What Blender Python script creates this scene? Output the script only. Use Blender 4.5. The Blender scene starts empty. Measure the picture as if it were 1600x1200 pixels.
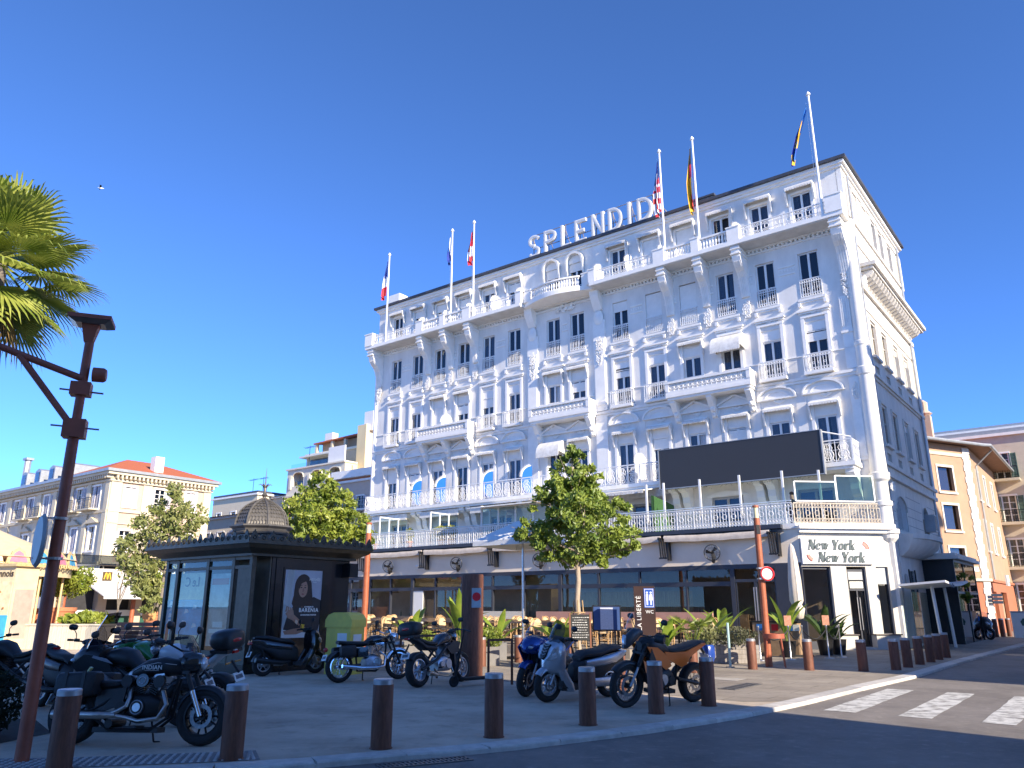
import bpy, bmesh, math, random
from mathutils import Vector, Matrix
from math import sin, cos, pi, radians as R
random.seed(7)
SC = bpy.context.scene
COL = SC.collection
# ---------------------------------------------------------------- camera, sky, sun, exposure
AG = R(37.7)                                   # the street grid is turned by this angle from the view
SUN_AZ, SUN_EL = AG + R(90 + 11.0), R(24)     # clockwise from the view direction (+Y)
cam = bpy.data.cameras.new('camera'); camo = bpy.data.objects.new('camera', cam); COL.objects.link(camo)
cam.sensor_width = 36; cam.lens = 36 * 1203 / 1600; cam.clip_start = .05; cam.clip_end = 6000
camo.location = (0, 0, 1.6); camo.rotation_euler = (R(90 + 16.05), 0, 0)
SC.camera = camo
wd = bpy.data.worlds.new('World'); SC.world = wd; wd.use_nodes = True
nt = wd.node_tree; bg = nt.nodes['Background']
sky = nt.nodes.new('ShaderNodeTexSky'); sky.sky_type = 'NISHITA'; sky.sun_disc = False
sky.sun_elevation = SUN_EL; sky.sun_rotation = SUN_AZ
sky.altitude = 7000; sky.air_density = 1.; sky.dust_density = .5; sky.ozone_density = 8.5
nt.links.new(sky.outputs[0], bg.inputs[0]); bg.inputs[1].default_value = .15
sl = bpy.data.lights.new('sun', 'SUN'); sl.energy = 3.3; sl.angle = R(.53); sl.color = (1, .87, .69)
so = bpy.data.objects.new('sun', sl); COL.objects.link(so)
sdir = Vector((sin(SUN_AZ) * cos(SUN_EL), cos(SUN_AZ) * cos(SUN_EL), sin(SUN_EL)))
so.rotation_euler = sdir.to_track_quat('Z', 'Y').to_euler(); so.location = sdir * 60
vs = SC.view_settings; vs.view_transform = 'Standard'; vs.look = 'None'; vs.exposure = 1.55; vs.gamma = 1
vs.use_curve_mapping = False
SC.cycles.max_bounces = 8; SC.cycles.transparent_max_bounces = 16
# ---------------------------------------------------------------- helpers
def LW(x, y, z=0):
    return Vector((x * cos(AG) + y * sin(AG), -x * sin(AG) + y * cos(AG), z))
MT = {}
def mat(n, c, rough=.6, metal=0, var=.1, sc=3., bump=0., bsc=40., spec=.5, coat=0, stain=None, streak=0, rnd=0, sheen=0):
    if n in MT: return MT[n]
    m = bpy.data.materials.new(n); m.use_nodes = True; MT[n] = m
    t = m.node_tree; b = t.nodes['Principled BSDF']; k = t.links.new
    b.inputs['Roughness'].default_value = rough; b.inputs['Metallic'].default_value = metal
    b.inputs['Specular IOR Level'].default_value = spec; b.inputs['Coat Weight'].default_value = coat
    b.inputs['Base Color'].default_value = (*c, 1)
    tc = t.nodes.new('ShaderNodeTexCoord')
    if var or stain:
        nz = t.nodes.new('ShaderNodeTexNoise'); nz.inputs['Scale'].default_value = sc; nz.inputs['Detail'].default_value = 6; nz.inputs['Roughness'].default_value = .65
        k(tc.outputs['Object'], nz.inputs['Vector'])
        if streak:
            mp = t.nodes.new('ShaderNodeMapping'); mp.inputs['Scale'].default_value = (streak, streak, .6); k(tc.outputs['Object'], mp.inputs[0]); k(mp.outputs[0], nz.inputs['Vector'])
        rp = t.nodes.new('ShaderNodeValToRGB'); e = rp.color_ramp.elements
        e[0].position = .3; e[1].position = .7
        lo = stain if stain else tuple(x * (1 - var) for x in c); hi = tuple(min(1, x * (1 + (var if not stain else .03))) for x in c)
        e[0].color = (*lo, 1); e[1].color = (*hi, 1)
        k(nz.outputs[0], rp.inputs[0]); src = rp.outputs[0]
        if rnd:
            oi = t.nodes.new('ShaderNodeObjectInfo'); hs = t.nodes.new('ShaderNodeHueSaturation')
            mr = t.nodes.new('ShaderNodeMapRange'); mr.inputs[3].default_value = 1 - rnd; mr.inputs[4].default_value = 1 + rnd
            k(oi.outputs['Random'], mr.inputs[0]); k(mr.outputs[0], hs.inputs['Value']); k(src, hs.inputs['Color']); src = hs.outputs[0]
        k(src, b.inputs['Base Color'])
    if bump:
        n2 = t.nodes.new('ShaderNodeTexNoise'); n2.inputs['Scale'].default_value = bsc; n2.inputs['Detail'].default_value = 4
        k(tc.outputs['Object'], n2.inputs['Vector'])
        bp = t.nodes.new('ShaderNodeBump'); bp.inputs['Strength'].default_value = bump; bp.inputs['Distance'].default_value = .02
        k(n2.outputs[0], bp.inputs['Height']); k(bp.outputs[0], b.inputs['Normal'])
    return m
def glassmat(n, tint=(.75, .8, .82), refl=1.5, rough=.01, base=.0):
    if n in MT: return MT[n]
    m = bpy.data.materials.new(n); m.use_nodes = True; MT[n] = m; t = m.node_tree; k = t.links.new
    t.nodes.remove(t.nodes['Principled BSDF']); o = t.nodes['Material Output']
    tr = t.nodes.new('ShaderNodeBsdfTransparent'); tr.inputs[0].default_value = (*tint, 1)
    gl = t.nodes.new('ShaderNodeBsdfGlossy'); gl.inputs['Roughness'].default_value = rough; gl.inputs[0].default_value = (.95, .97, 1, 1)
    fr = t.nodes.new('ShaderNodeFresnel'); fr.inputs[0].default_value = refl
    mx = t.nodes.new('ShaderNodeMixShader'); ge = t.nodes.new('ShaderNodeNewGeometry'); mu = t.nodes.new('ShaderNodeMath'); mu.operation = 'SUBTRACT'; mu.use_clamp = True; k(fr.outputs[0], mu.inputs[0]); k(ge.outputs['Backfacing'], mu.inputs[1]); k(mu.outputs[0], mx.inputs[0]); k(tr.outputs[0], mx.inputs[1]); k(gl.outputs[0], mx.inputs[2])
    k(mx.outputs[0], o.inputs[0]); return m
def leafmat(n, c, c2, rough=.45):
    if n in MT: return MT[n]
    m = bpy.data.materials.new(n); m.use_nodes = True; MT[n] = m; t = m.node_tree; k = t.links.new
    b = t.nodes['Principled BSDF']; b.inputs['Roughness'].default_value = rough
    tc = t.nodes.new('ShaderNodeTexCoord'); nz = t.nodes.new('ShaderNodeTexNoise'); nz.inputs['Scale'].default_value = 2.2; nz.inputs['Detail'].default_value = 5
    k(tc.outputs['Object'], nz.inputs['Vector']); rp = t.nodes.new('ShaderNodeValToRGB'); e = rp.color_ramp.elements
    e[0].position = .32; e[1].position = .68; e[0].color = (*c, 1); e[1].color = (*c2, 1); k(nz.outputs[0], rp.inputs[0]); k(rp.outputs[0], b.inputs['Base Color'])
    tl = t.nodes.new('ShaderNodeBsdfTranslucent'); k(rp.outputs[0], tl.inputs[0]); mx = t.nodes.new('ShaderNodeMixShader'); mx.inputs[0].default_value = .3
    k(b.outputs[0], mx.inputs[1]); k(tl.outputs[0], mx.inputs[2]); k(mx.outputs[0], t.nodes['Material Output'].inputs[0]); return m
class MB:
    def __init__(s): s.v = []; s.f = []; s.mi = []; s.cm = 0; s.X = None
    def add(s, vs, fs):
        o = len(s.v)
        s.v += [tuple(s.X @ Vector(p)) for p in vs] if s.X else [tuple(p) for p in vs]
        s.f += [tuple(i + o for i in f) for f in fs]; s.mi += [s.cm] * len(fs); return s
    def box(s, x0, x1, y0, y1, z0, z1):
        return s.add([(x0,y0,z0),(x1,y0,z0),(x1,y1,z0),(x0,y1,z0),(x0,y0,z1),(x1,y0,z1),(x1,y1,z1),(x0,y1,z1)],
            [(0,3,2,1),(4,5,6,7),(0,1,5,4),(1,2,6,5),(2,3,7,6),(3,0,4,7)])
    def cbox(s, c, d, rot=None):
        x, y, z = (q / 2 for q in d); M = (rot.to_matrix() if hasattr(rot, 'to_matrix') else rot) if rot is not None else Matrix.Identity(3); c = Vector(c)
        p = [c + M @ Vector(q) for q in ((-x,-y,-z),(x,-y,-z),(x,y,-z),(-x,y,-z),(-x,-y,z),(x,-y,z),(x,y,z),(-x,y,z))]
        return s.add(p, [(0,3,2,1),(4,5,6,7),(0,1,5,4),(1,2,6,5),(2,3,7,6),(3,0,4,7)])
    def prism(s, poly, a, b, ax='y'):
        n = len(poly)
        P = {'y': lambda p, t: (p[0], t, p[1]), 'x': lambda p, t: (t, p[0], p[1]), 'z': lambda p, t: (p[0], p[1], t)}[ax]
        return s.add([P(p, a) for p in poly] + [P(p, b) for p in poly],
            [tuple(range(n)), tuple(range(2 * n - 1, n - 1, -1))] + [(i, i + n, (i + 1) % n + n, (i + 1) % n) for i in range(n)])
    def rings(s, rs, cap=True, closed=False):
        n = len(rs[0]); vs = [p for r in rs for p in r]; fs = []; m = len(rs)
        for i in range(m if closed else m - 1):
            a = i * n; b = ((i + 1) % m) * n
            for j in range(n): fs.append((a + j, a + (j + 1) % n, b + (j + 1) % n, b + j))
        if cap and not closed: fs += [tuple(range(n - 1, -1, -1)), tuple(range((m - 1) * n, m * n))]
        return s.add(vs, fs)
    def tube(s, pts, r, n=8, cap=True, closed=False, flat=1.):
        pts = [Vector(p) for p in pts]; m = len(pts); rs = []; up = None
        for i, p in enumerate(pts):
            if closed: d = pts[(i + 1) % m] - pts[i - 1]
            else: d = pts[min(i + 1, m - 1)] - pts[max(i - 1, 0)]
            d = d.normalized() if d.length > 1e-9 else Vector((0, 0, 1))
            if up is None: up = Vector((0, 0, 1)) if abs(d.z) < .9 else Vector((1, 0, 0))
            a = d.cross(up).normalized(); b = a.cross(d).normalized(); up = b
            q = r[i] if isinstance(r, (list, tuple)) else r
            rs.append([p + a * (q * cos(2 * pi * j / n)) + b * (q * flat * sin(2 * pi * j / n)) for j in range(n)])
        return s.rings(rs, cap, closed)
    def cyl(s, p, q, r, n=12, r2=None): return s.tube([p, q], [r, r if r2 is None else r2], n)
    def lathe(s, prof, n=16, c=(0, 0, 0), cap=True):
        return s.rings([[(c[0] + r * cos(2 * pi * j / n), c[1] + r * sin(2 * pi * j / n), c[2] + z) for j in range(n)] for r, z in prof], cap)
    def ball(s, c, r, n=8, m=5, sq=(1, 1, 1)):
        return s.rings([[(c[0] + sq[0] * r * sin(pi * (i + .02) / (m + .04)) * cos(2 * pi * j / n), c[1] + sq[1] * r * sin(pi * (i + .02) / (m + .04)) * sin(2 * pi * j / n), c[2] + sq[2] * r * cos(pi * (i + .02) / (m + .04))) for j in range(n)][::-1] for i in range(m + 1)])
    def torus(s, c, R_, r, ax=(0, 1, 0), n=20, k=6):
        M = Vector((0, 0, 1)).rotation_difference(Vector(ax)).to_matrix(); c = Vector(c)
        return s.tube([c + M @ Vector((R_ * cos(2 * pi * i / n), R_ * sin(2 * pi * i / n), 0)) for i in range(n)], r, k, False, True)
    def loft(s, secs, n=14, ax='x', cap=True):
        # secs: (t, centre_side, centre_z, half_width, half_height, exponent); runs along ax
        rs = []
        for t, cy, cz, hw, hh, e in secs:
            r = []
            for j in range(n):
                a = 2 * pi * (j + .5) / n; ca, sa = cos(a), sin(a)
                y = cy + hw * math.copysign(abs(ca) ** (2 / e), ca); z = cz + hh * math.copysign(abs(sa) ** (2 / e), sa)
                r.append((t, y, z) if ax == 'x' else ((y, t, z) if ax == 'y' else (y, z, t)))
            rs.append(r)
        return s.rings(rs, cap)
    def quad(s, a, b, c, d): return s.add([a, b, c, d], [(0, 1, 2, 3)])
    def wall(s, x0, x1, z0, z1, holes, y, dep):
        xs = sorted({x0, x1, *[q for h in holes for q in h[:2]]}); zs = sorted({z0, z1, *[q for h in holes for q in h[2:4]]})
        for i in range(len(xs) - 1):
            for j in range(len(zs) - 1):
                cx = (xs[i] + xs[i + 1]) / 2; cz = (zs[j] + zs[j + 1]) / 2
                if any(h[0] < cx < h[1] and h[2] < cz < h[3] for h in holes): continue
                s.quad((xs[i], y, zs[j]), (xs[i + 1], y, zs[j]), (xs[i + 1], y, zs[j + 1]), (xs[i], y, zs[j + 1]))
        for a, b, c, d in [h[:4] for h in holes]:
            for p, q in (((a, c), (b, c)), ((b, c), (b, d)), ((b, d), (a, d)), ((a, d), (a, c))):
                s.quad((p[0], y, p[1]), (p[0], y + dep, p[1]), (q[0], y + dep, q[1]), (q[0], y, q[1]))
        return s
    def mesh(s, name, mats, smooth=False, sharp=None):
        me = bpy.data.meshes.new(name); me.from_pydata(s.v, [], s.f); mats = mats if isinstance(mats, (list, tuple)) else [mats]
        for m in mats: me.materials.append(m)
        if len(mats) > 1: me.polygons.foreach_set('material_index', s.mi)
        bm = bmesh.new(); bm.from_mesh(me)
        bmesh.ops.recalc_face_normals(bm, faces=bm.faces)
        if smooth:
            for f in bm.faces: f.smooth = True
            an = R(sharp or 38)
            for e in bm.edges:
                if len(e.link_faces) == 2 and e.calc_face_angle(0) > an: e.smooth = False
        bm.to_mesh(me); bm.free(); me.update(); return me
    def build(s, name, mats, parent=None, smooth=False, sharp=None, loc=None, rz=0):
        return put(name, s.mesh(name, mats, smooth, sharp), parent, loc, rz)
def put(name, me, parent=None, loc=None, rz=0, scl=None):
    o = bpy.data.objects.new(name, me); COL.objects.link(o)
    if parent: o.parent = parent
    if loc is not None: o.location = loc
    if rz: o.rotation_euler.z = rz
    if scl: o.scale = scl
    return o
def tag(o, label=None, cat=None, group=None, kind=None):
    if label: o['label'] = label
    if cat: o['category'] = cat
    if group: o['group'] = group
    if kind: o['kind'] = kind
    return o
def thing(name, label, cat, loc=(0, 0, 0), rz=0, group=None):
    return tag(put(name, None, None, loc, rz), label, cat, group)
def lthing(name, label, cat, x, y, z=0, group=None):      # a thing on the street grid
    return thing(name, label, cat, LW(x, y, z), -AG, group)
def kids(o): return [c for c in COL.objects if c.parent == o]
def copy_tree(o, parent=None, loc=None, rz=None, label=None):
    c = o.copy(); COL.objects.link(c)
    if parent is not None: c.parent = parent
    if loc is not None: c.location = loc
    if rz is not None: c.rotation_euler.z = rz
    if label: c['label'] = label
    for ch in KID.get(o.name) or kids(o): copy_tree(ch, c)
    return c
KID = {}
def textmesh(txt, size=1., offset=0., shear=0., extrude=.005, space=1., align='CENTER'):
    cu = bpy.data.curves.new('t', 'FONT'); cu.body = txt; cu.size = size; cu.offset = offset; cu.shear = shear; cu.extrude = extrude
    cu.space_character = space; cu.align_x = align; cu.align_y = 'CENTER'; cu.resolution_u = 3
    ob = bpy.data.objects.new('t', cu); COL.objects.link(ob); dg = bpy.context.evaluated_depsgraph_get(); dg.update()
    me = bpy.data.meshes.new_from_object(ob.evaluated_get(dg)); bpy.data.objects.remove(ob); return me
def text(name, txt, m, parent, loc, rot, **kw):
    me = textmesh(txt, **kw); me.materials.clear(); me.materials.append(m)
    o = put(name, me, parent, loc); o.rotation_euler = rot; return o
# ---------------------------------------------------------------- materials
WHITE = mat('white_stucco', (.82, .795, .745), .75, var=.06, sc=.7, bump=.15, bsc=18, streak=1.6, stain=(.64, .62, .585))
TRIM = mat('white_trim', (.84, .815, .765), .6, var=.06, sc=2.5, bump=.05, bsc=30)
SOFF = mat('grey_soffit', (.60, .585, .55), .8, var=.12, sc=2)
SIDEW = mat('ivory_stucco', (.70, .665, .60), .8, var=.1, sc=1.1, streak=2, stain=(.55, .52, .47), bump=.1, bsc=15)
IRON = mat('white_ironwork', (.78, .78, .77), .5, var=.06, sc=20)
FRAMEW = mat('white_frame', (.75, .75, .73), .45, var=.03)
CURT = mat('voile_curtain', (.6, .61, .63), .9, var=.12, sc=9, streak=14)
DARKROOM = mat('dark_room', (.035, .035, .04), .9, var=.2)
PANE = glassmat('window_glass', (.5, .53, .58), 1.75, .008)
GLASS = glassmat('clear_glass', (.86, .93, .91), 1.5)
SHOPG = glassmat('shop_glass', (.74, .74, .73), 1.52, .006)
ROOFD = mat('slate_roof_edge', (.055, .06, .075), .5, var=.2)
ZINC = mat('zinc', (.33, .35, .37), .45, .3, var=.15)
BLACK = mat('black_metal', (.018, .018, .02), .42, .3, var=.25)
CHAR = mat('charcoal_frame', (.045, .05, .065), .45, .2, var=.1)
CREAM = mat('cream_fascia', (.86, .74, .58), .75, var=.05, sc=1.2, bump=.05)
CORTEN = mat('corten_steel', (.165, .064, .037), .62, .25, var=.35, sc=7, bump=.15, bsc=90, streak=3)
ORANGEP = mat('orange_brown_paint', (.36, .105, .045), .5, var=.2, sc=5)
BROWNP = mat('red_brown_paint', (.36, .095, .05), .5, var=.2, sc=4)
STEEL = mat('brushed_steel', (.55, .55, .56), .3, .9, var=.1, sc=15)
CHROME = mat('chrome', (.8, .8, .82), .1, 1, var=0)
ALU = mat('cast_aluminium', (.5, .5, .52), .32, .85, var=.15, sc=20)
RUBBER = mat('tyre_rubber', (.018, .018, .019), .8, var=.2, sc=20, bump=.1, bsc=60)
PLASTIC = mat('black_plastic', (.02, .02, .022), .5, var=.15, sc=10)
SEATM = mat('black_leatherette', (.016, .016, .018), .55, var=.15, sc=30, bump=.2, bsc=150)
# ================================================================ GROUND
def groundmat(n, c1, c2, c3, s1, s2, rough=.9, bump=.4, bsc=60, extra=None):
    m = bpy.data.materials.new(n); m.use_nodes = True; MT[n] = m; t = m.node_tree; k = t.links.new; b = t.nodes['Principled BSDF']
    tc = t.nodes.new('ShaderNodeTexCoord'); b.inputs['Roughness'].default_value = rough
    def nz(s, d=6):
        q = t.nodes.new('ShaderNodeTexNoise'); q.inputs['Scale'].default_value = s; q.inputs['Detail'].default_value = d; q.inputs['Roughness'].default_value = .7; k(tc.outputs['Object'], q.inputs['Vector']); return q
    a, d = nz(s1), nz(s2, 3); rp = t.nodes.new('ShaderNodeValToRGB'); e = rp.color_ramp.elements
    e[0].position = .35; e[1].position = .66; e[0].color = (*c1, 1); e[1].color = (*c2, 1); k(a.outputs[0], rp.inputs[0])
    r2 = t.nodes.new('ShaderNodeValToRGB'); e = r2.color_ramp.elements; e[0].position = .55; e[1].position = .75; e[0].color = (0, 0, 0, 1); e[1].color = (1, 1, 1, 1); k(d.outputs[0], r2.inputs[0])
    mx = t.nodes.new('ShaderNodeMix'); mx.data_type = 'RGBA'; k(r2.outputs[0], mx.inputs[0]); k(rp.outputs[0], mx.inputs[6]); mx.inputs[7].default_value = (*c3, 1); col = mx.outputs[2]
    h = nz(bsc, 3); bp = t.nodes.new('ShaderNodeBump'); bp.inputs['Strength'].default_value = bump; bp.inputs['Distance'].default_value = .01; hs = h.outputs[0]
    if extra:      # slab joints: (width, height, mortar)
        br = t.nodes.new('ShaderNodeTexBrick'); mp = t.nodes.new('ShaderNodeMapping'); mp.inputs['Rotation'].default_value = (0, 0, AG); k(tc.outputs['Object'], mp.inputs[0]); k(mp.outputs[0], br.inputs['Vector'])
        br.inputs['Scale'].default_value = 1; br.inputs['Brick Width'].default_value = extra[0]; br.inputs['Row Height'].default_value = extra[1]; br.inputs['Mortar Size'].default_value = extra[2]
        br.inputs['Color1'].default_value = (1, 1, 1, 1); br.inputs['Color2'].default_value = (.84, .84, .86, 1); br.inputs['Mortar'].default_value = (.55, .54, .52, 1)
        m2 = t.nodes.new('ShaderNodeMix'); m2.data_type = 'RGBA'; m2.blend_type = 'MULTIPLY'; m2.inputs[0].default_value = 1; k(col, m2.inputs[6]); k(br.outputs[0], m2.inputs[7]); col = m2.outputs[2]
    sp = nz(230, 2); r3 = t.nodes.new('ShaderNodeValToRGB'); e = r3.color_ramp.elements; e[0].position = .3; e[1].position = .7; e[0].color = (.72, .72, .72, 1); e[1].color = (1.0, 1.0, 1.0, 1); k(sp.outputs[0], r3.inputs[0]); st_ = nz(.35, 8); r4 = t.nodes.new('ShaderNodeValToRGB'); e = r4.color_ramp.elements; e[0].position = .38; e[1].position = .55; e[0].color = (.74, .73, .72, 1); e[1].color = (1, 1, 1, 1); k(st_.outputs[0], r4.inputs[0])
    for rr_ in (r3, r4):
        m3 = t.nodes.new('ShaderNodeMix'); m3.data_type = 'RGBA'; m3.blend_type = 'MULTIPLY'; m3.inputs[0].default_value = 1; k(col, m3.inputs[6]); k(rr_.outputs[0], m3.inputs[7]); col = m3.outputs[2]
    k(col, b.inputs['Base Color']); k(hs, bp.inputs['Height']); k(bp.outputs[0], b.inputs['Normal']); return m
ASPH = groundmat('asphalt', (.22, .195, .172), (.29, .258, .225), (.35, .31, .268), .8, 7, .85, .5, 130)
SAND = groundmat('compacted_sand', (.58, .475, .36), (.72, .60, .46), (.46, .375, .285), .9, 2.3, .95, .5, 90)
PAVE = groundmat('stone_paving', (.37, .315, .245), (.45, .39, .305), (.30, .26, .205), .6, 3, .85, .25, 70, (1.2, .6, .012))
KERBM = mat('granite_kerb', (.52, .49, .44), .85, var=.18, sc=6, bump=.2, bsc=80, rnd=.12)
PAINT = mat('road_paint', (.62, .61, .56), .75, var=.2, sc=5, stain=(.24, .225, .2), bump=.15); _e = [n for n in PAINT.node_tree.nodes if n.type == 'VALTORGB'][0].color_ramp.elements; _e[0].position = .36; _e[1].position = .56
def sheet(name, pts, z, m, kind='structure'):
    b = MB(); b.add([(x, y, z) for x, y in pts], [tuple(range(len(pts)))]); return tag(b.build(name, m), kind=kind)
sheet('ground', [(-900, -700), (900, -700), (900, 900), (-900, 900)], -.05, ASPH)
KP = [(-30, 7.2), (-14, 7.75), (-8, 8.05), (-4.6, 8.38), (-3.28, 8.67), (-2.68, 8.83), (-2.07, 9.09), (-1.44, 9.42), (-.74, 9.72), (0, 10.12), (1.73, 11.31), (3.4, 12.75), (4.85, 14.28), (7.08, 16.88), (9.3, 19.35), (13.7, 24.9), (17, 28.9), (21.6, 34.5), (27, 41.2), (36, 52)]
kv = [Vector((*p, 0)) for p in KP]
sheet('plaza', [(p.x, p.y) for p in kv] + [(60, 400), (-400, 400), (-400, 7)], 0, SAND)
# front face of the plaza edge is closed by the kerb stones
kerb = MB()
def offs(pl, d):
    o = []
    for i, p in enumerate(pl):
        t = (pl[min(i + 1, len(pl) - 1)] - pl[max(i - 1, 0)]).normalized(); o.append(p + Vector((t.y, -t.x, 0)) * d)
    return o
ki, ko = offs(kv, -.14), offs(kv, .16)
for i in range(len(kv) - 1):
    a, b, c, d = ki[i], ko[i], ko[i + 1], ki[i + 1]
    kerb.add([(q.x, q.y, z) for z in (-.125, -.012) for q in (a, b, c, d)], [(0, 1, 5, 4), (1, 2, 6, 5), (2, 3, 7, 6), (3, 0, 4, 7), (4, 5, 6, 7)])
kerbo = tag(kerb.build('kerb', KERBM), kind='structure')
# stones along the kerb, one metre each
def walk(pl, step, s0=0.):
    res = []; seg = 0; pos = s0
    L = [0]
    for i in range(len(pl) - 1): L.append(L[-1] + (pl[i + 1] - pl[i]).length)
    while pos < L[-1]:
        while seg < len(pl) - 2 and L[seg + 1] < pos: seg += 1
        f = (pos - L[seg]) / (L[seg + 1] - L[seg]); res.append(pl[seg].lerp(pl[seg + 1], f)); pos += step
    return res
st = walk(kv, 1.0, 18); sto = random.Random(3)
for i in range(0, min(46, len(st) - 1)):
    a, b = st[i], st[i + 1]; t = (b - a).normalized(); n = Vector((t.y, -t.x, 0)); a = a + t * .006; b = b - t * .006; w1, w2 = .145, .165; zt = .012 + sto.uniform(-.003, .003)
    m = MB(); q = [a - n * w1, a + n * w2, b + n * w2, b - n * w1]; qi = [a - n * w1, a + n * (w2 - .015), b + n * (w2 - .015), b - n * w1]
    m.add([(p.x, p.y, -.13) for p in q] + [(p.x, p.y, zt - .015) for p in q] + [(p.x, p.y, zt) for p in qi], [(0, 1, 5, 4), (1, 2, 6, 5), (2, 3, 7, 6), (3, 0, 4, 7), (4, 5, 9, 8), (5, 6, 10, 9), (6, 7, 11, 10), (7, 4, 8, 11), (8, 9, 10, 11)])
    m.build('kerb_stone', KERBM, kerbo)
pv = [LW(-75, 20), LW(-14, 14.35), LW(-8.9, 14.05), LW(-5.55, 13.75)] + [p for p in ki if p.y > 13.4] + [LW(-5, 75), LW(-75, 75)]
pv = [(p.x, p.y) for p in pv]
sheet('pavement', pv, .004, PAVE)
# crossing stripes, drain grates, tactile strip
for x0, x1 in ((-4.27, -3.77), (-3.15, -2.68), (-2.03, -1.58), (-.92, -.46)):
    m = MB(); ys = [13.85 + i * .43 for i in range(11)]; rr = random.Random(int(x0 * 100))
    P = [LW(x0 + rr.uniform(-.012, .012), y) for y in ys] + [LW(x1 + rr.uniform(-.012, .012), y) for y in ys[::-1]]
    m.add([(p.x, p.y, -.045) for p in P], [tuple(range(len(P)))]); tag(m.build('crossing_stripe', PAINT), kind='structure')
GRATE = mat('cast_iron_grate', (.16, .155, .15), .55, .5, var=.3, sc=10)
def grate(label, c, rz, L, W, n, z):
    g = thing('drain_grate', label, 'drain grate', (c[0], c[1], z), rz); m = MB()
    m.box(-L / 2, L / 2, -W / 2, -W / 2 + .03, 0, .012).box(-L / 2, L / 2, W / 2 - .03, W / 2, 0, .012)
    m.build('grate_frame', GRATE, g); bm_ = MB()
    for i in range(n + 1): x = -L / 2 + i * (L - .025) / n; bm_.box(x, x + .025, -W / 2 + .03, W / 2 - .03, .001, .01)
    bm_.box(-L / 2, L / 2, -.012, .012, .002, .0105); bm_.build('grate_bars', GRATE, g)
    h = MB().box(-L / 2, L / 2, -W / 2, W / 2, -.001, .0008); h.build('grate_pit', DARKROOM, g)
grate('long slotted iron drain grate in the road beside the kerb', (-.95, 9.22), .48, 1.05, .26, 20, -.0495)
grate('iron drain grate set in the sunlit pavement before the crossing', LW(-6.6, 16.2)[:2], -AG + 1.57, 1.5, .36, 24, .005)
cov = thing('manhole_cover', 'pale rectangular utility cover in the sunlit pavement', 'manhole cover', LW(-7.6, 17.6, .005), -AG)
MB().box(-.45, .45, -.3, .3, 0, .006).build('cover_plate', mat('worn_concrete', (.42, .38, .32), .9, var=.2, sc=8), cov)
mk = MB().box(-.47, .47, -.32, -.303, 0, .004).box(-.47, .47, .303, .32, 0, .004).box(-.47, -.453, -.303, .303, 0, .004).box(.453, .47, -.303, .303, 0, .004); mk.build('cover_rim', GRATE, cov)
TACT = mat('tactile_paving', (.47, .45, .43), .8, var=.12, sc=8, bump=.1)
ta = MB(); tb = offs(walk(kv, .083, 21), -.28)
for p_, q_ in zip(tb[:78], tb[1:79]):
    t = (q_ - p_).normalized(); n = Vector((-t.y, t.x, 0))
    for r_ in range(7):
        c = p_ + n * (r_ * .083 + .02); ta.add([(c.x + .024 * cos(a), c.y + .024 * sin(a), .006) for a in (0, 1.05, 2.1, 3.14, 4.19, 5.24)] + [(c.x + .016 * cos(a), c.y + .016 * sin(a), .016) for a in (0, 1.05, 2.1, 3.14, 4.19, 5.24)], [(0, 1, 7, 6), (1, 2, 8, 7), (2, 3, 9, 8), (3, 4, 10, 9), (4, 5, 11, 10), (5, 0, 6, 11), (6, 7, 8, 9, 10, 11)])
tag(ta.build('tactile_studs', TACT), 'small raised studs of the tactile strip along the kerb', 'tactile paving', kind='stuff')
tp = [p - (0 * p) for p in offs(tb[:79], .02)]; tq = offs(tb[:79], -.58)
ts = MB(); ts.add([(p.x, p.y, .0045) for p in tp] + [(p.x, p.y, .0045) for p in tq[::-1]], [tuple(range(2 * len(tp)))]); tag(ts.build('tactile_strip', mat('tactile_base', (.22, .21, .205), .9, var=.2, sc=8)), kind='structure')
# ================================================================ UNSEEN BLOCKS OUTSIDE THE PICTURE, placed and shaped to shade the square
OCH = mat('ochre_render', (.55, .42, .27), .85, var=.08, sc=1)
def offblock(name, label, x0, x1, y0, y1, h, rows, m):
    b = lthing(name, label, 'building', (x0 + x1) / 2, (y0 + y1) / 2); w, d = (x1 - x0) / 2, (y1 - y0) / 2
    MB().box(-w, w, -d, d, -.2, h - .4).build('wall', m, b); MB().box(-w - .3, w + .3, -d - .3, d + .3, h - .398, h).build('roof', ROOFD, b)
    wm = MB().box(-.03, .02, -.55, .55, 0, 1.7).mesh('window', CHAR)
    n = int(2 * d / 3)
    for r_ in range(rows):
        for i in range(n): put('window', wm, b, (-w, -d + (i + .5) * 2 * d / n, 1 + r_ * (h - 1.4) / rows))
offblock('unseen_corner_block', 'unseen ochre block across the road, shaped to shade the square', 6, 9, -45, 10.5, 14.6, 4, OCH)  # out of view; thin so its shadow edge clears the crossing
offblock('low_shade_block', 'unseen low white block put beyond the right edge to shade the pavement', 1.6, 5, 20.1, 31.3, 4.5, 1, WHITE)  # added out of view as a low obstacle shading the side-street pavement
offblock('unseen_street_block', 'unseen tall pale block across the side street, shaped to shade the hotel side', 3.5, 15, 31.8, 46.0, 16.8, 5, SIDEW)  # out of view; ends early so sun reaches the orange building
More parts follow.
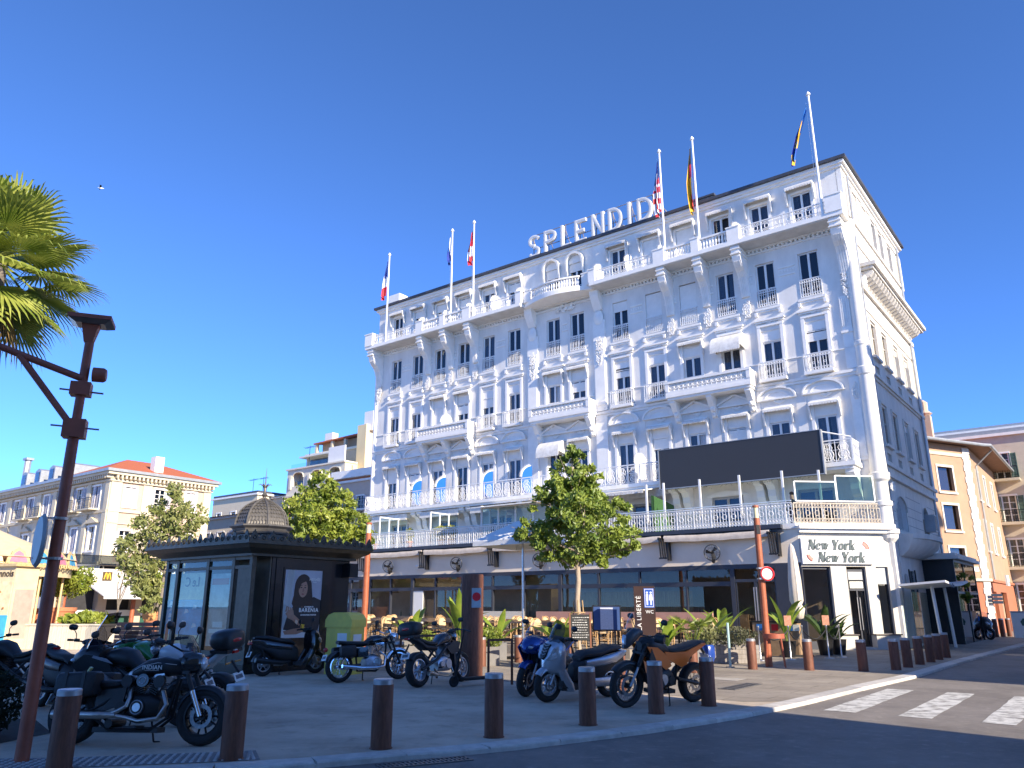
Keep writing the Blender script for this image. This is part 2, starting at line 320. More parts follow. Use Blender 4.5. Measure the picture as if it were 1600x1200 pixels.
# ================================================================ HOTEL
HU, HV = -22.25, 33.6
hotel = lthing('hotel', 'grand white six-storey hotel with balconies, flagpoles and rooftop letters', 'hotel', HU, HV)
CX = [-13.3, -11.35, -9.4, -7.43, -5.48, -3.55, -.8, .8, 3.5, 5.45, 7.36, 9.33, 11.28, 13.28]
W2 = 15.15; DEP = 11.2
ww = .45
holes = []
for c in CX:
    holes += [(c - ww, c + ww, 18.15, 20.12), (c - ww, c + ww, 14.92, 17.1), (c - ww, c + ww, 11.4, 13.75), (c - ww, c + ww, 7.25, 9.95)]
F1C = [-12.4, -8.4, -4.5, 0, 4.5, 8.6, 12.5]
for c in F1C: holes.append((c - .75, c + .75, 4.72, 6.35))
MB().wall(-W2, W2, 4.6, 21.0, holes, 0, .28).build('front_wall', WHITE, hotel)
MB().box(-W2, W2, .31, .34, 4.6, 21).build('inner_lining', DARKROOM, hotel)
# side wall with openings (turned to run along v)
SH = []
SY = [1.55, 3.55, 5.9, 8.2]
for y in SY: SH += [(y, y + .95, 12.15, 13.75), (y, y + .95, 8.2, 9.9), (y + .1, y + .85, 11.38, 11.75), (y + .1, y + .85, 7.5, 7.85)]
for y in (1.4, 3.1, 4.75, 6.2, 8.1): SH += [(y, y + .8, 18.6, 20.1)]
for y in (3.2, 5.2, 7.2): SH += [(y, y + .5, 16.55, 17.2)]
SH += [(1.9, 3.9, 4.65, 6.1), (7.3, 8.6, 4.65, 6.05), (2.6, 3.7, .1, 3.0)]
sw = MB(); sw.X = Matrix.Translation((W2, 0, 0)) @ Matrix.Rotation(pi / 2, 4, 'Z') @ Matrix.Diagonal((1, 1, 1, 1))
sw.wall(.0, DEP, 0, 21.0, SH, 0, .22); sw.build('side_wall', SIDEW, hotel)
sx = lambda: Matrix.Translation((W2, 0, 0)) @ Matrix.Rotation(pi / 2, 4, 'Z')      # local: x = depth along side, y<0 = outwards
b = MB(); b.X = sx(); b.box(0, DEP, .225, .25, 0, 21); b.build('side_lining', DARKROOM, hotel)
MB().box(-W2, W2 - .3, .4, DEP, 20.6, 20.99).box(-W2, -W2 + .02, .02, DEP, 0, 20.6).box(-W2, W2, DEP - .02, DEP, 0, 20.6).box(-W2+.03, W2-.3, .36, .4, 0, 20.6).build('back_wall', WHITE, hotel)
# roof edge
r = MB().box(-W2 - .3, W2 + .32, -.34, DEP + .3, 21.06, 21.2); r.build('roof', ROOFD, hotel)
MB().box(-W2 - .16, W2 + .2, -.2, DEP + .2, 20.9, 21.055).box(-W2 - .06, W2 + .08, -.1, DEP + .1, 20.78, 20.897).build('eaves_cornice', TRIM, hotel)
def rollmesh(w, h):
    m = MB(); n = int(h / .06)
    for i in range(n): m.box(-w, w, .06, .085, i * h / n + .004, (i + 1) * h / n)
    return m.mesh('roller_shutter', TRIM)
RS_F4, RS_AT, RSBOX = rollmesh(.44, 2.12), rollmesh(.44, 1.95), rollmesh(.44, .5)
# window kinds, shared meshes
def winmeshes(w, h, tag_):
    f = MB(); t = .07
    f.box(-w, w, .1, .16, h - .06, h).box(-w, w, .1, .16, 0, .08).box(-w, -w + t, .1, .16, .08, h - .06).box(w - t, w, .1, .16, .08, h - .06).box(-.05, .05, .09, .165, .08, h - .06)
    f.box(-w + t, -.05, .11, .15, h * .3, h * .3 + .03).box(.05, w - t, .11, .15, h * .3, h * .3 + .03) if h > 1.9 else None
    p = MB().box(-w + t, -.05, .128, .134, .08, h - .06)
    c = MB(); n = 14; x0, x1 = -w + .05, w - .05
    for i in range(n): 
        a = x0 + (x1 - x0) * i / n; bq = x0 + (x1 - x0) * (i + 1) / n; z = .2 + (.03 if i % 2 else 0); z2 = .2 + (0 if i % 2 else .03)
        if .42 < (i + .5) / n < .62: continue
        c.quad((a, z, .02), (bq, z2, .02), (bq, z2, h), (a, z, h))
    return f.mesh('window_' + tag_, FRAMEW), p.mesh('pane_' + tag_, PANE), c.mesh('curtain_' + tag_, CURT)
WM = {k: winmeshes(.45, h, k) for k, h in dict(attic=1.97, f4=2.18, f3=1.83, f2=2.17).items()}
wr = random.Random(5)
def window(kind, u, z, par=hotel, open_=False, curtain=True):
    f, p, c = WM[kind]; o = put('window', f, par, (u, 0, z)); put('pane', p, o)
    q = put('pane', p, o, (.5 - .05 + .0, 0, 0)); q.location.x = .43
    if open_: q.rotation_euler.z = -.6; q.location = (.47, .05, 0)
    if wr.random() < .3 and kind in ('f3', 'f2', 'attic'): put('roller_blind', RSBOX, o, (0, -.01, {'f3': 1.83, 'f2': 2.17, 'attic': 1.97}[kind] - .5 * wr.uniform(.6, 1.3)), scl=(.98, 1, 1))
    if curtain and wr.random() < .6:
        cu = put('curtain', c, o)
        if wr.random() < .5: cu.scale.x = -1
    return o
BOXM = MB().box(-.45, .45, .05, .2, 0, .52).box(-.43, .43, .03, .05, .04, .08).mesh('shutter_box', TRIM)
# guards (small iron railings)
def guardmesh(w, h, n, y=-.06, deco=True):
    m = MB(); m.box(-w, w, y - .02, y + .02, h - .035, h).box(-w, w, y - .015, y + .015, .0, .03).box(-w, w, y - .012, y + .012, .15, .17).box(-w, w, y - .012, y + .012, h - .17, h - .15)
    for i in range(n + 1):
        x = -w + 2 * w * i / n; m.box(x - .011, x + .011, y - .011, y + .011, .03, h - .035)
        if deco and i < n:
            xm = x + w / n; m.torus((xm, y, .09), .045, .011, n=8, k=4); m.torus((xm, y, h - .095), .045, .011, n=8, k=4)
            if i % 2: m.torus((xm, y, h * .45), .05, .011, n=8, k=4)
    for x in (-w, w): m.box(x - .015, x + .015, y, .06, h - .035, h - .01).box(x - .015, x + .015, y, .06, 0, .025)
    return m.mesh('window_guard', IRON)
G4, G3 = guardmesh(.47, .86, 9, -.02), guardmesh(.6, .82, 10, -.3)
for i, c in enumerate(CX):
    if i in (9, 10): put('roller_shutter', RS_F4, hotel, (c, 0, 14.94))
    else:
        window('f4', c, 14.92)
        if i == 8: put('roller_shutter', RSBOX, hotel, (c, 0, 16.55))
    put('window_guard', G4, hotel, (c, 0, 14.93))
    if i in (9, 10): put('roller_shutter', RS_AT, hotel, (c, 0, 18.16))
    else: window('attic', c, 18.15, open_=(i in (6, 3, 11)))
    put('shutter_box', BOXM, hotel, (c, 0, 13.23))
    if i == 2: put('roller_shutter', RS_F4, hotel, (c, 0, 11.42), scl=(1, 1, .85))
    else: window('f3', c, 11.4, open_=(i in (6,)))
    put('shutter_box', BOXM, hotel, (c, 0, 9.43))
    window('f2', c, 7.25, open_=(i in (9, 10, 4)))
# mouldings round the openings
silm = MB().box(-.6, .6, -.1, 0, 14.76, 14.86).box(-.55, .55, -.06, 0, 14.68, 14.757).box(-.62, -.5, -.14, 0, 14.5, 14.677).box(.5, .62, -.14, 0, 14.5, 14.677).mesh('window_sill', TRIM)
labm = MB().box(-.72, .72, -.16, 0, 14.22, 14.3).box(-.66, .66, -.09, 0, 14.14, 14.217).mesh('window_label', TRIM)
def surr(a, w, d, z0, z1, zc): return MB().box(-a - w, -a + w, -d, 0, z0, z1).box(a - w, a + w, -d, 0, z0, z1).box(-a - w, a + w, -d - .012, 0, z1, zc).mesh('window_surround', TRIM)
SU = [surr(.53, .075, .07, 11.5, 13.95, 14.06), surr(.53, .07, .05, 7.4, 10.05, 10.15), surr(.51, .06, .04, 18.2, 20.13, 20.22)]
for i, c in enumerate(CX):
    put('window_sill', silm, hotel, (c, 0, 0)); put('window_label', labm, hotel, (c, 0, 0))
    for k, q in enumerate(SU):
        if not (k == 2 and i in (6, 7)): put('window_surround', q, hotel, (c, 0, 0))
def reliefmesh(name, w, h, n, seed, r0=.05, r1=.1):
    rr = random.Random(seed); m = MB()
    for _ in range(n):
        x = rr.uniform(-1, 1); z = rr.uniform(-1, 1)
        if x * x + z * z > 1: continue
        q = rr.uniform(r0, r1); m.ball((x * w, -.02, z * h), q, 6, 4, (1, .7, rr.uniform(.5, 1)))
        if rr.random() < .3: m.torus((x * w, -.04, z * h), q * 1.2, q * .3, n=8, k=4)
    return m.mesh(name, TRIM, True)
ORN = reliefmesh('keystone_ornament', .34, .07, 26, 1, .03, .06)
CARV = reliefmesh('carved_drop', .17, .5, 90, 2, .025, .06); CARV2 = reliefmesh('carved_drop', .22, .8, 150, 3, .025, .06); CAR3 = reliefmesh('carved_crest', .75, .2, 80, 4, .04, .09)
for i, c in enumerate(CX): put('keystone_ornament', ORN, hotel, (c, 0, 14.1)); put('keystone_ornament', ORN, hotel, (c, 0, 10.36))
# pediments of the second floor
ta_ = MB(); ta_.prism([(-.8, 0), (.8, 0), (.8, .08), (0, .44), (-.8, .08)], -.06, 0); ta_.prism([(-.84, .02), (-.84, .11), (0, .52), (0, .42)], -.17, 0); ta_.prism([(.84, .02), (0, .42), (0, .52), (.84, .11)], -.17, 0); ta_.box(-.84, .84, -.15, 0, -.06, .018)
PT = ta_.mesh('pediment', TRIM)
arcs = [(.8 * cos(a), .46 * sin(a)) for a in [pi * k / 14 for k in range(15)]]; aro = MB()
aro.prism([(.8, 0)] + arcs[1:-1] + [(-.8, 0)], -.05, 0)
for k in range(14):
    p, q = arcs[k], arcs[k + 1]; aro.prism([p, (p[0] * 1.09, p[1] * 1.15 + .01), (q[0] * 1.09, q[1] * 1.15 + .01), q], -.17, 0)
    p2, q2 = (p[0] * .62, p[1] * .62), (q[0] * .62, q[1] * .62); aro.prism([p2, (p2[0] * 1.12, p2[1] * 1.12), (q2[0] * 1.12, q2[1] * 1.12), q2], -.08, -.05)
aro.box(-.88, .88, -.15, 0, -.06, -.002); PA = aro.mesh('pediment', TRIM)
for i, c in enumerate(CX): put('pediment', PT if i in (2, 3, 6, 7, 10, 11) else PA, hotel, (c, 0, 10.5))
# string courses
s = MB()
s.box(-W2 - .05, W2 - .2, -.12, 0, 11.12, 11.24).box(-W2 - .02, W2 - .2, -.06, 0, 11.0, 11.117).box(-W2, W2 - .3, -.05, 0, 12.2, 12.235)
for i in range(13):
    a, bq = CX[i] + .62, CX[i + 1] - .62
    if i in (5, 7): continue
    s.box(a, bq, -.04, 0, 16.6, 16.66).box(a, bq, -.04, 0, 16.22, 16.28); n = max(2, int((bq - a) / .12))
    for k in range(n): s.box(a + .03 + k * (bq - a) / n, a + .08 + k * (bq - a) / n, -.03, 0, 16.4, 16.5)
s.build('string_course', TRIM, hotel)
d = MB().box(-W2 + .3, W2 - .3, -.16, 0, 17.82, 17.9)
for k in range(150):
    x = -W2 + .35 + k * .2
    if abs(x) > 2.2: d.box(x, x + .1, -.11, 0, 17.72, 17.817)
d.box(-W2 + .3, W2 - .3, -.06, 0, 17.64, 17.717); d.build('dentil_moulding', TRIM, hotel)
# fifth floor balcony: straight wings, a bowed centre
SV = -1.1
ARC = [(-2.3 + 4.6 * k / 20) for k in range(21)]
bow = lambda x: -.62 - .62 * (cos(pi * x / 4.6) ** 1.0 if abs(x) < 2.3 else 0)
for s in (-1, 1):
    MB().box(*sorted((s * 2.3, s * W2 + s * .1)), SV, -.001, 17.94, 18.14).build('balcony_slab', TRIM, hotel)
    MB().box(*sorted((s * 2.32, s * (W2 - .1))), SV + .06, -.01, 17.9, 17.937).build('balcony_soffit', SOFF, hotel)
bs = MB(); bs.add([(x, bow(x) - .1, z) for x in ARC for z in (17.9, 18.14)] + [(x, -.002, z) for x in ARC for z in (17.9, 18.14)],
    [(2 * k, 2 * k + 2, 2 * k + 3, 2 * k + 1) for k in range(20)] + [(42 + 2 * k, 42 + 2 * k + 2, 2 * k + 2, 2 * k) for k in range(20)] + [(2 * k + 1, 2 * k + 3, 42 + 2 * k + 3, 42 + 2 * k + 1) for k in range(20)])
bs.build('balcony_slab', TRIM, hotel)
BALU = [(.05, 0), (.05, .04), (.03, .06), (.055, .17), (.06, .22), (.035, .34), (.03, .4), (.05, .44), (.05, .48)]
balm = MB().lathe(BALU, 8).mesh('baluster', TRIM, True)
def stone_balustrade(pts, seg, name='stone_balustrade'):
    m = MB()
    for a, b_ in zip(pts[:-1], pts[1:]):
        a, b_ = Vector(a), Vector(b_); t = (b_ - a); L = t.length; t.normalize(); rz = math.atan2(t.y, t.x); c = (a + b_) / 2; M = Matrix.Rotation(rz, 3, 'Z')
        m.cbox((c.x, c.y, 18.17), (L + .01, .16, .06), M); m.cbox((c.x, c.y, 18.74), (L + .01, .17, .09), M)
    o = m.build(name, TRIM, hotel)
    n = int(sum((Vector(b_) - Vector(a)).length for a, b_ in zip(pts[:-1], pts[1:])) / .155)
    wl = walk([Vector(p) for p in pts], sum((Vector(b_) - Vector(a)).length for a, b_ in zip(pts[:-1], pts[1:])) / n, .07)
    for p in wl: put('baluster', balm, o, (p.x, p.y, 18.205))
    return o
def ped(x, y, w=.22, d=.14, z0=18.14, z1=18.82):
    MB().box(x - w, x + w, y - d, y + d, z0, z1).box(x - w - .03, x + w + .03, y - d - .03, y + d + .03, z1, z1 + .06).build('pedestal', TRIM, hotel)
stone_balustrade([(x, bow(x), 0) for x in ARC[3:18]], .15)
for s in (-1, 1):
    ped(s * 1.95, bow(1.95) - .01, .24, .12); ped(s * 2.45, -.9, .2, .2)
    for u in (6.4, 8.36, 10.3): ped(s * u, SV + .14, .3 if u != 8.36 else .2)
    stone_balustrade([(s * 6.72, SV + .12, 0), (s * 8.14, SV + .12, 0)] if s > 0 else [(-8.14, SV + .12, 0), (-6.72, SV + .12, 0)], .15)
    stone_balustrade([(s * 8.58, SV + .12, 0), (s * 9.98, SV + .12, 0)] if s > 0 else [(-9.98, SV + .12, 0), (-8.58, SV + .12, 0)], .15)
    ped(s * (W2 - .25), SV + .2, .35, .24, 18.14, 18.93)
def iron_rail(p, q, z, h, n, name='iron_railing', scroll=True, par=hotel, m_=None):
    p, q = Vector((*p, z)), Vector((*q, z)); t = q - p; L = t.length; t.normalize(); N = Vector((t.y, -t.x, 0)); m = MB(); M = Matrix((t, N, (0, 0, 1))).transposed()
    def bar(s0, s1, z0, z1, w=.022): m.cbox(p + t * (s0 + s1) / 2 + Vector((0, 0, (z0 + z1) / 2)), (abs(s1 - s0) or w, w, abs(z1 - z0)), M)
    bar(0, L, h - .04, h, .05); bar(0, L, .03, .055); bar(0, L, .19, .21); bar(0, L, h - .2, h - .18)
    for i in range(n + 1):
        s_ = L * i / n; k = i % 6 == 0; bar(s_ - (.02 if k else .011), s_ + (.02 if k else .011), .0, h - .04, .04 if k else .022)
        if i < n and scroll:
            c = p + t * (s_ + L / n / 2)
            m.torus(c + Vector((0, 0, .12)), .045, .012, N, 8, 4); m.torus(c + Vector((0, 0, h - .11)), .045, .012, N, 8, 4)
            if i % 3 == 1: m.torus(c + Vector((0, 0, h * .5)), min(.1, L / n * .8), .014, N, 10, 4)
    return m.build(name, m_ or IRON, par)
for s in (-1, 1):
    for a, b_ in ((2.66, 6.1), (10.62, W2 - .62)):
        iron_rail(*([(s * a, SV + .1), (s * b_, SV + .1)] if s > 0 else [(s * b_, SV + .1), (s * a, SV + .1)]), 18.14, .64, int((b_ - a) / .17))
# big brackets under the balcony
BR = [(0, 0), (-1.0, 0), (-1.02, -.1), (-.96, -.14), (-.98, -.32), (-.9, -.38), (-.92, -.52), (-.84, -.72), (-.66, -.95), (-.45, -1.12), (-.3, -1.35), (-.2, -1.7), (-.14, -2.05), (-.1, -2.3), (0, -2.3)]
def brmesh(w, big=True):
    m = MB(); m.prism(BR, -w, w, 'x')
    for q in (-.6, -.2, .2, .6): m.prism([(x - .03 if x < -.05 else x, z) for x, z in BR[7:14]] + [(BR[13][0], BR[13][1]), *[(x, z) for x, z in BR[7:13]][::-1]], w * q - .02, w * q + .02, 'x')
    for z in (-.12, -.36): m.box(-w - .04, w + .04, -1.04, -.02, z - .05, z)
    return m.mesh('bracket', TRIM)
BRM = brmesh(.2)
bxs = [-10.37, -8.42, -6.45, 6.4, 8.35, 10.3]
for x in bxs: put('bracket', BRM, hotel, (x, 0, 17.9)); put('carved_drop', CARV, hotel, (x, -.06, 15.0))
for s in (-1, 1): put('bracket', brmesh(.24), hotel, (s * (W2 - .32), 0, 17.9)); put('carved_drop', CARV2, hotel, (s * (W2 - .35), -.08, 15.25))
# pilasters beside the centre with carved shields
SHD = MB(); SHD.lathe([(.001, .12), (.14, .1), (.25, .04), (.3, 0)], 14); shm = SHD.mesh('carved_shield', TRIM, True)
for s in (-1, 1):
    MB().box(s * 2.2 - .36, s * 2.2 + .36, -.07, 0, 11.3, 16.3).box(s * 2.2 - .3, s * 2.2 + .3, -.1, -.07, 11.6, 15.2).build('pilaster', TRIM, hotel)
    MB().prism([(0, 17.9), (-.55, 17.9), (-.5, 17.6), (-.35, 17.3), (-.12, 16.9), (0, 16.85)], s * 2.2 - .25, s * 2.2 + .25, 'x').build('bracket', TRIM, hotel)
    o = put('carved_shield', shm, hotel, (s * 2.2, -.08, 16.45)); o.rotation_euler.x = pi / 2; o.scale = (1, 1.35, 1)
    put('carved_drop', CARV2, hotel, (s * 2.2, -.1, 14.6)); put('carved_drop', CARV, hotel, (s * 2.2, -.06, 16.95))
    MB().box(s * 2.2 - .34, s * 2.2 + .34, -.08, 0, 7.3, 11.0).build('pilaster', TRIM, hotel)
put('carved_crest', CAR3, hotel, (0, -.03, 17.55))
# slim pilaster strips between window groups (F2, F3)
for x in (-6.46, -10.38, -8.42, 6.4, 8.35, 10.3, 4.47, -4.5, 12.3, -12.33):
    MB().box(x - .2, x + .2, -.025, 0, 7.3, 10.95).build('wall_strip', WHITE, hotel)
put('carved_drop', CARV, hotel, (W2 - .55, -.04, 10.3), scl=(.7, 1, .8))
# fluted pilaster and round corner column
fl = MB().box(W2 - .78, W2 - .35, -.05, 0, 11.3, 14.6)
for k in range(5): fl.box(W2 - .75 + k * .085, W2 - .72 + k * .085, -.075, -.05, 13.2, 14.5)
fl.box(W2 - .82, W2 - .31, -.1, 0, 12.9, 13.0).box(W2 - .78, W2 - .35, -.05, 0, 7.35, 10.9); fl.box(W2 - .72, W2 - .41, -.075, -.05, 7.5, 9.6); fl.build('fluted_pilaster', TRIM, hotel)
MB().lathe([(.3, 4.68), (.3, 5.4), (.36, 5.45), (.36, 5.6), (.28, 5.65), (.28, 6.4), (.38, 6.5), (.4, 6.75), (.33, 6.8), (.31, 7.5), (.3, 10.9), (.35, 10.95), (.37, 11.05), (.37, 11.24), (.3, 11.3), (.29, 12.2), (.32, 12.25), (.32, 12.4), (.28, 12.45), (.27, 17.3), (.33, 17.45), (.35, 17.9), (.3, 18.1)], 20, (W2 - .1, .1, 0)).build('corner_column', mat('column_stucco', (.74, .72, .67), .7, var=.07, sc=2, bump=.08), hotel, True, 30)
MB().box(W2 - .16, W2 + .1, -.06, .5, 0, 4.3).lathe([(.2, 4.0), (.34, 4.15), (.36, 4.3), (.42, 4.34), (.42, 4.5)], 16, (W2 - .05, .12, 0)).build('corner_pier', MT['column_stucco'], hotel)
for z in (6.2, 15.1): put('carved_drop', CARV, hotel, (W2 + .3, .25, z), rz=1.2, scl=(.8, .8, .7 if z > 10 else .4))
# left end return so the silhouette shows the bracket and quoin
MB().lathe([(.2, 4.7), (.2, 17.5)], 10, (-W2 + .05, .1, 0)).build('corner_column', TRIM, hotel, True)
# hood awnings over windows
def hoodmesh(w, drop):
    m = MB(); pr = [(.0, .12), (-.1, .13), (-.24, .1), (-.33, .02), (-.34, -.06), (-.3, -.09), (-.2, -.04), (0, .03)]
    m.prism(pr, -w, w, 'x')
    for s in (-1, 1):
        P = [(-.02, .05), (-.33, -.02), (-.31, -.2), (-.22, -drop * .55), (-.13, -drop), (-.06, -drop - .03), (-.03, -drop * .6)]
        m.prism(P, s * w - .035, s * w + .035, 'x')
    for k in range(int(w * 2 / .12)): m.prism([(-.34, -.06), (-.345, -.12), (-.3, -.12), (-.3, -.06)], -w + k * .12 + .01, -w + k * .12 + .1, 'x')
    return m.mesh('hood_awning', mat('white_canvas', (.78, .765, .72), .85, var=.1, sc=5, stain=(.58, .56, .52), bump=.1, bsc=50), True)
HD = hoodmesh(.62, .78)
for i, c in enumerate(CX):
    if i not in (6, 7): put('hood_awning', HD, hotel, (c, 0, 20.36))
    if i != 6: put('hood_awning', HD, hotel, (c, 0, 9.98), scl=(1, .9, .85))
    if i in (2, 3, 6, 7, 10): put('hood_awning', HD, hotel, (c, 0, 13.92), scl=(1, .9, .85))
# arched hoods in the middle of the attic
ah = MB(); aa = [pi * k / 14 for k in range(15)]
for k in range(14):
    p, q = aa[k], aa[k + 1]; o1, i1 = .6, .47
    ah.prism([(i1 * cos(p), i1 * sin(p)), (o1 * cos(p), o1 * sin(p)), (o1 * cos(q), o1 * sin(q)), (i1 * cos(q), i1 * sin(q))], -.26, 0)
for s in (-1, 1): ah.prism([(-.02, 0), (-.26, 0), (-.2, -.4), (-.1, -.75), (-.03, -.6)], s * .53 - .05, s * .53 + .05, 'x')
ahm = ah.mesh('arched_hood', MT['white_canvas'], True)
tym = MB().prism([(.46, 0)] + [(.46 * cos(a), .46 * sin(a)) for a in aa[1:-1]] + [(-.46, 0)], -.02, -.0); tymm = tym.mesh('arch_panel', TRIM)
for c in (-.8, .8): put('arched_hood', ahm, hotel, (c, 0, 20.12)); put('arch_panel', tymm, hotel, (c, 0, 20.1)); put('roller_shutter', RSBOX, hotel, (c, 0, 19.6))
# dutch canopies
dc = MB(); prof = [(0, .75), (-.3, .72), (-.55, .58), (-.72, .36), (-.78, .1), (-.78, -.12), (-.76, -.12), (-.74, .1), (-.68, .34), (-.52, .54), (-.28, .68), (0, .71)]
dc.prism(prof, -.72, .72, 'x')
for s in (-1, 1): dc.prism([(0, .7), (-.28, .67), (-.51, .53), (-.67, .33), (-.73, .1), (0, .0)], s * .7 - .012, s * .7 + .012, 'x')
for k in range(13): dc.box(-.72 + k * .112, -.64 + k * .112, -.785, -.76, -.17, -.121)
dcm = dc.mesh('dutch_canopy', MT['white_canvas'], True)
put('dutch_canopy', dcm, hotel, (CX[11], 0, 13.1)); put('dutch_canopy', dcm, hotel, (CX[6], 0, 9.3))
# third floor: small guards and three deep stone balconies
for i, c in enumerate(CX):
    if i not in (2, 3, 6, 7, 10, 11): put('window_guard', G3, hotel, (c, 0, 11.38)); MB().box(c - .62, c + .62, -.34, 0, 11.27, 11.37).build('balconette_slab', TRIM, hotel)
PIERCE = mat('joint_grey', (.30, .29, .28), .9, var=.1)
def stone_balcony(c, w, nb):
    o = MB().box(c - w, c + w, -.85, -.001, 11.15, 11.3).box(c - w + .06, c + w - .06, -.78, -.001, 11.03, 11.147).build('stone_balcony', TRIM, hotel)
    p = MB().box(c - w, c + w, -.83, -.75, 11.302, 11.45).box(c - w - .02, c + w + .02, -.87, -.72, 11.83, 11.93); n = int(2 * w / .26)
    for s in (-1, 1): p.box(c + s * (w - .09) - .09, c + s * (w - .09) + .09, -.85, -.74, 11.45, 11.828).box(*sorted((c + s * w, c + s * (w - .08))), -.74, 0, 11.302, 11.9)
    p.build('parapet', TRIM, o); q = MB()
    for k in range(n):
        x = c - w + .2 + (2 * w - .4) * (k + .5) / n; q.torus((x, -.79, 11.64), .09, .028, n=12, k=5); q.cbox((x + (2 * w - .4) / n / 2, -.79, 11.64), (.03, .05, .38)); q.cbox((x, -.79, 11.64), (.03, .04, .2))
        q.torus((x + (2 * w - .4) / n / 2, -.79, 11.77), .045, .016, n=8, k=4)
    q.build('pierced_panel', TRIM, o); MB().box(c - w + .18, c + w - .18, -.762, -.756, 11.45, 11.83).build('parapet_backing', TRIM, o)
    for k in range(nb):
        x = c - w + .25 + (2 * w - .5) * k / (nb - 1); m = MB().prism([(0, 11.03), (-.7, 11.03), (-.72, 10.92), (-.6, 10.8), (-.5, 10.6), (-.3, 10.45), (-.22, 10.25), (-.08, 10.05), (0, 10.0)], x - .13, x + .13, 'x'); m.ball((x, -.3, 10.4), .13, 8, 5); m.ball((x, -.16, 10.15), .11, 8, 5); m.build('console', TRIM, o, True)
stone_balcony(0, 1.92, 2); stone_balcony(8.35, 2.1, 3); stone_balcony(-8.42, 2.1, 3)
# second floor gallery
MB().box(-W2 + .7, W2 - .65, -1.15, -.001, 7.02, 7.2).box(-W2 + .8, W2 - .75, -1.06, -.001, 6.9, 7.017).build('gallery_slab', TRIM, hotel)
gal = tag(MB().box(-W2 + .72, W2 - .68, -1.12, -1.07, 8.07, 8.12).build('gallery_handrail', IRON, hotel))
for k in range(15):
    a = -W2 + .74 + k * 1.923; b_ = a + 1.9; m = MB(); z = 7.2
    m.box(a, b_, -1.105, -1.085, 7.24, 7.265).box(a, b_, -1.105, -1.085, 7.98, 8.0)
    for x in (a, b_, a + .63, a + 1.27): m.box(x - .013, x + .013, -1.108, -1.082, 7.2, 8.07)
    for x, r_ in ((a + .32, .2), (a + .95, .24), (a + 1.58, .2)):
        m.torus((x, -1.095, 7.5), r_, .016, n=14, k=4); m.torus((x, -1.095, 7.5), r_ * .55, .014, n=10, k=4); m.torus((x, -1.095, 7.86), .1, .013, n=10, k=4)
        for t in (-.8, -.4, 0, .4, .8): m.tube([(x + t * .3, -1.095, 7.27), (x + t * .12, -1.095, 7.55), (x + t * .26, -1.095, 7.8), (x + t * .1, -1.095, 7.98)], .012, 4)
    m.build('scroll_panel', IRON, hotel)
iron_rail((W2 - .7, -1.08), (W2 - .7, -.05), 7.2, .9, 8); iron_rail((-W2 + .74, -.05), (-W2 + .74, -1.08), 7.2, .9, 8)
# sun-ray dividers between balconies
BLUEP = mat('blue_panel', (.02, .17, .62), .5, var=.08)
def fanmesh(r, full):
    m = MB(); n = 16; a0, a1 = (0, pi) if full else (pi / 2, pi)
    pts = [(r * .74 * cos(a0 + (a1 - a0) * k / n), r * .74 * sin(a0 + (a1 - a0) * k / n)) for k in range(n + 1)]
    m.cm = 0 if full else 1; m.prism([(0, 0)] + pts if not full else pts, -.012, .012); m.cm = 0
    for k in range(n + 1):
        a = a0 + (a1 - a0) * k / n; m.prism([(r * .74 * cos(a - .05), r * .74 * sin(a - .05)), (r * cos(a), r * sin(a)), (r * .74 * cos(a + .05), r * .74 * sin(a + .05))], -.014, .014)
        p, q = (pts[k], pts[min(k + 1, n)])
        if k < n: m.prism([p, (p[0] * 1.07, p[1] * 1.07), (q[0] * 1.07, q[1] * 1.07), q], -.02, .02)
    m.cm = 0 if full else 1; m.box(-r * .74, 0 if not full else r * .74, -.012, .012, -.9, 0); return m
DIVW = mat('white_panel', (.8, .79, .75), .6, var=.04)
dm1 = fanmesh(.6, True).mesh('ray_divider', DIVW); dm2 = fanmesh(.72, False).mesh('ray_divider', [DIVW, BLUEP])
f2 = MB().box(-.533, 0, -.006, .006, -.9, 0); f2m = f2.mesh('divider_panel', BLUEP)
for u in (-10.4, -8.4, -6.5, -4.5, -2.6, 2.65, 4.5, 6.4, 10.35): put('ray_divider', dm1, hotel, (u, -.55, 18.9), rz=pi / 2 - .35, scl=(.75, 1, .75))
for u in (-10.1, -8.15, -4.6, -1.9): put('ray_divider', dm2, hotel, (u, -.6, 8.25), rz=pi / 2 * .35)
put('ray_divider', dm1, hotel, (4.6, -.6, 8.25), rz=1.25, scl=(.8, 1, .9)); put('ray_divider', dm1, hotel, (-8.4, -.4, 12.2), rz=.9, scl=(.7, 1, .9))
# ---------------------------------------------------------------- first floor terrace on top of the restaurant
RV = -2.7
CH0, CH1 = (12.45, RV), (15.15, 0)
def chm(): # chamfer frame: x along the chamfer from its left end, y<0 outwards
    return Matrix.Translation((CH0[0], CH0[1], 0)) @ Matrix.Rotation(pi / 4, 4, 'Z')
CHL = 3.818
MB().prism([(-15.5, RV - .05), (12.4, RV - .05), (15.2, -.25), (15.2, -.02), (-15.5, -.02)], 4.5, 4.7, 'z').build('terrace_slab', TRIM, hotel)
t = MB(); t.X = chm(); t.prism([(-.08, -.34), (CHL + .1, -.34), (CHL + .1, -.1), (-.0, -.1)], 4.47, 4.66, 'z').prism([(-.03, -.2), (CHL + .1, -.2), (CHL + .1, -.04), (-.0, -.04)], 4.33, 4.468, 'z'); t.build('corner_cornice', TRIM, hotel)
iron_rail((-15.35, RV + .02), (-4.2, RV + .02), 4.72, .82, 86, 'terrace_railing'); iron_rail((-4.18, RV + .02), (5.0, RV + .02), 4.72, .82, 72, 'terrace_railing'); iron_rail((5.02, RV + .02), (12.3, RV + .02), 4.72, .82, 56, 'terrace_railing')
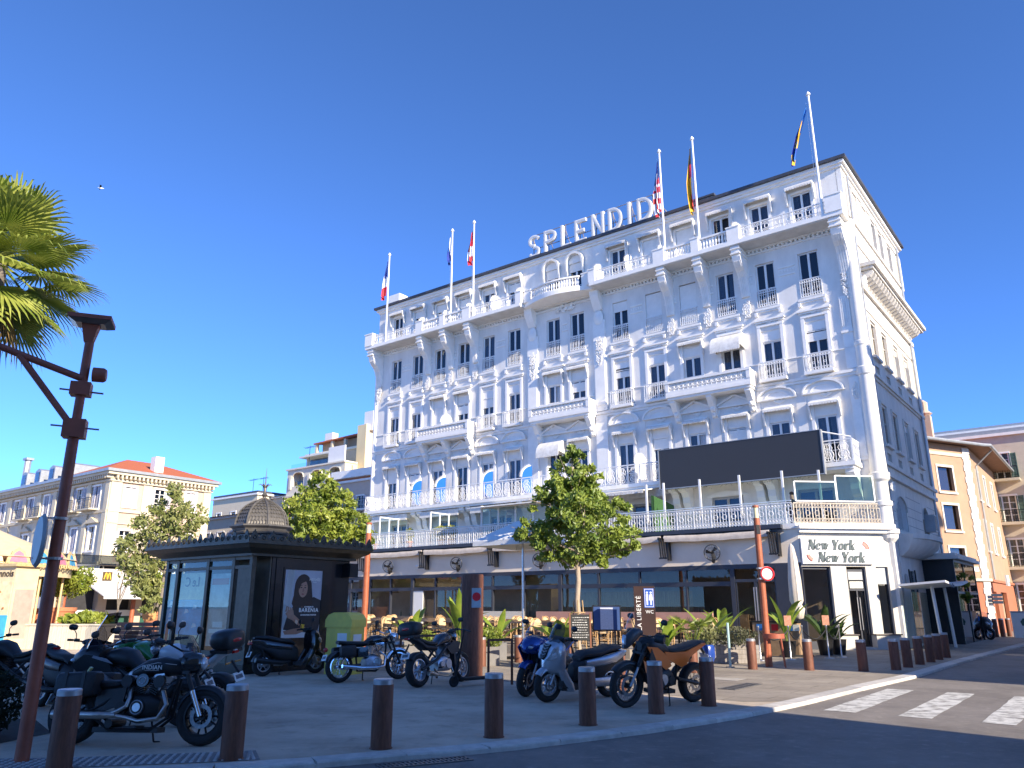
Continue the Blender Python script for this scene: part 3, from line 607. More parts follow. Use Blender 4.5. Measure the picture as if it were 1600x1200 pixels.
RUSTY = mat('weathered_ironwork', (.66, .60, .50), .7, var=.2, sc=12, stain=(.36, .29, .22))
iron_rail((12.36, RV + .04), (14.95, -.18), 4.7, .82, 28, 'terrace_railing', m_=RUSTY); iron_rail((-15.35, -.1), (-15.35, RV + .02), 4.72, .82, 20, 'terrace_railing')
MB().box(-15.35, 12.3, RV - .005, RV + .045, 5.58, 5.62).build('glass_rail', mat('pale_rail', (.6, .68, .72), .4, var=.1), hotel)
for c in F1C:
    w = .75; h = 1.62; m = MB().box(-w, w, .1, .17, h - .1, h).box(-w, -w + .09, .1, .17, 0, h - .1).box(w - .09, w, .1, .17, 0, h - .1).box(-.06, .06, .1, .17, 0, h - .1)
    o = m.build('terrace_door', mat('taupe_frame', (.38, .36, .33), .5, var=.1), hotel, loc=(c, 0, 4.72))
    for s in (-1, 1): MB().box(*sorted((s * .06, s * (w - .09))), .13, .135, .02, h - .1).build('pane', PANE, o)
    MB().prism([(-.95, 6.38), (.95, 6.38), (.95, 6.42), (.5, 6.56), (0, 6.62), (-.5, 6.56), (-.95, 6.42)], -.05, 0).build('door_head', TRIM, hotel, loc=(c, 0, 0))
SB = MB().prism([(0, 0), (-.95, 0), (-.97, -.14), (-.85, -.25), (-.6, -.3), (-.45, -.5), (-.42, -.75), (-.3, -.95), (-.12, -1.05), (0, -1.3)], -.17, .17, 'x').mesh('bracket', TRIM)
for x in (-14.4, -10.4, -9.9, -6.6, -6.1, -2.5, 2.5, 6.3, 6.8, 10.3, 10.8, 14.2): put('bracket', SB, hotel, (x, 0, 6.9))
# roller blinds under the gallery
CANV = MT['white_canvas']
for c in (-12.4, -8.3, -4.4, 4.5): MB().box(c - 1.5, c + 1.5, -.95, -.55, 6.62, 6.86).box(c - 1.5, c + 1.5, -.99, -.94, 6.5, 6.62).build('blind_cassette', CANV, hotel)
# glass screens standing on the terrace
def screen(u, v0, v1, z0, z1, n, name='glass_screen', axis='v'):
    o = None; f = MB(); t = .035
    for k in range(n + 1):
        q = v0 + (v1 - v0) * k / n; f.box(*((u - t, u + t, q - t, q + t) if axis == 'v' else (q - t, q + t, u - t, u + t)), z0, z1)
    a, b_ = sorted((v0, v1)); f.box(*((u - t - .01, u + t + .01, a - t, b_ + t) if axis == 'v' else (a - t, b_ + t, u - t - .01, u + t + .01)), z1, z1 + .07)
    o = f.build(name, FRAMEW, hotel); g = MB(); g.box(*((u - .006, u + .006, a, b_) if axis == 'v' else (a, b_, u - .006, u + .006)), z0 + .05, z1); g.build('pane', GLASS, o); return o
for u in (-11.5, -7.45): screen(u, RV + .2, -.3, 4.72, 6.5, 3)
screen(-3.85, RV + .25, -.4, 4.72, 6.55, 3); screen(RV + .25, -3.8, .6, 4.72, 6.45, 4, axis='u')
MB().box(-4.3, 2.2, -1.05, -.98, 6.72, 6.8).prism([(-1.0, 6.78), (-3.2, 6.42), (-3.2, 6.46), (-1.0, 6.83)], -4.2, 2.0, 'x').build('terrace_awning', CANV, hotel)
AW = MB().prism([(-1.0, 6.85), (-2.3, 6.62), (-2.3, 6.66), (-1.0, 6.9)], 2.3, 5.6, 'x')
for k in range(22): AW.box(2.3 + k * .15, 2.43 + k * .15, -2.31, -2.29, 6.52, 6.63)
AW.build('terrace_awning', CANV, hotel)
HEDGE = mat('artificial_hedge', (.03, .10, .025), .9, var=.5, sc=25, bump=1, bsc=60)
MB().prism([(-2.4, 4.75), (-2.4, 6.35), (-.3, 6.1), (-.3, 4.75)], 6.02, 6.1, 'x').build('hedge_screen', HEDGE, hotel)
# planters with yellow-green shrubs on the terrace
LEAFY = leafmat('yellow_green_leaf', (.16, .2, .02), (.42, .4, .05))
def leafcloud(m, c, rx, ry, rz, n, s, rr, shell=.0):
    for _ in range(n):
        while True:
            p = Vector((rr.uniform(-1, 1), rr.uniform(-1, 1), rr.uniform(-1, 1)))
            if shell < p.length <= 1: break
        p = Vector((c[0] + p.x * rx, c[1] + p.y * ry, c[2] + p.z * rz)); q = s * rr.uniform(.6, 1.3)
        d = Vector((rr.gauss(0, 1), rr.gauss(0, 1), rr.gauss(0, .6))).normalized(); e = d.orthogonal().normalized(); e = Matrix.Rotation(rr.uniform(0, 6.28), 3, d) @ e; f_ = d.cross(e)
        m.add([p - e * q, p + f_ * q * .45 + d * q * .12, p + e * q, p - f_ * q * .45 + d * q * .12], [(0, 1, 2, 3)])
TERRA = mat('terracotta', (.45, .17, .08), .8, var=.15, sc=6, rnd=.1)
tpos = [(-13.0, -2.2), (-12.2, -2.2), (-9.3, -2.2), (-6.9, -2.2), (-6.2, -2.2)]
TLB = ['leftmost of the yellow-leaved shrubs in pots on the hotel terrace', 'rounder yellow shrub beside the first glass screen on the hotel terrace', 'small yellow shrub between the two glass screens on the hotel terrace', 'large yellow shrub in front of the second glass screen on the hotel terrace', 'yellow shrub right of the second glass screen on the hotel terrace']
for (u, v), lb, s_ in zip(tpos, TLB, (.3, .42, .24, .5, .4)):
    o = lthing('potted_shrub', lb, 'potted plant', HU + u, HV + v, 4.71, 'shrubs on the hotel terrace'); m = MB().lathe([(.12, 0), (.2, .3), (.22, .32), (.2, .36)], 12); m.build('pot', TERRA, o, True)
    m = MB(); leafcloud(m, (0, 0, .75), s_, s_, .36, 340, .07, random.Random(int(u * 10))); m.build('foliage', LEAFY, o)
# ---------------------------------------------------------------- restaurant front
fh = []
EDG = [-15.2, -13.5, -11.9, -10.2, -8.5, -6.8, -4.9, -2.9, -.9, 1.2, 3.3, 5.4, 7.6, 9.65]
MB().wall(-15.4, 12.45, 3.2, 4.5, [], RV, .1).build('restaurant_fascia', CREAM, hotel)
c = MB(); c.X = chm(); c.wall(0, CHL, 3.05, 4.5, [], 0, .1); c.box(1.18, 1.82, -.02, .35, 0, 3.05).box(2.62, 3.05, -.02, .35, 0, 3.05).box(3.55, 3.8, -.02, .3, 0, 3.05); c.build('corner_fascia', mat('pale_stone', (.58, .555, .5), .75, var=.07, sc=2, bump=.08), hotel)
fr = MB(); fr.box(-15.4, 12.45, RV, RV + .14, 3.02, 3.198).box(-15.4, 9.65, RV + .01, RV + .15, 2.36, 2.54).box(-15.4, 9.65, RV + .01, RV + .15, .0, .12)
for i, e in enumerate(EDG):
    w = .09 if i in (2, 4, 9, 13, 0) else .045; fr.box(e - w, e + w, RV - .01 if w > .05 else RV + .005, RV + .145, .02, 3.02)
fr.box(11.4, 12.45, RV, RV + .14, 0, 3.02).box(9.74, 11.4, RV + .01, RV + .15, 2.5, 2.62).box(10.53, 10.6, RV + .01, RV + .13, 0, 2.5)
fr.build('shopfront_frame', CHAR, hotel)
OPEN = {3, 7}
for i in range(len(EDG) - 1):
    a, b_ = EDG[i] + .05, EDG[i + 1] - .05
    MB().box(a, b_, RV + .07, RV + .08, 2.54, 3.02).build('transom_pane', SHOPG, hotel)
    if i not in OPEN: MB().box(a, b_, RV + .07, RV + .08, .12, 2.36).build('window_pane', SHOPG, hotel)
for s in (0, 1):
    a = 9.76 + s * .84; o = MB().box(a, a + .05, RV + .02, RV + .08, 0, 2.5).box(a + .75, a + .8, RV + .02, RV + .08, 0, 2.5).box(a, a + .8, RV + .02, RV + .08, 0, .2).build('entrance_door', CHAR, hotel)
    MB().box(a + .05, a + .75, RV + .045, RV + .055, .2, 2.5).build('pane', SHOPG, o); x = a + .8 - s * .8 + (.03 if s else -.03); MB().cyl((x, RV - .06, .4), (x, RV - .06, 2.3), .022, 8).build('door_handle', STEEL, o)
MB().box(9.74, 11.4, RV + .06, RV + .07, 2.62, 3.02).build('transom_pane', SHOPG, hotel)
# inside
BAMB = mat('bamboo_screen', (.68, .48, .22), .7, var=.4, sc=4, streak=22, stain=(.24, .14, .06))
MB().box(-15.3, 14, -.5, -.45, 0, 3.2).build('interior_back_wall', mat('interior_wall', (.46, .36, .25), .9, var=.2, sc=1), hotel)
MB().prism([(-15.3, RV + .2), (12.4, RV + .2), (14.4, -.6), (-15.3, -.6)], 3.2, 3.25, 'z').build('interior_ceiling', mat('interior_ceiling', (.32, .3, .27), .9), hotel)
MB().box(1.3, 7.5, RV + .75, RV + .8, .85, 2.2).build('bamboo_screen', BAMB, hotel); MB().box(2.6, 9.6, -1.2, -1.0, 0, 1.25).build('bar_counter', mat('light_wood', (.42, .29, .17), .6, var=.2, sc=4), hotel)
MB().box(-10.1, -2.9, RV + .35, RV + .8, 0, 1.05).build('bar_counter', MT['light_wood'], hotel); MB().box(-8.5, -7.7, RV + .04, RV + .2, .1, 2.36).build('white_panel', DIVW, hotel)
bt = MB(); rr = random.Random(9)
for k in range(30): 
    x = rr.uniform(-10, 9.4); bt.lathe([(.035, 0), (.035, .18), (.012, .24), (.012, .3)], 6, (x, -1.1 if x > 2.6 else RV + .6, 1.05 if x < 2.6 else 1.25))
bt.build('counter_bottles', mat('bottle_glass', (.1, .12, .06), .15, var=.5), hotel, True)
for x in range(-14, 14, 3): MB().lathe([(.02, .5), (.02, .25), (.2, 0)], 10, (x, -1.5, 2.3)).build('pendant_lamp', mat('rattan_shade', (.5, .33, .16), .8, var=.2), hotel)
# gutter and folded awnings
MB().box(-15.6, 11.9, RV - .3, RV - .06, 4.52, 4.68).box(-15.6, 11.9, RV - .12, RV - .001, 4.4, 4.518).build('gutter', CHAR, hotel)
BEIGE = mat('beige_awning', (.60, .53, .45), .85, var=.12, sc=4, stain=(.45, .39, .33), bump=.1)
ARM = [-12.42, -7.5, -2.72, 2.0, 6.76, 11.5]
for a, b_ in zip([-15.5] + ARM[:-1], ARM):
    m = MB(); n = 12; rs = []
    for k in range(n + 1):
        x = a + .08 + (b_ - a - .16) * k / n; sag = .05 * sin(pi * k / n) + .01 * sin(k * 2.1)
        rs.append([(x, RV + y, z - sag) for y, z in ((-.1, 4.5), (-.26, 4.5), (-.34, 4.42), (-.36, 4.32), (-.36, 4.22), (-.31, 4.23), (-.26, 4.34), (-.1, 4.42))])
    m.rings(rs); m.build('folded_awning', BEIGE, hotel, True, 50)
for a in ARM:
    m = MB()
    for k in range(5): x = a - .05 + k * .07; m.tube([(x, RV - .5 + k * .07, 4.36), (x + .02, RV - .42 + k * .07, 3.5 + .06 * (k % 2))], .036, 6)
    m.box(a - .1, a - .02, RV - .55, RV - .02, 4.3, 4.4).box(a - .08, a + .3, RV - .52, RV - .44, 3.5, 3.56).box(a + .2, a + .26, RV - .3, RV - .02, 3.44, 4.36); m.build('awning_arm', BLACK, hotel)
for u in (-10.04, -4.97, .3, 9.03):
    o = MB().torus((0, 0, 0), .32, .016, (0, 1, 0), 24, 5).torus((0, .06, 0), .31, .008, (0, 1, 0), 20, 4).torus((0, -.05, 0), .2, .006, (0, 1, 0), 16, 4).build('wall_fan', BLACK, hotel, True, loc=(u, RV - .4, 3.68)); o.rotation_euler = (R(8), 0, R(18))
    g = MB()
    for k in range(24): a = 2 * pi * k / 24; g.tube([(.04 * cos(a), -.07, .04 * sin(a)), (.2 * cos(a), -.055, .2 * sin(a)), (.32 * cos(a), 0, .32 * sin(a))], .005, 4)
    g.build('fan_cage', BLACK, o); bl = MB()
    for k in range(3):
        a = 2 * pi * k / 3 + .4; bl.add([(.04 * cos(a), .02, .04 * sin(a)), (.28 * cos(a + .1), -.01, .28 * sin(a + .1)), (.27 * cos(a + .75), .05, .27 * sin(a + .75)), (.05 * cos(a + 1.2), .04, .05 * sin(a + 1.2))], [(0, 1, 2, 3)])
    bl.build('fan_blade', PLASTIC, o); MB().lathe([(.07, 0), (.08, .1), (.05, .2)], 10).build('fan_motor', BLACK, o, True).rotation_euler = (-pi / 2, 0, 0)
    MB().box(-.03, .03, .1, .42, -.3, -.24).box(-.06, .06, .36, .4, -.38, -.1).ball((.02, .14, -.36), .08).build('fan_bracket', BLACK, o)
MB().box(-7.95, -7.85, RV - .16, RV, 3.6, 3.72).box(-8.0, -7.8, RV - .3, RV - .16, 3.62, 3.7).build('security_camera', FRAMEW, hotel); MB().cyl((10.95, RV, 3.62), (10.85, RV - .25, 3.55), .05, 10).build('security_camera', FRAMEW, hotel)
# ---------------------------------------------------------------- corner café
k = MB(); k.X = chm(); k.box(.02, 2.95, -.13, -.03, 3.14, 4.12); sg = k.build('cafe_sign', mat('sign_white', (.70, .70, .70), .5, var=.03, sc=2), hotel)
SGR = mat('sign_grey_letters', (.045, .075, .085), .5, var=.05); SALM = mat('sign_salmon', (.62, .22, .17), .5, var=.05); SRED = mat('sign_dark_red', (.2, .02, .02), .5)
def stroke_letters(m, txt, x, z, h, ital=.22, w=.42, y=-.14):
    # heavy slanted serif letters from strokes; returns the end x
    S = h
    def P(a, b): return (x + a * S + b * S * ital, z + b * S)
    def bar(p, q, t):
        t *= 1.4
        (a, b), (c, d) = p, q; dx, dz = c - a, d - b; L = math.hypot(dx, dz); nx, nz = -dz / L * t / 2, dx / L * t / 2
        m.prism([P(a + nx, b + nz), P(c + nx, d + nz), P(c - nx, d - nz), P(a - nx, b - nz)], y - .012, y, 'y')
    def arc(cx, cz, rx, rz, a0, a1, t0, t1, n=14):
        for i in range(n):
            a, b = a0 + (a1 - a0) * i / n, a0 + (a1 - a0) * (i + 1) / n
            ta, tb = [1.35 * (t1 + (t0 - t1) * abs(cos(q))) for q in (a, b)]
            m.prism([P(cx + (rx + ta / 2) * cos(a), cz + (rz + ta / 2) * sin(a)), P(cx + (rx + tb / 2) * cos(b), cz + (rz + tb / 2) * sin(b)), P(cx + (rx - tb / 2) * cos(b), cz + (rz - tb / 2) * sin(b)), P(cx + (rx - ta / 2) * cos(a), cz + (rz - ta / 2) * sin(a))], y - .012 - .0003 * (i % 2), y, 'y')
    def serif(a, b, l=.2): m.prism([P(a - l / 2, b), P(a + l / 2, b), P(a + l / 2, b + .06), P(a - l / 2, b + .06)], y - .0135, y, 'y')
    for ch in txt:
        if ch == 'N': bar((.12, 0), (.12, 1), .09); bar((.12, .95), (.62, .05), .24); bar((.64, 0), (.64, 1), .09); serif(.12, 0, .26); serif(.1, .94, .26); serif(.64, .94, .26); x += .82 * S
        elif ch == 'e': arc(.25, .33, .2, .27, .35, 2 * pi - .7, .17, .07); bar((.12, .34), (.44, .42), .06); x += .56 * S
        elif ch == 'w': bar((.1, .64), (.2, .04), .17); bar((.2, .04), (.4, .62), .07); bar((.38, .64), (.48, .04), .17); bar((.48, .04), (.68, .6), .07); serif(.08, .6, .22); serif(.37, .6, .2); x += .78 * S
        elif ch == 'Y': bar((.1, .96), (.36, .45), .22); bar((.64, .96), (.36, .45), .08); bar((.36, .5), (.36, 0), .2); serif(.36, 0, .34); serif(.12, .94, .3); serif(.62, .94, .24); x += .72 * S
        elif ch == 'o': arc(.26, .32, .19, .27, 0, 2 * pi, .18, .08, 22); x += .58 * S
        elif ch == 'r': bar((.14, 0), (.14, .64), .18); bar((.16, .42), (.36, .62), .1); arc(.38, .56, .05, .05, 0, 2 * pi, .09, .09, 10); serif(.14, 0, .28); serif(.08, .59, .16); x += .5 * S
        elif ch == 'k': bar((.14, 0), (.14, 1), .18); bar((.18, .3), (.5, .62), .07); bar((.28, .38), (.5, .02), .18); serif(.14, 0, .26); serif(.08, .94, .18); serif(.52, .59, .2); serif(.52, 0, .22); x += .66 * S
        else: x += .26 * S
    return x
lt = MB(); lt.X = chm(); stroke_letters(lt, 'New York', .26, 3.67, .4); lt.build('sign_lettering', SGR, sg); lt = MB(); lt.X = chm(); stroke_letters(lt, 'New York', .62, 3.2, .4); lt.build('sign_lettering', SGR, sg)
hd = MB(); hd.X = chm()
def sausage(cx, cz, a0, a1, fl=1):
    for i in range(8):
        a, b = a0 + (a1 - a0) * i / 8, a0 + (a1 - a0) * (i + 1) / 8; hd.cm = 0
        hd.prism([(cx + .28 * cos(a), cz + .28 * sin(a)), (cx + .28 * cos(b), cz + .28 * sin(b)), (cx + .17 * cos(b), cz + .17 * sin(b)), (cx + .17 * cos(a), cz + .17 * sin(a))], -.15, -.13); hd.cm = 1
        hd.prism([(cx + .31 * cos(a), cz + .31 * sin(a)), (cx + .31 * cos(b), cz + .31 * sin(b)), (cx + .285 * cos(b), cz + .285 * sin(b)), (cx + .285 * cos(a), cz + .285 * sin(a))], -.148, -.13)
sausage(2.5, 3.7, .05, 1.3); sausage(.5, 3.52, pi + .1, pi + 1.25); hd.build('sign_emblem', [SALM, SRED], sg)
def cpart(name, m_, *boxes, par=hotel):
    q = MB(); q.X = chm()
    for b_ in boxes: q.box(*b_)
    return q.build(name, m_, par)
cpart('cafe_window_frame', CHAR, (.0, .06, .12, .2, 0, 3.04), (1.12, 1.18, .12, .2, 0, 3.04), (0, 1.18, .12, .2, 2.95, 3.04), (0, 1.18, .12, .2, .0, .3))
cpart('window_pane', SHOPG, (.06, 1.12, .155, .165, .3, 2.95))
cd_ = cpart('cafe_door', CHAR, (1.83, 1.92, .1, .2, 0, 2.95), (2.53, 2.61, .1, .2, 0, 2.95), (1.92, 2.53, .1, .2, 2.86, 2.95), (1.92, 2.53, .1, .2, 2.15, 2.22), (2.2, 2.25, .1, .2, 0, 2.15), (1.92, 2.53, .1, .2, 0, .12))
cpart('pane', SHOPG, (1.92, 2.53, .14, .15, .1, 2.15), par=cd_); cpart('roller_shutter', ZINC, (1.93, 2.52, .1, .18, 2.55, 2.86), par=cd_); cpart('door_notice', mat('notice_paper', (.6, .62, .58), .7, var=.3, sc=30), (1.95, 2.5, .09, .1, 2.24, 2.5), par=cd_); cpart('door_handle', STEEL, (2.16, 2.18, .04, .07, .7, 1.9), (2.27, 2.29, .04, .07, .7, 1.9), par=cd_)
cpart('cafe_side_window', CHAR, (3.06, 3.1, .1, .2, .5, 3.04), (3.5, 3.54, .1, .2, .5, 3.04), (3.06, 3.54, .1, .2, .5, .58)); cpart('window_pane', SHOPG, (3.1, 3.5, .14, .15, .58, 2.4)); cpart('roller_shutter', ZINC, (3.08, 3.52, .08, .16, 2.4, 3.04))
cpart('stone_plinth', MT['pale_stone'], (1.1, 1.86, -.25, .3, 0, .52), (2.6, 3.6, -.25, .3, 0, .52)); cpart('plinth_cap', mat('dark_stone', (.12, .1, .09), .6, var=.2), (1.06, 1.9, -.3, .3, .521, .56), (2.56, 3.64, -.3, .3, .521, .56)); cpart('door_step', KERBM, (1.9, 2.56, -.28, .3, 0, .09))
# ---------------------------------------------------------------- side wall trim
def spart(name, m_, boxes, smooth=False):
    q = MB(); q.X = sx()
    for b_ in boxes: q.box(*b_)
    return q.build(name, m_, hotel, smooth)
SW = SIDEW
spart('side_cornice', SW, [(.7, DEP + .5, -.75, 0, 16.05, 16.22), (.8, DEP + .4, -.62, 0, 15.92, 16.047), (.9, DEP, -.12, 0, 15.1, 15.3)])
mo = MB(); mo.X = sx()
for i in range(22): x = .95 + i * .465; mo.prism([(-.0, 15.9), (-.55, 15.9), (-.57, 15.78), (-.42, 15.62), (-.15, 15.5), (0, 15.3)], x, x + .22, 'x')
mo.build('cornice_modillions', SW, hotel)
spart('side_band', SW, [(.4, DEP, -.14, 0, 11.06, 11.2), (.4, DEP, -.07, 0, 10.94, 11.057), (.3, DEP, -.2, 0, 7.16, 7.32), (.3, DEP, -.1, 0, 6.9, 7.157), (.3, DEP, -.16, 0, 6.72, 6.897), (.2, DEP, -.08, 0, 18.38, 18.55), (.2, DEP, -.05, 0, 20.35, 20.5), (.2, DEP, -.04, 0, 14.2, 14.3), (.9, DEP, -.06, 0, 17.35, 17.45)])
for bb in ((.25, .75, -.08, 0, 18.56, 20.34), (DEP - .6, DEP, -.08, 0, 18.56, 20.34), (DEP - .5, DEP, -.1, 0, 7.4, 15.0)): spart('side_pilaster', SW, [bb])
LOUV = mat('taupe_shutter', (.36, .33, .29), .7, var=.12, sc=4)
for y in SY:
    for z0, z1, closed in ((12.15, 13.75, y < 5), (8.2, 9.9, y < 5 or y > 8)):
        fr_ = [(y - .1, y, -.05, 0, z0, z1 + .1), (y + .95, y + 1.05, -.05, 0, z0, z1 + .1), (y - .1, y + 1.05, -.06, 0, z1 + .102, z1 + .2), (y - .15, y + 1.1, -.14, 0, z0 - .12, z0 - .002)]
        o = spart('side_window', SW, fr_)
        q = MB(); q.X = sx()
        if closed:
            for s in (0, 1):
                a = y + .02 + s * .47; q.box(a, a + .05, .05, .09, z0, z1).box(a + .39, a + .44, .05, .09, z0, z1).box(a, a + .44, .05, .09, z0 + .95, z0 + 1.02)
                for k_ in range(int((z1 - z0) / .085)): q.add([(a + .05, .05, z0 + k_ * .085), (a + .39, .05, z0 + k_ * .085), (a + .39, .085, z0 + k_ * .085 + .07), (a + .05, .085, z0 + k_ * .085 + .07)], [(0, 1, 2, 3)])
            q.build('louvred_shutter', LOUV, o)
        else: q.box(y, y + .95, .12, .125, z0, z1); q.build('pane', PANE, o); q = MB(); q.X = sx(); q.box(y, y + .95, .06, .1, z1 - .3, z1); q.build('blind', TRIM, o)
        spart('cellar_vent', LOUV, [(y + .1, y + .85, .06, .09, z0 - .77 if z0 > 10 else 7.5, z0 - .4 if z0 > 10 else 7.85)])
for i, y in enumerate((1.4, 3.1, 4.75, 6.2, 8.1)):
    o = spart('side_window', SW, [(y - .08, y, -.05, 0, 18.6, 20.2), (y + .8, y + .88, -.05, 0, 18.6, 20.2), (y - .08, y + .88, -.06, 0, 20.202, 20.28)])
    q = MB(); q.X = sx(); q.box(y, y + .8, .02 if i < 2 else .12, .04 if i < 2 else .13, 18.6, 20.1); q.build('blind_panel' if i < 2 else 'pane', SW if i < 2 else PANE, o)
for y in (3.2, 5.2, 7.2): spart('small_pane', PANE, [(y, y + .5, .1, .11, 16.55, 17.2)])
gr = MB(); gr.X = sx()
def archfill(y, w, z0, zs, h): return [(y + w / 2 + w / 2 * cos(pi * k_ / 12), zs + h * sin(pi * k_ / 12)) for k_ in range(13)]
for y, w in ((1.9, 2.0), (7.3, 1.3)):
    zt = 6.1; a = MB(); a.X = sx(); P = archfill(y, w, 4.65, 5.5, .6)
    for k_ in range(12):
        p, q = P[k_], P[k_ + 1]; a.add([(p[0], -.001, p[1]), (q[0], -.001, q[1]), (q[0], -.001, 6.12), (p[0], -.001, 6.12)], [(0, 1, 2, 3)])
        a.add([(p[0], -.06, p[1]), (q[0], -.06, q[1]), (q[0], .2, q[1]), (p[0], .2, p[1])], [(0, 1, 2, 3)])
    a.build('arch_spandrel', SW, hotel); gq = MB(); gq.X = sx(); n = int(w / .2)
    for k_ in range(1, n):
        x = y + w * k_ / n; zz = 5.5 + .6 * math.sqrt(max(0, 1 - ((x - y - w / 2) / (w / 2)) ** 2)); gq.tube([(x, .02, 4.66), (x, .02, zz)], .013, 6)
    gq.build('arched_grille', IRON if w > 1.5 else LOUV, hotel)
rust = []
for i, z in enumerate((4.95, 5.35, 5.75, 6.2)): rust += [(.55, 1.75, -.001, -.0005, z, z + .03), (4.05, 7.15, -.0012, -.0005, z, z + .03), (8.75, DEP, -.0012, -.0005, z, z + .03)]
spart('rustication_joint', PIERCE, rust)  # flat grey strips drawn as wall joints
spart('air_conditioner', ZINC, [(7.75, 8.35, -.42, .05, 4.95, 5.75)]); spart('fan_grille', BLACK, [(7.8, 8.3, -.425, -.42, 5.0, 5.7)])
q = MB(); q.X = sx()
rs = []
for k_ in range(13): 
    a = pi * k_ / 12; rs.append([(3.9 - 2.5 * cos(a), -1.05 * sin(a) ** .5 * s_ - .01, z_) for z_, s_ in ((3.55, .15), (3.75, .55), (4.0, .85), (4.2, .95), (4.22, 1.05), (4.42, 1.05), (4.42, .02), (3.55, .02))])
q.rings(rs); q.build('bow_balcony', SW, hotel, True, 40)
q = MB(); q.X = sx(); q.cyl((DEP - .75, -.1, .1), (DEP - .75, -.1, 20.7), .055, 8); q.cyl((.52, -.12, 1), (.52, -.12, 20.5), .045, 8); q.build('downpipe', ZINC, hotel)
spart('side_doorway', BLACK, [(2.6, 3.7, .1, .14, .1, 3.0), (2.55, 2.6, -.05, .1, 0, 3.05), (3.7, 3.75, -.05, .1, 0, 3.05)]); q = MB(); q.X = sx(); q.lathe([(.001, .03), (.24, .03), (.26, 0)], 16); o = q.build('oval_plaque', LOUV, hotel)
o.location = Vector((W2 + .02, 1.9, 2.6)) - Matrix.Rotation(pi / 2, 3, 'Y') @ Vector((W2, 0, 0)); o.rotation_euler = (0, pi / 2, 0)
# dark glazed veranda at the far end of the side wall
spart('veranda_frame', BLACK, [(5.6, 5.7, -1.25, -.01, 0, 3.55), (DEP + .2, DEP + .3, -1.25, -.01, 0, 3.55), (5.6, DEP + .3, -1.25, -1.17, 3.45, 3.55), (5.6, DEP + .3, -1.25, -1.17, 2.1, 2.2), (8.1, 8.18, -1.25, -1.17, 0, 3.5), (5.6, 5.7, -1.25, -.05, 2.1, 2.2)])
spart('veranda_glass', glassmat('smoked_glass', (.4, .38, .37), 1.6), [(5.7, DEP + .2, -1.22, -1.21, 0, 3.45), (5.64, 5.65, -1.17, -.05, 0, 3.45)]); spart('veranda_roof', SW, [(5.3, DEP + .5, -1.5, -.01, 3.56, 3.7), (5.45, DEP + .4, -1.38, -.01, 3.7, 3.82)])
# ---------------------------------------------------------------- rooftop things
def rbox(label, name, u, v, w, d, z, h, m_, capm=None, cat='roof box'):
    o = lthing(name, label, cat, HU + u, HV + v, z); MB().box(-w, w, -d, d, 0, h).build('housing', m_, o)
    if capm: MB().box(-w - .1, w + .1, -d - .1, d + .1, h, h + .1).build('cap', capm, o)
rbox('white chimney block at the left end of the hotel roof', 'chimney', -14.6, 1.1, .5, .4, 21.2, 1.15, DIVW, cat='chimney')
rbox('dark roof lantern behind the roof edge right of the orange-black-red flag', 'roof_lantern', 8.05, 1.6, .55, .4, 21.2, .95, ZINC, ROOFD, 'roof lantern'); rbox('low dark roof hatch behind the red and white flag', 'roof_hatch', -4.2, 1.2, .9, .4, 21.2, .35, ROOFD, ROOFD, 'roof hatch'); rbox('dark roof hatch left of the rooftop letter S', 'roof_hatch', -2.95, 1.5, .6, .4, 21.2, .6, ROOFD, ROOFD, 'roof hatch')
for i, (u, lb) in enumerate(((-.7, 'leftmost grey air conditioner behind the rooftop letters'), (.75, 'grey air conditioner behind the rooftop letter E'), (2.3, 'grey air conditioner behind the rooftop letter N'), (4.0, 'tallest grey air conditioner behind the rooftop letters'), (5.9, 'rightmost air conditioner at the end of the rooftop letters'))):
    rbox(lb, 'air_conditioner', u, 2.3, .5, .3, 21.2, .9 + .2 * (i % 3), ZINC, TERRA if i % 2 else ZINC, 'air conditioner')
o = lthing('vent_pipe', 'small white vent pipe on the roof by the right corner', 'vent pipe', HU + 13.9, HV + .6, 21.2); MB().cyl((0, 0, 0), (0, 0, .22), .05, 8).build('pipe', DIVW, o); MB().cyl((0, 0, .22), (0, 0, .42), .06, 8).build('cowl', BLACK, o)
LET = mat('sign_letter_white', (.78, .78, .76), .5, var=.04); LETIN = mat('sign_letter_inner', (.60, .59, .58), .6, var=.05)
sgn = lthing('rooftop_sign', 'row of white rooftop letters on a steel frame above the hotel', 'sign', HU + 1.35, HV + .4, 21.2)
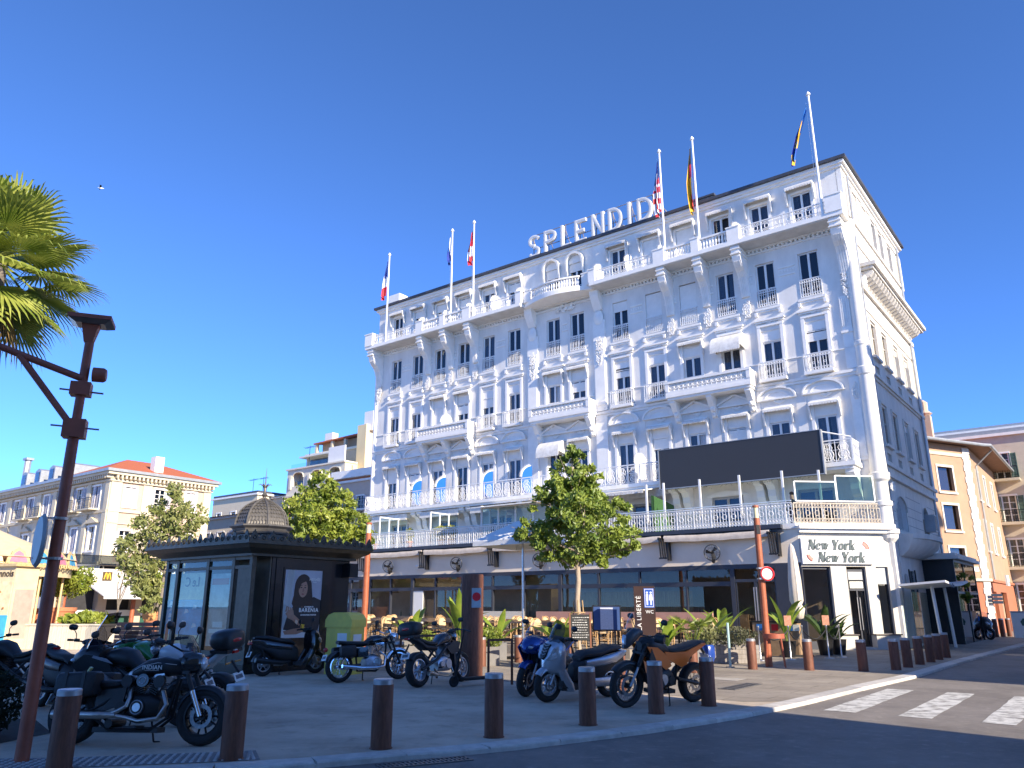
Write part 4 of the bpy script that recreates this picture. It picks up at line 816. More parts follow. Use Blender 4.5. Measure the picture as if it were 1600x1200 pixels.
def letter(ch, x, w, h=1.45):
    m = MB(); T = .2; D = .09; strokes = []
    S = lambda pts: strokes.append(pts)
    a = T / 2; r_ = w - a
    arc = lambda cx, cz, rx, rz, a0, a1, n=12: [(cx + rx * cos(a0 + (a1 - a0) * i / n), cz + rz * sin(a0 + (a1 - a0) * i / n)) for i in range(n + 1)]
    if ch == 'S': S(arc(w / 2, h * .73, w / 2 - a, h * .27 - a, .4, pi * 1.5, 12) + arc(w / 2, h * .25, w / 2 - a, h * .25 - a + .02, pi / 2, -pi + .45, 12))
    if ch == 'P': S([(a, 0), (a, h)]); S([(a, h - a)] + arc(w * .45, h * .72, w * .55 - a, h * .28 - a, pi / 2, -pi / 2) + [(a, h * .44 + a)])
    if ch == 'L': S([(a, 0), (a, h)]); S([(a, a), (w, a)])
    if ch == 'E': S([(a, 0), (a, h)]); S([(a, a), (w, a)]); S([(a, h / 2), (w * .85, h / 2)]); S([(a, h - a), (w, h - a)])
    if ch == 'N': S([(a, 0), (a, h)]); S([(w - a, 0), (w - a, h)]); S([(a, h - .1), (w - a, .1)])
    if ch == 'D': S([(a, 0), (a, h)]); S([(a, h - a)] + arc(w * .35, h / 2, w * .65 - a, h / 2 - a, pi / 2, -pi / 2, 16) + [(a, a)])
    if ch == 'I': S([(a, 0), (a, h)])
    def ribbon(pts, t, y0, y1, cm):
        m.cm = cm
        L, R_ = [], []
        for i, p in enumerate(pts):
            d = Vector(pts[min(i + 1, len(pts) - 1)]) - Vector(pts[max(i - 1, 0)]); d.normalize(); n_ = Vector((-d.y, d.x)) * t / 2; p = Vector(p); L.append(p + n_); R_.append(p - n_)
        for i in range(len(pts) - 1): m.prism([L[i], L[i + 1], R_[i + 1], R_[i]], y0, y1)
    for i, s_ in enumerate(strokes): ribbon(s_, T, -D + i * .002, D, 0); ribbon(s_, T * .45, -D - .012 + i * .002, -D + .001 + i * .002, 1)
    return m.build('letter_' + ch.lower(), [LET, LETIN], sgn, loc=(x - 1.35, 0, .27))
for ch, x, w in (('S', -2.75, .85), ('P', -1.62, .9), ('L', -.42, .72), ('E', .55, .78), ('N', 1.68, .84), ('D', 2.77, .9), ('I', 4.0, .22), ('D', 4.6, .92)): letter(ch, x, w)
f = MB()
for x in (-2.6, -1.5, -.3, .7, 1.8, 2.9, 4.1, 5.4):
    f.box(x - 1.37, x - 1.33, .3, .34, 0, 1.95).tube([(x - 1.35, .32, 1.6), (x - 1.35, 1.3, .05)], .022, 6).box(x - 1.37, x - 1.33, .02, .32, .3, .34)
for z in (.3, 1.0, 1.9): f.box(-4.0, 4.2, .33, .36, z, z + .035)
f.box(-4.1, 4.3, -.05, .05, .2, .26); f.tube([(4.05, .3, 1.9), (5.1, .6, .05)], .03, 6); f.build('sign_frame', mat('rusty_frame', (.32, .27, .23), .6, .3, var=.3), sgn)
# LED board
led = lthing('led_screen', 'large dark blank LED screen hung on the hotel gallery', 'screen', HU + 9.7, HV - 1.4, 6.74)
MB().box(-3.65, 3.65, -.08, .08, 0, 1.78).build('screen_panel', mat('led_black', (.035, .036, .04), .55, var=.12, sc=60), led); e = MB()
e.box(-3.68, 3.68, -.1, .1, -.04, -.001).box(-3.68, 3.68, -.1, .1, 1.781, 1.81).box(3.651, 3.7, -.1, .12, -.04, 1.81).box(-3.7, -3.651, -.1, .12, -.04, 1.81)
for k_ in range(8): e.box(-3.6 + k_ * 1.02, -3.55 + k_ * 1.02, .08, .3, .1, 1.7)
e.build('screen_frame', ZINC, led)
for u in (5.83, 6.69, 8.4, 10.17, 11.96, 13.2): MB().box(u - 9.7 - .04, u - 9.7 + .04, -1.1 if u < 12.2 else -.4, -1.02 if u < 12.2 else -.32, -2.0, .1).build('support_post', FRAMEW, led)
q = MB(); rr = random.Random(4)
for _ in range(260): x = rr.uniform(-3.6, 3.4); z = -.02 - abs(rr.gauss(0, .07)); q.add([(x, -.06 + rr.uniform(-.05, .05), z), (x + .05, -.07, z + .03), (x + .02, -.03, z + .05)], [(0, 1, 2)])
ivy = lthing('ivy_fringe', 'fringe of green creeper under the LED screen', 'creeper', HU + 9.7, HV - 1.4, 6.74); q.build('creeper_leaves', leafmat('creeper_leaf', (.03, .06, .015), (.09, .14, .03)), ivy)
# glass screens round the corner of the terrace
FROST = glassmat('frosted_green_glass', (.62, .74, .70), 1.45, .1)
def panel(p, q_, z0, z1, name='corner_glass'):
    p, q_ = Vector((*p, 0)), Vector((*q_, 0)); t = (q_ - p); L = t.length; M = Matrix.Rotation(math.atan2(t.y, t.x), 3, 'Z'); c = (p + q_) / 2; f_ = MB()
    f_.cbox((c.x, c.y, z0), (L, .05, .05), M).cbox((c.x, c.y, z1), (L, .05, .05), M).cbox((p.x, p.y, (z0 + z1) / 2), (.055, .055, z1 - z0), M).cbox((q_.x, q_.y, (z0 + z1) / 2), (.055, .055, z1 - z0), M)
    o = f_.build(name, FRAMEW, hotel); MB().cbox((c.x, c.y, (z0 + z1) / 2), (L - .05, .012, z1 - z0 - .05), M).build('pane', FROST, o)
panel((12.45, RV + .12), (13.7, -1.45), 5.58, 6.35); panel((13.72, -1.43), (14.85, -.32), 5.58, 6.6)
MB().tube([(13.3, -1.3, 8.5), (14.4, -.9, 8.2)], .03, 6).tube([(13.3, -1.3, 8.5), (13.3, -1.3, 6.8)], .03, 6).build('screen_stay', FRAMEW, hotel)
# flagpoles with hanging flags
POLE = mat('white_pole', (.8, .8, .78), .4, var=.04)
FL = dict(b=mat('flag_blue', (.015, .04, .28), .8, var=.1), w=mat('flag_white', (.75, .75, .77), .8, var=.05), r=mat('flag_red', (.6, .02, .03), .8, var=.1), k=mat('flag_black', (.01, .01, .012), .8), y=mat('flag_gold', (.75, .42, .02), .8, var=.1), s=mat('flag_sky_blue', (.02, .16, .5), .8, var=.1))
def flag(u, kind, label, ln, wd_, cells, tilt=0.):
    o = lthing('flagpole', label, 'flagpole', HU + u, HV - 1.0, 18.1, 'flagpoles on the hotel')
    MB().tube([(0, 0, 0), (0, 0, 6.2)], [.065, .045], 10).build('pole', POLE, o, True); MB().lathe([(.05, 6.2), (.1, 6.22), (.1, 6.3), (.02, 6.42)], 10).build('finial', POLE, o, True)
    MB().tube([(-.14, 0, 5.9), (-.14, -.02, .4)], .008, 4).build('halyard', POLE, o)
    m = MB(); nr, nc = 18, 8; rr = random.Random(int(u * 7)); ks = list(cells[0]); names = sorted({c for row in cells for c in row})
    pts = []
    for i in range(nr + 1):
        for j in range(nc + 1):
            f_ = i / nr; g = j / nc; drop = ln * f_; amp = .95 * wd_ * (.35 + .65 * min(1, f_ * 2.2)) * (1 - .35 * max(0, f_ - .75) / .25)
            pts.append((-.1 - amp * (.55 * g + .22 * abs(sin(g * 7 + u))) - tilt * f_, .14 * sin(g * 9 + f_ * 2 + u) * (.4 + f_), 5.85 - drop - .55 * g * (1 - f_ * .3)))
    for i in range(nr):
        for j in range(nc):
            m.cm = names.index(cells[min(len(cells) - 1, int(i / nr * len(cells)))][min(len(cells[0]) - 1, int(j / nc * len(cells[0])))]); a = i * (nc + 1) + j
            m.add([pts[a], pts[a + 1], pts[a + nc + 2], pts[a + nc + 1]], [(0, 1, 2, 3)])
    m.build('flag', [FL[c] for c in names], o, True, 80)
flag(-13.4, 'fr', 'leftmost flagpole of the hotel with a blue, white and red flag', 2.4, .5, ['bbbb', 'bbbb', 'bbww', 'wwww', 'wwww', 'rrrr', 'rrrr'], .2)
flag(-7.7, 'eu', 'second flagpole from the left with a pale violet and navy flag', 1.5, .42, ['wwss', 'wsbb', 'wbbb', 'bbbb'])
flag(-5.9, 'pl', 'third flagpole from the left with a red and white flag', 2.1, .4, ['rrrr', 'rrrr', 'rrrr', 'wwww', 'wwww', 'rrrr'])
flag(6.75, 'us', 'flagpole right of the rooftop letters with a red and white striped flag', 3.0, .42, ['bbbb', 'bbwb', 'bwbb', 'rwrw', 'wrwr', 'rwrw', 'wrwr', 'rwrw', 'wrrw', 'rwwr'])
flag(8.6, 'de', 'second flagpole from the right with a black, red and gold flag', 3.4, .48, ['krry', 'krry', 'rryy', 'rryy', 'yyyy', 'yyyk', 'ryyk', 'rryy'])
flag(14.4, 'se', 'rightmost flagpole at the hotel corner with a blue and yellow flag', 2.7, .5, ['ssss', 'sssb', 'yssb', 'yyyb', 'yyyb', 'ssbb', 'sbby', 'ssyb'], .75)
# ================================================================ NEIGHBOURING BUILDINGS
MV = Matrix.Translation
def RZ(a): return Matrix.Rotation(a, 4, 'Z')
SHUT = mat('lilac_grey_shutter', (.48, .47, .52), .7, var=.08, sc=6); GREENS = mat('green_shutter', (.06, .13, .1), .7, var=.15, sc=6)
def win_set(w, h, shut=None, sash=True, deep=.15, framem=None):
    f = MB().box(-w - .12, w + .12, -.05, .0, h, h + .13).box(-w - .12, -w, -.04, 0, -.1, h).box(w, w + .12, -.04, 0, -.1, h).box(-w - .16, w + .16, -.1, 0, -.2, -.1)
    g = MB().box(-w, w, deep, deep + .02, 0, h); s = MB()
    if sash:
        s.box(-.04, .04, deep - .05, deep - .001, 0, h).box(-w, -w + .07, deep - .05, deep - .001, 0, h).box(w - .07, w, deep - .05, deep - .001, 0, h)
        for k in range(1, 4): s.box(-w, w, deep - .04, deep - .002, h * k / 4 - .02, h * k / 4 + .02)
    q = MB()
    if shut:
        for sd in (-1, 1):
            a = sd * (w + .02) if shut == 'open' else sd * .01; b_ = a + sd * w * (.98 if shut == 'open' else .97); a, b_ = sorted((a, b_)); y = -.055 if shut == 'open' else .02
            q.box(a, a + .06, y, y + .045, 0, h).box(b_ - .06, b_, y, y + .045, 0, h)
            for k in range(int(h / .1)): q.add([(a + .06, y, k * .1), (b_ - .06, y, k * .1), (b_ - .06, y + .04, k * .1 + .085), (a + .06, y + .04, k * .1 + .085)], [(0, 1, 2, 3)])
    return f, g, s, q
WSC = {}
def add_win(par, M, w, h, shut=None, sm=None, tm=None, sash=True, key=''):
    k = (w, h, shut, sm.name if sm else '', tm.name if tm else '', sash)
    if k not in WSC:
        f, g, s, q = win_set(w, h, shut, sash); WSC[k] = (f.mesh('window', tm or TRIM), g.mesh('pane', PANE), s.mesh('sash', FRAMEW) if sash else None, q.mesh('shutter', sm or SHUT) if shut else None)
    f, g, s, q = WSC[k]; o = put('window', f, par); o.matrix_local = M; put('pane', g, o)
    if s: put('sash', s, o)
    if q: put('shutter', q, o)
    return o
# ---- left corner building
PEACH = mat('peach_render', (.56, .43, .32), .85, var=.06, sc=1.5, stain=(.49, .38, .29)); CREAMB = mat('cream_stucco', (.58, .51, .38), .8, var=.1, sc=1.5); TILE = mat('roman_tile', (.42, .12, .05), .85, var=.3, sc=6, bump=.6, bsc=30, streak=6)
LBX, LBY = -57.36, 26.45
lb = lthing('corner_building', 'cream and peach three-storey corner building with hipped red tile roof', 'building', LBX, LBY)
MR = RZ(pi / 2)                      # right face: x runs along v
wl = [(1.45, 8.7, 'closed'), (3.75, 8.75, 'open'), (6.25, 8.8, 'closed'), (1.45, 5.5, 'open'), (3.9, 5.5, 'closed'), (6.3, 5.55, 'closed')]
m = MB(); m.X = MR; m.wall(0, 7.9, 4.3, 11.0, [(x - .42, x + .42, z, z + 1.35) for x, z, s in wl], 0, .2); m.build('side_wall', PEACH, lb)
m = MB(); m.X = MR; m.box(0, 7.9, .25, .3, 0, 11); m.build('side_lining', DARKROOM, lb)
for x, z, s in wl: add_win(lb, MR @ MV((x, 0, z)), .42, 1.35, s)
m = MB(); m.X = MR; m.box(-.05, .75, -.1, .01, 4.4, 10.6).box(2.35, 3.05, -.07, 0, 4.4, 10.6).box(7.3, 7.92, -.08, 0, 4.4, 10.6).box(0, 7.9, -.13, 0, 8.15, 8.32).box(0, 7.9, -.1, 0, 7.3, 7.36).box(0, 7.9, -.2, 0, 4.35, 4.6); m.build('corner_pilaster', CREAMB, lb)
fw = []
for i in range(13):
    x = -2.0 - i * 2.9
    for z, h in ((8.55, 1.6), (5.5, 1.65)): fw += [(x - .45, x + .45, z, h), (x - 1.6, x - .7, z, h)] if i % 2 == 0 else [(x - .45, x + .45, z, h)]
m = MB().wall(-38, 0, 0, 11.0, [(a, b_, z, z + h) for a, b_, z, h in fw], 0, .2).box(-38, 0, .25, .3, 0, 11); m.build('front_wall', mat('greyish_stucco', (.60, .55, .45), .85, var=.1, sc=1.2), lb)
for i, (a, b_, z, h) in enumerate(fw): add_win(lb, MV(((a + b_) / 2, 0, z)), .45, h, ('closed', 'open', None)[i % 3] if i % 5 else 'closed')
m = MB()
for i in range(13):
    x = -.3 - i * 2.9; m.box(x - .3, x + .3, -.14, 0, 4.4, 10.5)
m.box(-38, 0, -.16, 0, 8.1, 8.3).box(-38, 0, -.25, 0, 4.35, 4.6).build('pilaster', CREAMB, lb)
for i in (0, 1, 3, 4, 6):
    x = -2.0 - i * 2.9; o = MB().box(x - 1.7, x + .6, -.75, 0, 8.33, 8.44).build('balcony', CREAMB, lb); iron_rail((x - 1.65, -.7), (x + .55, -.7), 8.44, .8, 12, 'balcony_railing', False, lb, BLACK)
    MB().prism([(x - 1, 7.4), (x + 1, 7.4), (x, 7.85)], -.25, 0).build('pediment', CREAMB, lb)
c = MB()
for i in range(120): c.box(-38 + i * .32, -37.86 + i * .32, -.5, 0, 10.55, 10.78)
for i in range(25): c.box(.001, .5, i * .32 + .1, i * .32 + .24, 10.55, 10.78)
c.box(-38.3, .55, -.55, 8.2, 10.8, 11.0).box(-38.2, .2, -.2, 8, 10.35, 10.5); c.build('cornice', CREAMB, lb)
MB().box(-38.4, .7, -.7, 8.4, 11.0, 11.2).build('gutter', ZINC, lb)
m = MB(); m.add([(.65, -.65, 11.2), (.65, 8.35, 11.2), (-7, 8.35, 11.2), (-7, -.65, 11.2), (-3.6, 2.6, 12.7), (-3.6, 5.0, 12.7)], [(0, 1, 5, 4), (1, 2, 5), (2, 3, 4, 5), (3, 0, 4)]); m.build('tile_roof', TILE, lb)
m = MB(); m.add([(-7, -.65, 11.2), (-38, -.65, 11.2), (-38, 3, 12.4), (-7, 3, 12.4), (-7, 8, 11.2), (-38, 8, 11.2)], [(0, 1, 2, 3), (3, 2, 5, 4), (0, 3, 4)]); m.build('zinc_roof', ZINC, lb)
MB().box(-.6, .1, 3.0, 3.7, 11.2, 12.6).build('chimney', DIVW, lb); MB().cyl((-17.5, .6, 11.2), (-17.5, .6, 13.9), .28, 8).box(-17.9, -17.1, .3, .9, 13.9, 14.1).build('flue', ZINC, lb)
for x in (-8.3, -10.9, -13.6, -16.3): MB().prism([(x - .55, 11.2), (x + .55, 11.2), (x + .55, 12.5), (x, 12.7), (x - .55, 12.5)], .1, 2.6).build('dormer', ZINC, lb); MB().box(x - .35, x + .35, .06, .1, 11.6, 12.4).build('dormer_pane', PANE, lb)
# ground floor of it
m = MB(); m.X = MR; m.box(-3.6, 8, -1.35, -1.25, 3.0, 3.95).box(-3.6, 8, -1.4, 0, 3.95, 4.05); m.build('shop_fascia', mat('fascia_white', (.66, .62, .55), .7, var=.06), lb)
m = MB(); m.X = MR; m.box(-3.6, 8, -1.36, -1.3, 4.3, 4.9); m.build('glass_balustrade', glassmat('grey_glass', (.45, .48, .5), 1.6), lb); m = MB(); m.X = MR; m.box(-3.6, 8, -1.4, -1.28, 4.9, 4.95); m.build('rail', BLACK, lb)
m = MB(); m.X = MR; m.prism([(-1.35, 3.0), (-3.8, 2.2), (-3.8, 2.02), (-3.75, 2.02), (-3.75, 2.16), (-1.35, 2.9)], -1.2, 3.6, 'x').prism([(-1.35, 3.0), (-3.8, 2.2), (-3.8, 2.02), (-3.75, 2.02), (-3.75, 2.16), (-1.35, 2.9)], 3.8, 8, 'x'); m.build('cafe_awning', mat('offwhite_canvas', (.68, .66, .64), .85, var=.06), lb)
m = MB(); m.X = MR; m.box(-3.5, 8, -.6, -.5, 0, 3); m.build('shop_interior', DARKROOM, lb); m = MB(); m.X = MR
for x in (-3.4, -.4, 2.1, 5.2, 7.6): m.box(x, x + .6, -1.3, -.6, 0, 3)
m.build('shop_pillar', PEACH, lb); m = MB(); m.X = MR; m.box(-2.8, 8, -1.0, -.95, 0, .9); m.build('shop_stall_riser', mat('dark_green', (.02, .09, .06), .5), lb); m = MB(); m.X = MR; m.box(-2.8, 8, -1.02, -1.0, .9, 1.3); m.build('shop_counter', DIVW, lb)
mk = mat('sign_brown', (.08, .05, .02), .6); gold = mat('sign_gold', (.8, .5, .03), .5)
m = MB(); m.X = MR; m.box(-.35, .3, -1.4, -1.36, 3.25, 3.85); o = m.build('shop_sign', mk, lb); m = MB(); m.X = MR
for cx in (-.13, .09): m.tube([(cx - .11 + .22 * k / 10, -1.41, 3.35 + .42 * sin(pi * k / 10)) for k in range(11)], .035, 6)
m.build('sign_emblem', gold, o, True); m = MB(); m.X = MR; m.box(5.2, 5.7, -1.4, -1.36, 3.3, 3.8); o = m.build('shop_sign', mat('sign_blue', (.1, .14, .25), .5), lb); m = MB(); m.X = MR; m.tube([(5.33, -1.41, 3.36), (5.33, -1.41, 3.72), (5.56, -1.41, 3.72), (5.56, -1.41, 3.36)], .03, 6); m.build('sign_emblem', DIVW, o)
# ---- pale terraced apartment building with arches
MBX, MBY = -58.86, 49.3
PALEG = mat('pale_green_render', (.70, .66, .53), .85, var=.05, sc=1); YEL = mat('pale_yellow_render', (.72, .60, .36), .85, var=.05, sc=1)
ab = lthing('terraced_apartments', 'cream apartment building with arched loggias and stepped terraces', 'building', MBX, MBY)
ar = [(-8.2, 13.5), (-5.2, 13.45), (-2.4, 13.45), (-8.2, 10.4), (-5.2, 10.4), (-2.4, 10.4)]
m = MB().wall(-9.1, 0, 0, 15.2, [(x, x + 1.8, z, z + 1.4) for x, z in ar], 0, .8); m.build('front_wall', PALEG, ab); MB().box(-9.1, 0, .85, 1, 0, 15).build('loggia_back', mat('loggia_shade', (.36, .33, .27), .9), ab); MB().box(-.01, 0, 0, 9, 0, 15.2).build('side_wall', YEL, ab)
for x, z in ar:
    a = MB(); P = [(x + .9 + .9 * cos(pi * k / 12), z + .85 + .55 * sin(pi * k / 12)) for k in range(13)]
    for p, q in zip(P[:-1], P[1:]): a.add([(p[0], -.002, p[1]), (q[0], -.002, q[1]), (q[0], -.002, z + 1.402), (p[0], -.002, z + 1.402)], [(0, 1, 2, 3)]); a.prism([p, (p[0] * 1.0, p[1] + .12), (q[0], q[1] + .12), q], -.09, 0)
    a.build('arch', PALEG, ab); MB().box(x, x + 1.8, .3, .32, z, z + .5).build('balcony_glass', glassmat('loggia_glass', (.5, .55, .55), 1.6), ab); MB().box(x - .45, x - .12, -.12, 0, z - .3, z + 1.1).build('pilaster', PALEG, ab)
    MB().box(x + .9, x + 1.6, .8, .84, z, z + 1.2).build('loggia_door', PANE, ab)
MB().box(-9.2, .1, -.2, 1.5, 15.2, 15.36).box(-9.3, .2, -.3, .01, 12.35, 12.5).build('cornice', PALEG, ab)
for i in range(14): MB().box(-9.2 + i * .66, -8.9 + i * .66, -.28, 0, 12.0, 12.348).build('modillion', PALEG, ab)
MB().box(-9.0, .6, 2.2, 9, 15.2, 17.0).build('terrace_storey', CREAMB, ab); MB().box(-8.3, -3.4, 2.15, 2.2, 15.36, 16.6).build('terrace_windows', PANE, ab); MB().box(-9.0, -3, 1.2, 2.6, 16.75, 16.9).build('terrace_awning', CANV, ab); MB().box(-9, -3.2, .3, .36, 15.36, 15.9).build('terrace_glass', GLASS, ab); MB().box(-2.9, -.4, .2, .34, 15.36, 17.0).build('terrace_wall', DIVW, ab); MB().box(-9.1, .7, 2.0, 9, 17, 17.25).build('terrace_slab', PALEG, ab)
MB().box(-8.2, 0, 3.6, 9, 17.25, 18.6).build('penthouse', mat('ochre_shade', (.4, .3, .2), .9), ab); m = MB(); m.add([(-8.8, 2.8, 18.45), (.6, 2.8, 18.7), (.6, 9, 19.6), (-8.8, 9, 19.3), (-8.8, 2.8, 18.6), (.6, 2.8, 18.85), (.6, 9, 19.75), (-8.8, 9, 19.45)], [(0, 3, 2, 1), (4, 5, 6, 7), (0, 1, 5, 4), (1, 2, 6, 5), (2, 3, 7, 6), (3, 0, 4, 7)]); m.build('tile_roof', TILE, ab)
for x in (-8.6, -6.0, -3.9, -1.5): MB().box(x, x + .3, 2.9, 3.2, 17.25, 18.5).build('terrace_pillar', CREAMB, ab)
MB().box(-.3, 1.0, 1.6, 9, 14, 19.2).build('party_wall', YEL, ab); MB().box(.2, 1.5, 2.0, 2.9, 18.6, 20.6).build('chimney', DIVW, ab); MB().box(-7.9, -6.7, 3.6, 4.4, 18.9, 19.7).build('chimney', DIVW, ab); MB().box(-3.6, -3.0, 5, 5.6, 19.2, 20.1).build('chimney', TERRA, ab)
# ---- further houses behind
def house(name, label, x, y, w, d, h, m_, roofm, rows, cols, shut=None, sm=None, par_h=.0, hip=.0, ww_=.45, wh=1.5, right=True, z0=1.2):
    o = lthing(name, label, 'building', x, y); W_ = [(a, z) for z in [z0 + (h - z0) * r_ / rows for r_ in range(rows)] for a in [-w + w * (c_ + .5) / cols for c_ in range(cols)]]
    MB().wall(-w, 0, 0, h, [(a - ww_, a + ww_, z, z + wh) for a, z in W_], 0, .2).box(-w, 0, .25, .3, 0, h).build('front_wall', m_, o)
    for i, (a, z) in enumerate(W_): add_win(o, MV((a, 0, z)), ww_, wh, shut if i % 3 else (shut and 'open'), sm)
    q = MB(); q.X = RZ(pi / 2); n = max(1, int(d / 2.6)); W2_ = [(d * (c_ + .5) / n, z) for z in [z0 + (h - z0) * r_ / rows for r_ in range(rows)] for c_ in range(n)] if right else []
    q.wall(0, d, 0, h, [(a - ww_, a + ww_, z, z + wh) for a, z in W2_], 0, .2).box(.26, d, .25, .3, 0, h); q.build('side_wall', m_, o)
    for i, (a, z) in enumerate(W2_): add_win(o, RZ(pi / 2) @ MV((a, 0, z)), ww_, wh, shut, sm)
    MB().box(-w - .25, .25, -.25, d + .2, h, h + .2).build('cornice', TRIM, o)
    if hip: q = MB(); q.add([(-w - .5, -.5, h + .2), (.5, -.5, h + .2), (.5, d + .4, h + .2), (-w - .5, d + .4, h + .2), (-w * .7, d / 2, h + hip), (-w * .3, d / 2, h + hip)], [(0, 1, 5, 4), (1, 2, 5), (2, 3, 4, 5), (3, 0, 4)]); q.build('roof', roofm, o)
    else: MB().box(-w, 0, 0, d, h + .2, h + .5).build('roof', roofm, o)
    return o
BEIG = mat('beige_render', (.60, .52, .40), .85, var=.06); PINK = mat('pink_beige_render', (.58, .46, .37), .85, var=.06)
house('low_villa', 'small cream house with balconies behind the kiosk dome', -62, 42, 9, 9, 9.6, mat('light_cream', (.74, .66, .52), .85, var=.05), TILE, 3, 4, 'open', hip=1.0)
house('dark_roofed_house', 'beige house with dark slate roof left of the arched apartments', -70.3, 54, 8, 8, 13.5, BEIG, ROOFD, 4, 3, hip=1.2); house('grey_block', 'cream block with roof terrace and antennas beyond the corner building', -77, 52, 9, 9, 13.8, mat('cream_block', (.68, .58, .42), .85, var=.05), ROOFD, 4, 3)
pk = house('balcony_house', 'pinkish house with balconies squeezed between arched apartments and hotel', -50.0, 47.0, 7.5, 9, 12.5, PINK, TERRA, 4, 3, 'open', hip=0)
for z in (3.9, 7, 10.1): MB().box(-7.3, 0, -.9, 0, z - .35, z - .2).build('balcony', TRIM, pk); iron_rail((-7.2, -.85), (-.1, -.85), z - .2, .85, 30, 'balcony_railing', False, pk, BLACK)
MB().box(-7.4, .1, -.5, .2, 12.9, 13.6).build('roof_parapet', TRIM, pk)
for i, (x, y, z) in enumerate(((-79, 54, 14.3), (-81, 54, 14.3), (-66.5, 50.8, 16.0))):
    o = lthing('tv_antenna', ['tv antenna on the far cream block', 'second tv antenna on the far cream block', 'tv antenna beside the arched apartments roof'][i], 'antenna', x, y, z - .2); MB().cyl((0, 0, 0), (0, 0, 2.2), .03, 6).build('mast', BLACK, o); q = MB().cyl((-.8, 0, 2.0), (.8, 0, 2.1), .02, 5)
    for k in range(5): q.cyl((-.7 + k * .33, -.3, 2.03), (-.7 + k * .33, .3, 2.03), .015, 5)
    q.build('antenna_bars', BLACK, o)
# ---- orange building on the right and the cream one beyond
ORG = mat('orange_render', (.43, .28, .18), .85, var=.1, sc=1.2, stain=(.36, .235, .155)); RUST = mat('rust_render', (.38, .14, .075), .85, var=.1, sc=1.5)
OB = LW(-6.3, 53.6)
ob = thing('orange_building', 'orange rendered building with white quoins and red tile roof', 'building', OB, -AG)
FA = RZ(R(62.7)) @ MV((-7, 0, 0))            # the face towards the square
wo = [(4.6, 8.1), (4.6, 5.85), (4.6, 3.4), (1.9, 8.1), (1.9, 5.85), (1.9, 3.4)]
q = MB(); q.X = FA; q.wall(0, 7, 3.05, 10.9, [(x - .65, x + .65, z, z + 1.4) for x, z in wo], 0, .2).box(0, 7, .25, .3, 3, 10.9); q.build('front_wall', ORG, ob)
q = MB(); q.X = FA; q.wall(0, 7, 0, 3.0, [(3.2, 5.4, 0, 2.2)], 0, .3); q.build('ground_floor_wall', RUST, ob); q = MB(); q.X = FA; q.box(2.8, 6, .6, .7, 0, 3); q.build('shop_interior', DARKROOM, ob)
q = MB(); q.X = FA; q.box(0, 7.1, -.15, .0, 2.95, 3.1).box(3.1, 3.2, -.05, .2, 0, 2.2).box(5.4, 5.5, -.05, .2, 0, 2.2).box(3.1, 5.5, -.05, .2, 2.2, 2.3).box(0, 7, -.06, 0, 10.2, 10.4); q.build('stone_trim', CREAMB, ob)
for x, z in wo: add_win(ob, FA @ MV((x, 0, z)), .65, 1.4, None, None, mat('cream_trim', (.68, .63, .53), .7, var=.04), False)
qs = MB().box(0, .62, 0, .05, 0, .34).mesh('quoin', mat('quoin_stone', (.60, .59, .56), .8, var=.1, rnd=.06))
for k in range(30): put('quoin', qs, ob).matrix_local = FA @ MV((6.4 + (.0 if k % 2 else -.08), -.05, .1 + k * .357))
SD = RZ(pi / 2) @ MV((-.02, .02, 0))
ws2 = [(2.5, 8.0), (5.5, 8.0), (2.5, 4.9), (5.5, 4.9), (9, 8.0), (9, 4.9)]
q = MB(); q.X = SD; q.wall(0, 13, 3.05, 10.9, [(x - .45, x + .45, z, z + 1.7) for x, z in ws2], 0, .2).box(0, 13, .25, .3, 0, 10.9); q.build('street_wall', ORG, ob); q = MB(); q.X = SD; q.wall(0, 13, 0, 3.0, [(1, 2.6, 0, 2.4), (4.5, 7.5, 0, 2.4)], 0, .2).box(0, 13, -.1, 0, 2.95, 3.1); q.build('street_ground_floor', RUST, ob)
for x, z in ws2: add_win(ob, SD @ MV((x, 0, z)), .45, 1.7, 'closed', mat('pale_blue_shutter', (.42, .46, .5), .7, var=.1))
A_, B_ = FA @ Vector((-1, -.7, 10.95)), FA @ Vector((7.5, -.7, 10.95))
for nm_, m_, dz, ap in (('tile_roof', TILE, .03, 1.6), ('eaves', mat('wood_eaves', (.2, .11, .07), .8, var=.2), 0, .0)):
    q = MB(); P_ = [(A_.x, A_.y, 10.95 + dz), (B_.x, B_.y, 10.95 + dz), (1.1, .6, 10.95 + dz), (1.1, 13.5, 10.95 + dz), (-12, 13.5, 10.95 + dz)]
    q.add(P_ + [(-5, 5, 10.95 + dz + ap)], [(0, 1, 5), (1, 2, 5), (2, 3, 5), (3, 4, 5), (4, 0, 5)] if ap else [(0, 1, 2, 3, 4)]); q.build(nm_, m_, ob)
MB().tube([A_, B_, (1.15, .6, 10.97), (1.15, 13.5, 10.97)], .1, 8).build('gutter', ZINC, ob); MB().tube([(1.1, 2, 10.95), (.4, 2, 10.3), (.08, 2, 10.0), (.08, 2, 3.1)], .06, 6).build('downpipe', ZINC, ob)
MB().box(-2.6, -1.9, 1.0, 1.6, 11.3, 13.4).lathe([(.3, 13.4), (.48, 13.55), (.26, 13.75), (.28, 14.3), (.05, 14.5)], 10, (-2.25, 1.3, 0)).build('chimney', PEACH, ob)
q = MB(); q.X = FA
q.box(6.6, 7.5, -.3, -.25, 2.1, 2.25).box(6.6, 7.5, -.3, -.25, 1.9, 2.05).box(6.6, 7.5, -.3, -.25, 1.7, 1.85); q.build('direction_signs', BLACK, ob)
q = MB(); q.X = SD; q.box(.3, 1.3, -.9, -.8, 2.7, 3.3); o = q.build('clinic_sign', DIVW, ob); q = MB(); q.X = SD
